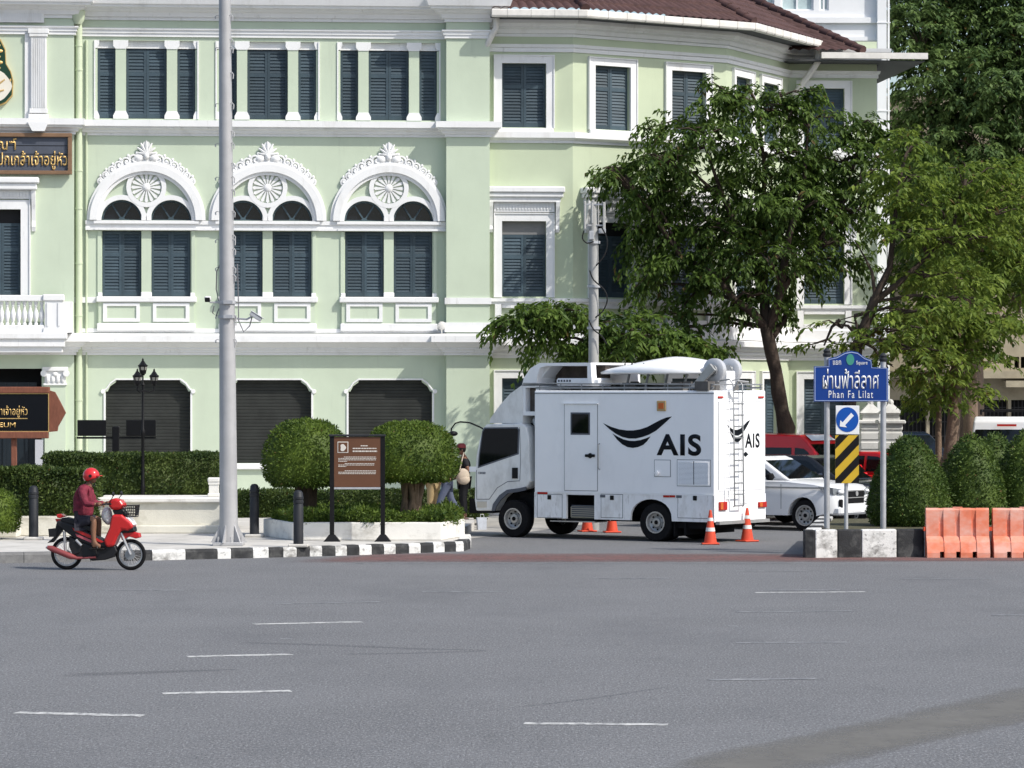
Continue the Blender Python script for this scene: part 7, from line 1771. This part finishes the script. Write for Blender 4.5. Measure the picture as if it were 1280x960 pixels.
# --- motorcycle (local: x forward, right side at -y, rear wheel contact at the origin)
g0 = G(83.5, 712); MRZ = R(-9)
bike = thing('motorcycle', 'red and black step-through motorcycle with front basket, riding to the right', 'motorcycle', g0, MRZ)
M_mred = mat('bike_red', (.50, .018, .018), .28, .05, 3, coat=.5); M_mblk = mat('bike_black', (.014, .014, .016), .45, .15); M_alu = mat('bike_alloy', (.50, .50, .50), .35, .1, 8, metal=.6); M_mpk = mat('bike_pipe', (.30, .075, .075), .35, .1, metal=.3)
def C7(X, Y): return ((X - 245) / 384 * 1.02, (862 - Y) / 384)
def bp_(pts, y0, y1, name, m, bv=.02, parent=None):
    b = MB(); b.prism([C7(*p) for p in pts], y0, y1); o = link(name, b.mesh(name, m), parent or bike)
    if bv: bevel(o, bv, 3)
    return o
def bwheel(x, r, nsp, disc):
    b = MB(); n = 40
    b.tube([(r_ * math.cos(a), 0, r_ * math.sin(a)) for a in [2 * math.pi * k / n for k in range(n)] for r_ in (r - .035,)], .036, 8, True); o = link('wheel', b.mesh('wheel', M_rub, 50), bike, (x, 0, r))
    b = MB(); b.tube([((r - .072) * math.cos(a), 0, (r - .072) * math.sin(a)) for a in [2 * math.pi * k / n for k in range(n)]], .018, 6, True); link('rim', b.mesh('rim', M_alu, 50), o)
    b = MB()
    for k in range(nsp):
        a = 2 * math.pi * k / nsp; a2 = a + (.35 if k % 2 else -.35); s = .03 if k % 4 < 2 else -.03
        b.tube([(.045 * math.cos(a2), s, .045 * math.sin(a2)), ((r - .075) * math.cos(a), 0, (r - .075) * math.sin(a))], .0028, 4)
    q = link('spoke', b.mesh('spoke', M_alu), o); q['kind'] = 'stuff'
    b = MB(); b.lathe([(0, -.06), (.05, -.06), (.06, -.02), (.06, .02), (.05, .06), (0, .06)], seg=14, axis='y'); link('hub', b.mesh('hub', M_alu, 40), o)
    if disc: b = MB(); b.lathe([(.06, -.065), (.095, -.065), (.095, -.06), (.06, -.06)], seg=24, axis='y'); link('brake_disc', b.mesh('brake_disc', M_met, 40), o)
bwheel(0, .30, 28, False); bwheel(1.21, .285, 28, True)
bp_([(190, 512), (330, 552), (430, 606), (530, 655), (560, 690), (520, 705), (430, 692), (330, 650), (235, 585), (180, 545)], -.13, .13, 'side_panel', M_mblk, .03)
bp_([(300, 565), (420, 612), (525, 662), (505, 668), (410, 632), (310, 585)], -.14, -.125, 'stripe', M_mred, 0)
bp_([(320, 605), (420, 645), (500, 682), (480, 688), (410, 660), (330, 625)], -.14, -.125, 'stripe', mat('stripe_pink', (.45, .10, .12), .4), 0)
bp_([(210, 500), (250, 492), (330, 510), (410, 545), (440, 560), (430, 600), (330, 556), (215, 525)], -.12, .12, 'seat', M_mblk, .03)
bp_([(180, 472), (215, 468), (240, 488), (205, 500), (185, 495)], -.10, .10, 'tail_cowl', M_mred, .015)
bp_([(168, 505), (200, 505), (215, 530), (180, 530)], -.07, .07, 'tail_light', M_redl, .01)
bp_([(175, 540), (200, 545), (215, 590), (150, 670), (110, 675), (160, 630)], -.06, .06, 'rear_mudguard', M_mblk, .01)
bp_([(122, 575), (180, 568), (188, 572), (178, 630), (128, 632)], -.09, -.08, 'number_plate', M_mblk, 0)
b = MB(); v = [C7(250, 560), C7(300, 640), C7(330, 720)]
MB().tube([(C7(240, 590)[0], -.12, C7(240, 590)[1]), (C7(248, 735)[0], -.10, C7(248, 735)[1])], .03, 8).build('shock_absorber', M_alu, bike, 40)
bp_([(270, 620), (350, 660), (440, 690), (470, 690), (470, 760), (400, 785), (310, 780), (270, 700)], -.11, .11, 'engine', M_mblk, .03)
bp_([(300, 655), (372, 680), (352, 740), (300, 760), (280, 700)], -.13, -.10, 'engine_cover', M_mblk, .015)
b = MB(); b.tube([(C7(325, 650)[0], -.13, C7(325, 650)[1]), (C7(365, 690)[0], -.14, C7(365, 690)[1])], .025, 8); b.build('chain_cover', M_alu, bike, 40)
bp_([(430, 690), (595, 690), (612, 730), (585, 770), (520, 792), (430, 798), (395, 770)], -.09, .09, 'underbelly', M_mblk, .02)
pe = [C7(125, 703), C7(150, 710), C7(290, 765), C7(335, 778), C7(390, 776), C7(470, 770)]
MB().tube([(x, -.16, z) for x, z in pe], [.034, .054, .056, .028, .02, .02], 12).build('exhaust', M_mpk, bike, 40)
b = MB(); p0, p1 = C7(118, 698), C7(128, 704); b.tube([(p0[0], -.16, p0[1]), (p1[0], -.16, p1[1])], .032, 10); b.build('exhaust_tip', M_alu, bike, 40)
bp_([(580, 470), (650, 470), (725, 530), (728, 565), (690, 585), (650, 578), (618, 630), (590, 695), (540, 702), (520, 655), (560, 565)], -.16, .16, 'leg_shield', M_mred, .05)
bp_([(612, 482), (700, 486), (738, 545), (700, 552), (650, 520)], -.12, .12, 'headlight', mat('headlamp_clear', (.72, .72, .72), .12, .1), .03)
bp_([(660, 545), (730, 552), (740, 590), (690, 600), (630, 600), (640, 570)], -.11, .11, 'front_cowl', M_mblk, .03)
bp_([(552, 368), (600, 355), (640, 370), (668, 408), (640, 436), (575, 440), (556, 415)], -.14, .14, 'handlebar_cowl', M_mred, .05)
bp_([(575, 440), (650, 430), (690, 480), (600, 490)], -.09, .09, 'steering_column', M_mblk, .02)
bp_([(632, 625), (655, 598), (700, 588), (765, 600), (772, 632), (740, 640), (690, 625), (645, 655)], -.07, .07, 'front_mudguard', M_mred, .02)
for s in (-1, 1):
    f0, f1 = C7(640, 600), C7(706, 752); MB().tube([(f0[0], s * .08, f0[1]), ((f0[0] + f1[0]) / 2, s * .08, (f0[1] + f1[1]) / 2), (f1[0], s * .08, f1[1])], [.022, .026, .024], 8).build('fork', M_alu, bike, 40)
    hx, hz = C7(560, 398); MB().tube([(hx + .05, s * .10, hz), (hx - .0, s * .24, hz + .01), (hx - .06, s * .35, hz)], .016, 8).build('handlebar', M_mblk, bike, 40)
    mx, mz = C7(675, 362); mm = MB().tube([(hx + .02, s * .2, hz), (hx + .12, s * .28, hz + .16)], .008, 6).build('mirror_stem', M_mblk, bike); b = MB(); b.ball((hx + .12, s * .28, hz + .19), (.02, .06, .045), 10, 6); link('mirror', b.mesh('mirror', M_mblk, 50), mm)
b = MB(); q = [C7(655, 408), C7(748, 402), C7(742, 478), C7(680, 486)]; W_ = .14
def wire(a, c): b.tube([a, c], .006, 4)
lv = 5
for i in range(lv):
    t = i / (lv - 1); z0 = q[3][1] + (q[0][1] - q[3][1]) * t; xa = q[3][0] + (q[0][0] - q[3][0]) * t; xb = q[2][0] + (q[1][0] - q[2][0]) * t; w_ = W_ * (.8 + .2 * t)
    for a, c in (((xa, -w_, z0), (xb, -w_, z0)), ((xb, -w_, z0), (xb, w_, z0)), ((xb, w_, z0), (xa, w_, z0)), ((xa, w_, z0), (xa, -w_, z0))): wire(a, c)
for i in range(7):
    t = i / 6
    for s in (-1, 1): wire((q[3][0] + (q[2][0] - q[3][0]) * t, s * W_ * .8, q[3][1]), (q[0][0] + (q[1][0] - q[0][0]) * t, s * W_, q[0][1]))
    wire((q[2][0], W_ * .8 * (2 * t - 1), q[2][1]), (q[1][0], W_ * (2 * t - 1), q[1][1]))
b.build('basket', M_mblk, bike)
for s in (-1,): MB().tube([(C7(440, 705)[0], -.12, C7(440, 705)[1]), (C7(445, 708)[0], -.26, C7(440, 708)[1])], .018, 8).build('foot_peg', M_mblk, bike)
# bag hung between the rider's knees and the leg shield
hb_ = thing('carrier_bag', 'white carrier bag hanging from the motorcycle in front of the rider', 'bag', (g0.x + C7(528, 0)[0], g0.y + .0, C7(0, 470)[1]), MRZ)
b = MB(); b.ball((.0, -.06, -.02), (.10, .13, .15), 12, 8); b.ball((.03, -.05, -.1), (.09, .12, .10), 12, 8); link('sack', b.mesh('sack', stain(mat('plastic_white', (.7, .7, .68), .5, .2, 12), (.05, .05, .05), .8, (14, 14, 10), .56, .62), 60), hb_)
# rider
rider = thing('person', 'motorcycle rider in red helmet, plum jacket and dark shorts', 'person', g0, MRZ)
M_jac = mat('plum_jacket', (.17, .021, .038), .8, .35, 9, bump=.9, bscale=12); M_sho = mat('navy_shorts', (.022, .022, .032), .8, .1, 8); M_helm = mat('helmet_red', (.58, .022, .025), .25, .04, coat=.6)
J = {'pel': ((.27, 0, .90), .14, .16), 'bel': ((.30, 0, 1.08), .15, .165), 'che': ((.31, 0, 1.32), .13, .17), 'shc': ((.36, 0, 1.47), .085, .11), 'nk': ((.42, 0, 1.56), .055), 'hd': ((.46, 0, 1.66), .06)}
E_ = [('pel', 'bel'), ('bel', 'che'), ('che', 'shc'), ('shc', 'nk'), ('nk', 'hd')]
for sd, y in (('l', 1), ('r', -1)):
    J['sh' + sd] = ((.35, y * .2, 1.44), .062); J['el' + sd] = ((.45, y * .30, 1.20), .045); J['wr' + sd] = ((.655, y * .31, 1.215), .03)
    J['hp' + sd] = ((.30, y * .10, .90), .095); J['kn' + sd] = ((.565, y * .17, .94), .062); J['ca' + sd] = ((.55, y * .17, .74), .058); J['an' + sd] = ((.565, y * .18, .47), .036); J['to' + sd] = ((.70, y * .20, .43), .032, .045); J['he' + sd] = ((.54, y * .18, .425), .033)
    E_ += [('shc', 'sh' + sd), ('sh' + sd, 'el' + sd), ('el' + sd, 'wr' + sd), ('pel', 'hp' + sd), ('hp' + sd, 'kn' + sd), ('kn' + sd, 'ca' + sd), ('ca' + sd, 'an' + sd), ('an' + sd, 'to' + sd), ('an' + sd, 'he' + sd)]
M_skin = M_skin2; body = skin_mesh('body', J, E_, M_skin); hc = Vector((.475, 0, 1.71)); hb2 = head(rider, hc, .105, 0, M_skin)
for sd, y in (('l', 1), ('r', -1)): fingers(hb2, J['wr' + sd][0], (1, 0, -.05), (0, 0, 1), (0, -y, 0), .17)
link('body', join([body, hb2.mesh('h', M_skin)], 'body', M_skin), rider)
SJ = {'pel': ((.28, 0, .95), .18, .195), 'bel': ((.32, 0, 1.08), .20, .21), 'che': ((.31, 0, 1.32), .175, .21), 'shc': ((.36, 0, 1.48), .10, .125), 'col': ((.41, 0, 1.55), .075)}
SE = [('pel', 'bel'), ('bel', 'che'), ('che', 'shc'), ('shc', 'col')]
for sd, y in (('l', 1), ('r', -1)):
    SJ['sh' + sd] = ((.35, y * .2, 1.44), .085); SJ['el' + sd] = ((.45, y * .30, 1.20), .072); SJ['wr' + sd] = ((.63, y * .31, 1.215), .046); SE += [('shc', 'sh' + sd), ('sh' + sd, 'el' + sd), ('el' + sd, 'wr' + sd)]
jk = skin_mesh('jacket', SJ, SE, M_jac, 3); from mathutils import noise as mnoise
for v in jk.vertices:
    q = Vector((v.co.x * 4, v.co.y * 4, v.co.z * 13)); v.co += v.normal * (.016 * mnoise.noise(q) + .008 * mnoise.noise(q * 2.7))
link('jacket', jk, rider)
TJ = {'pel': ((.26, 0, .89), .155, .18)}; TE = []
for sd, y in (('l', 1), ('r', -1)): TJ['hp' + sd] = ((.32, y * .11, .90), .115); TJ['kn' + sd] = ((.54, y * .17, .925), .085); TE += [('pel', 'hp' + sd), ('hp' + sd, 'kn' + sd)]
link('shorts', skin_mesh('shorts', TJ, TE, M_sho), rider)
for sd, y in (('l', 1), ('r', -1)):
    b = MB(); b.cbox(.48, .76, y * .19 - .05, y * .19 + .055, .385, .408, .008); b.tube([(.64, y * .19 - .05, .40), (.63, y * .19, .475), (.64, y * .19 + .05, .40)], .014, 6); link('sandal', b.mesh('sandal', M_hair), rider)
hm = thing('helmet', 'bright red open-face helmet on the motorcycle rider', 'helmet', (0, 0, 0)); hm.location = g0 + Matrix.Rotation(MRZ, 3, 'Z') @ Vector((.46, 0, 1.72)); hm.rotation_euler = (0, 0, MRZ)
b = MB(); n = 24; vs = []; fs = []; rg = 10
for i in range(rg + 1):
    for k in range(n):
        a = 2 * math.pi * k / n; t = math.pi / 2 - (math.pi / 2) * i / rg * (1.42 if abs(a - math.pi) < 1.65 else 1.05 + .25 * abs(math.sin(a)) ** 2)
        vs.append((.155 * math.cos(t) * math.cos(a), .132 * math.cos(t) * math.sin(a), .15 * math.sin(t)))
for i in range(rg):
    for k in range(n): fs.append((i * n + k, i * n + (k + 1) % n, (i + 1) * n + (k + 1) % n, (i + 1) * n + k))
b.add(vs, fs); o = link('shell', b.mesh('shell', M_helm, 60), hm); sm = o.modifiers.new('thickness', 'SOLIDIFY'); sm.thickness = .02
b = MB(); b.prism_z([(.13, -.09), (.19, -.08), (.215, 0), (.19, .08), (.13, .09)], .0, .012); link('peak', b.mesh('peak', M_helm), hm)
for s in (-1, 1): b = MB(); b.lathe([(0, 0), (.03, 0), (.03, .012), (0, .012)], (.02, s * .138, .0), 12, 'y'); link('visor_pivot', b.mesh('visor_pivot', M_mblk), hm)
b = MB(); b.tube([(.0, -.125, -.08), (.05, -.08, -.17), (.06, 0, -.19), (.05, .08, -.17), (.0, .125, -.08)], .009, 5); link('chin_strap', b.mesh('chin_strap', M_mblk), hm)
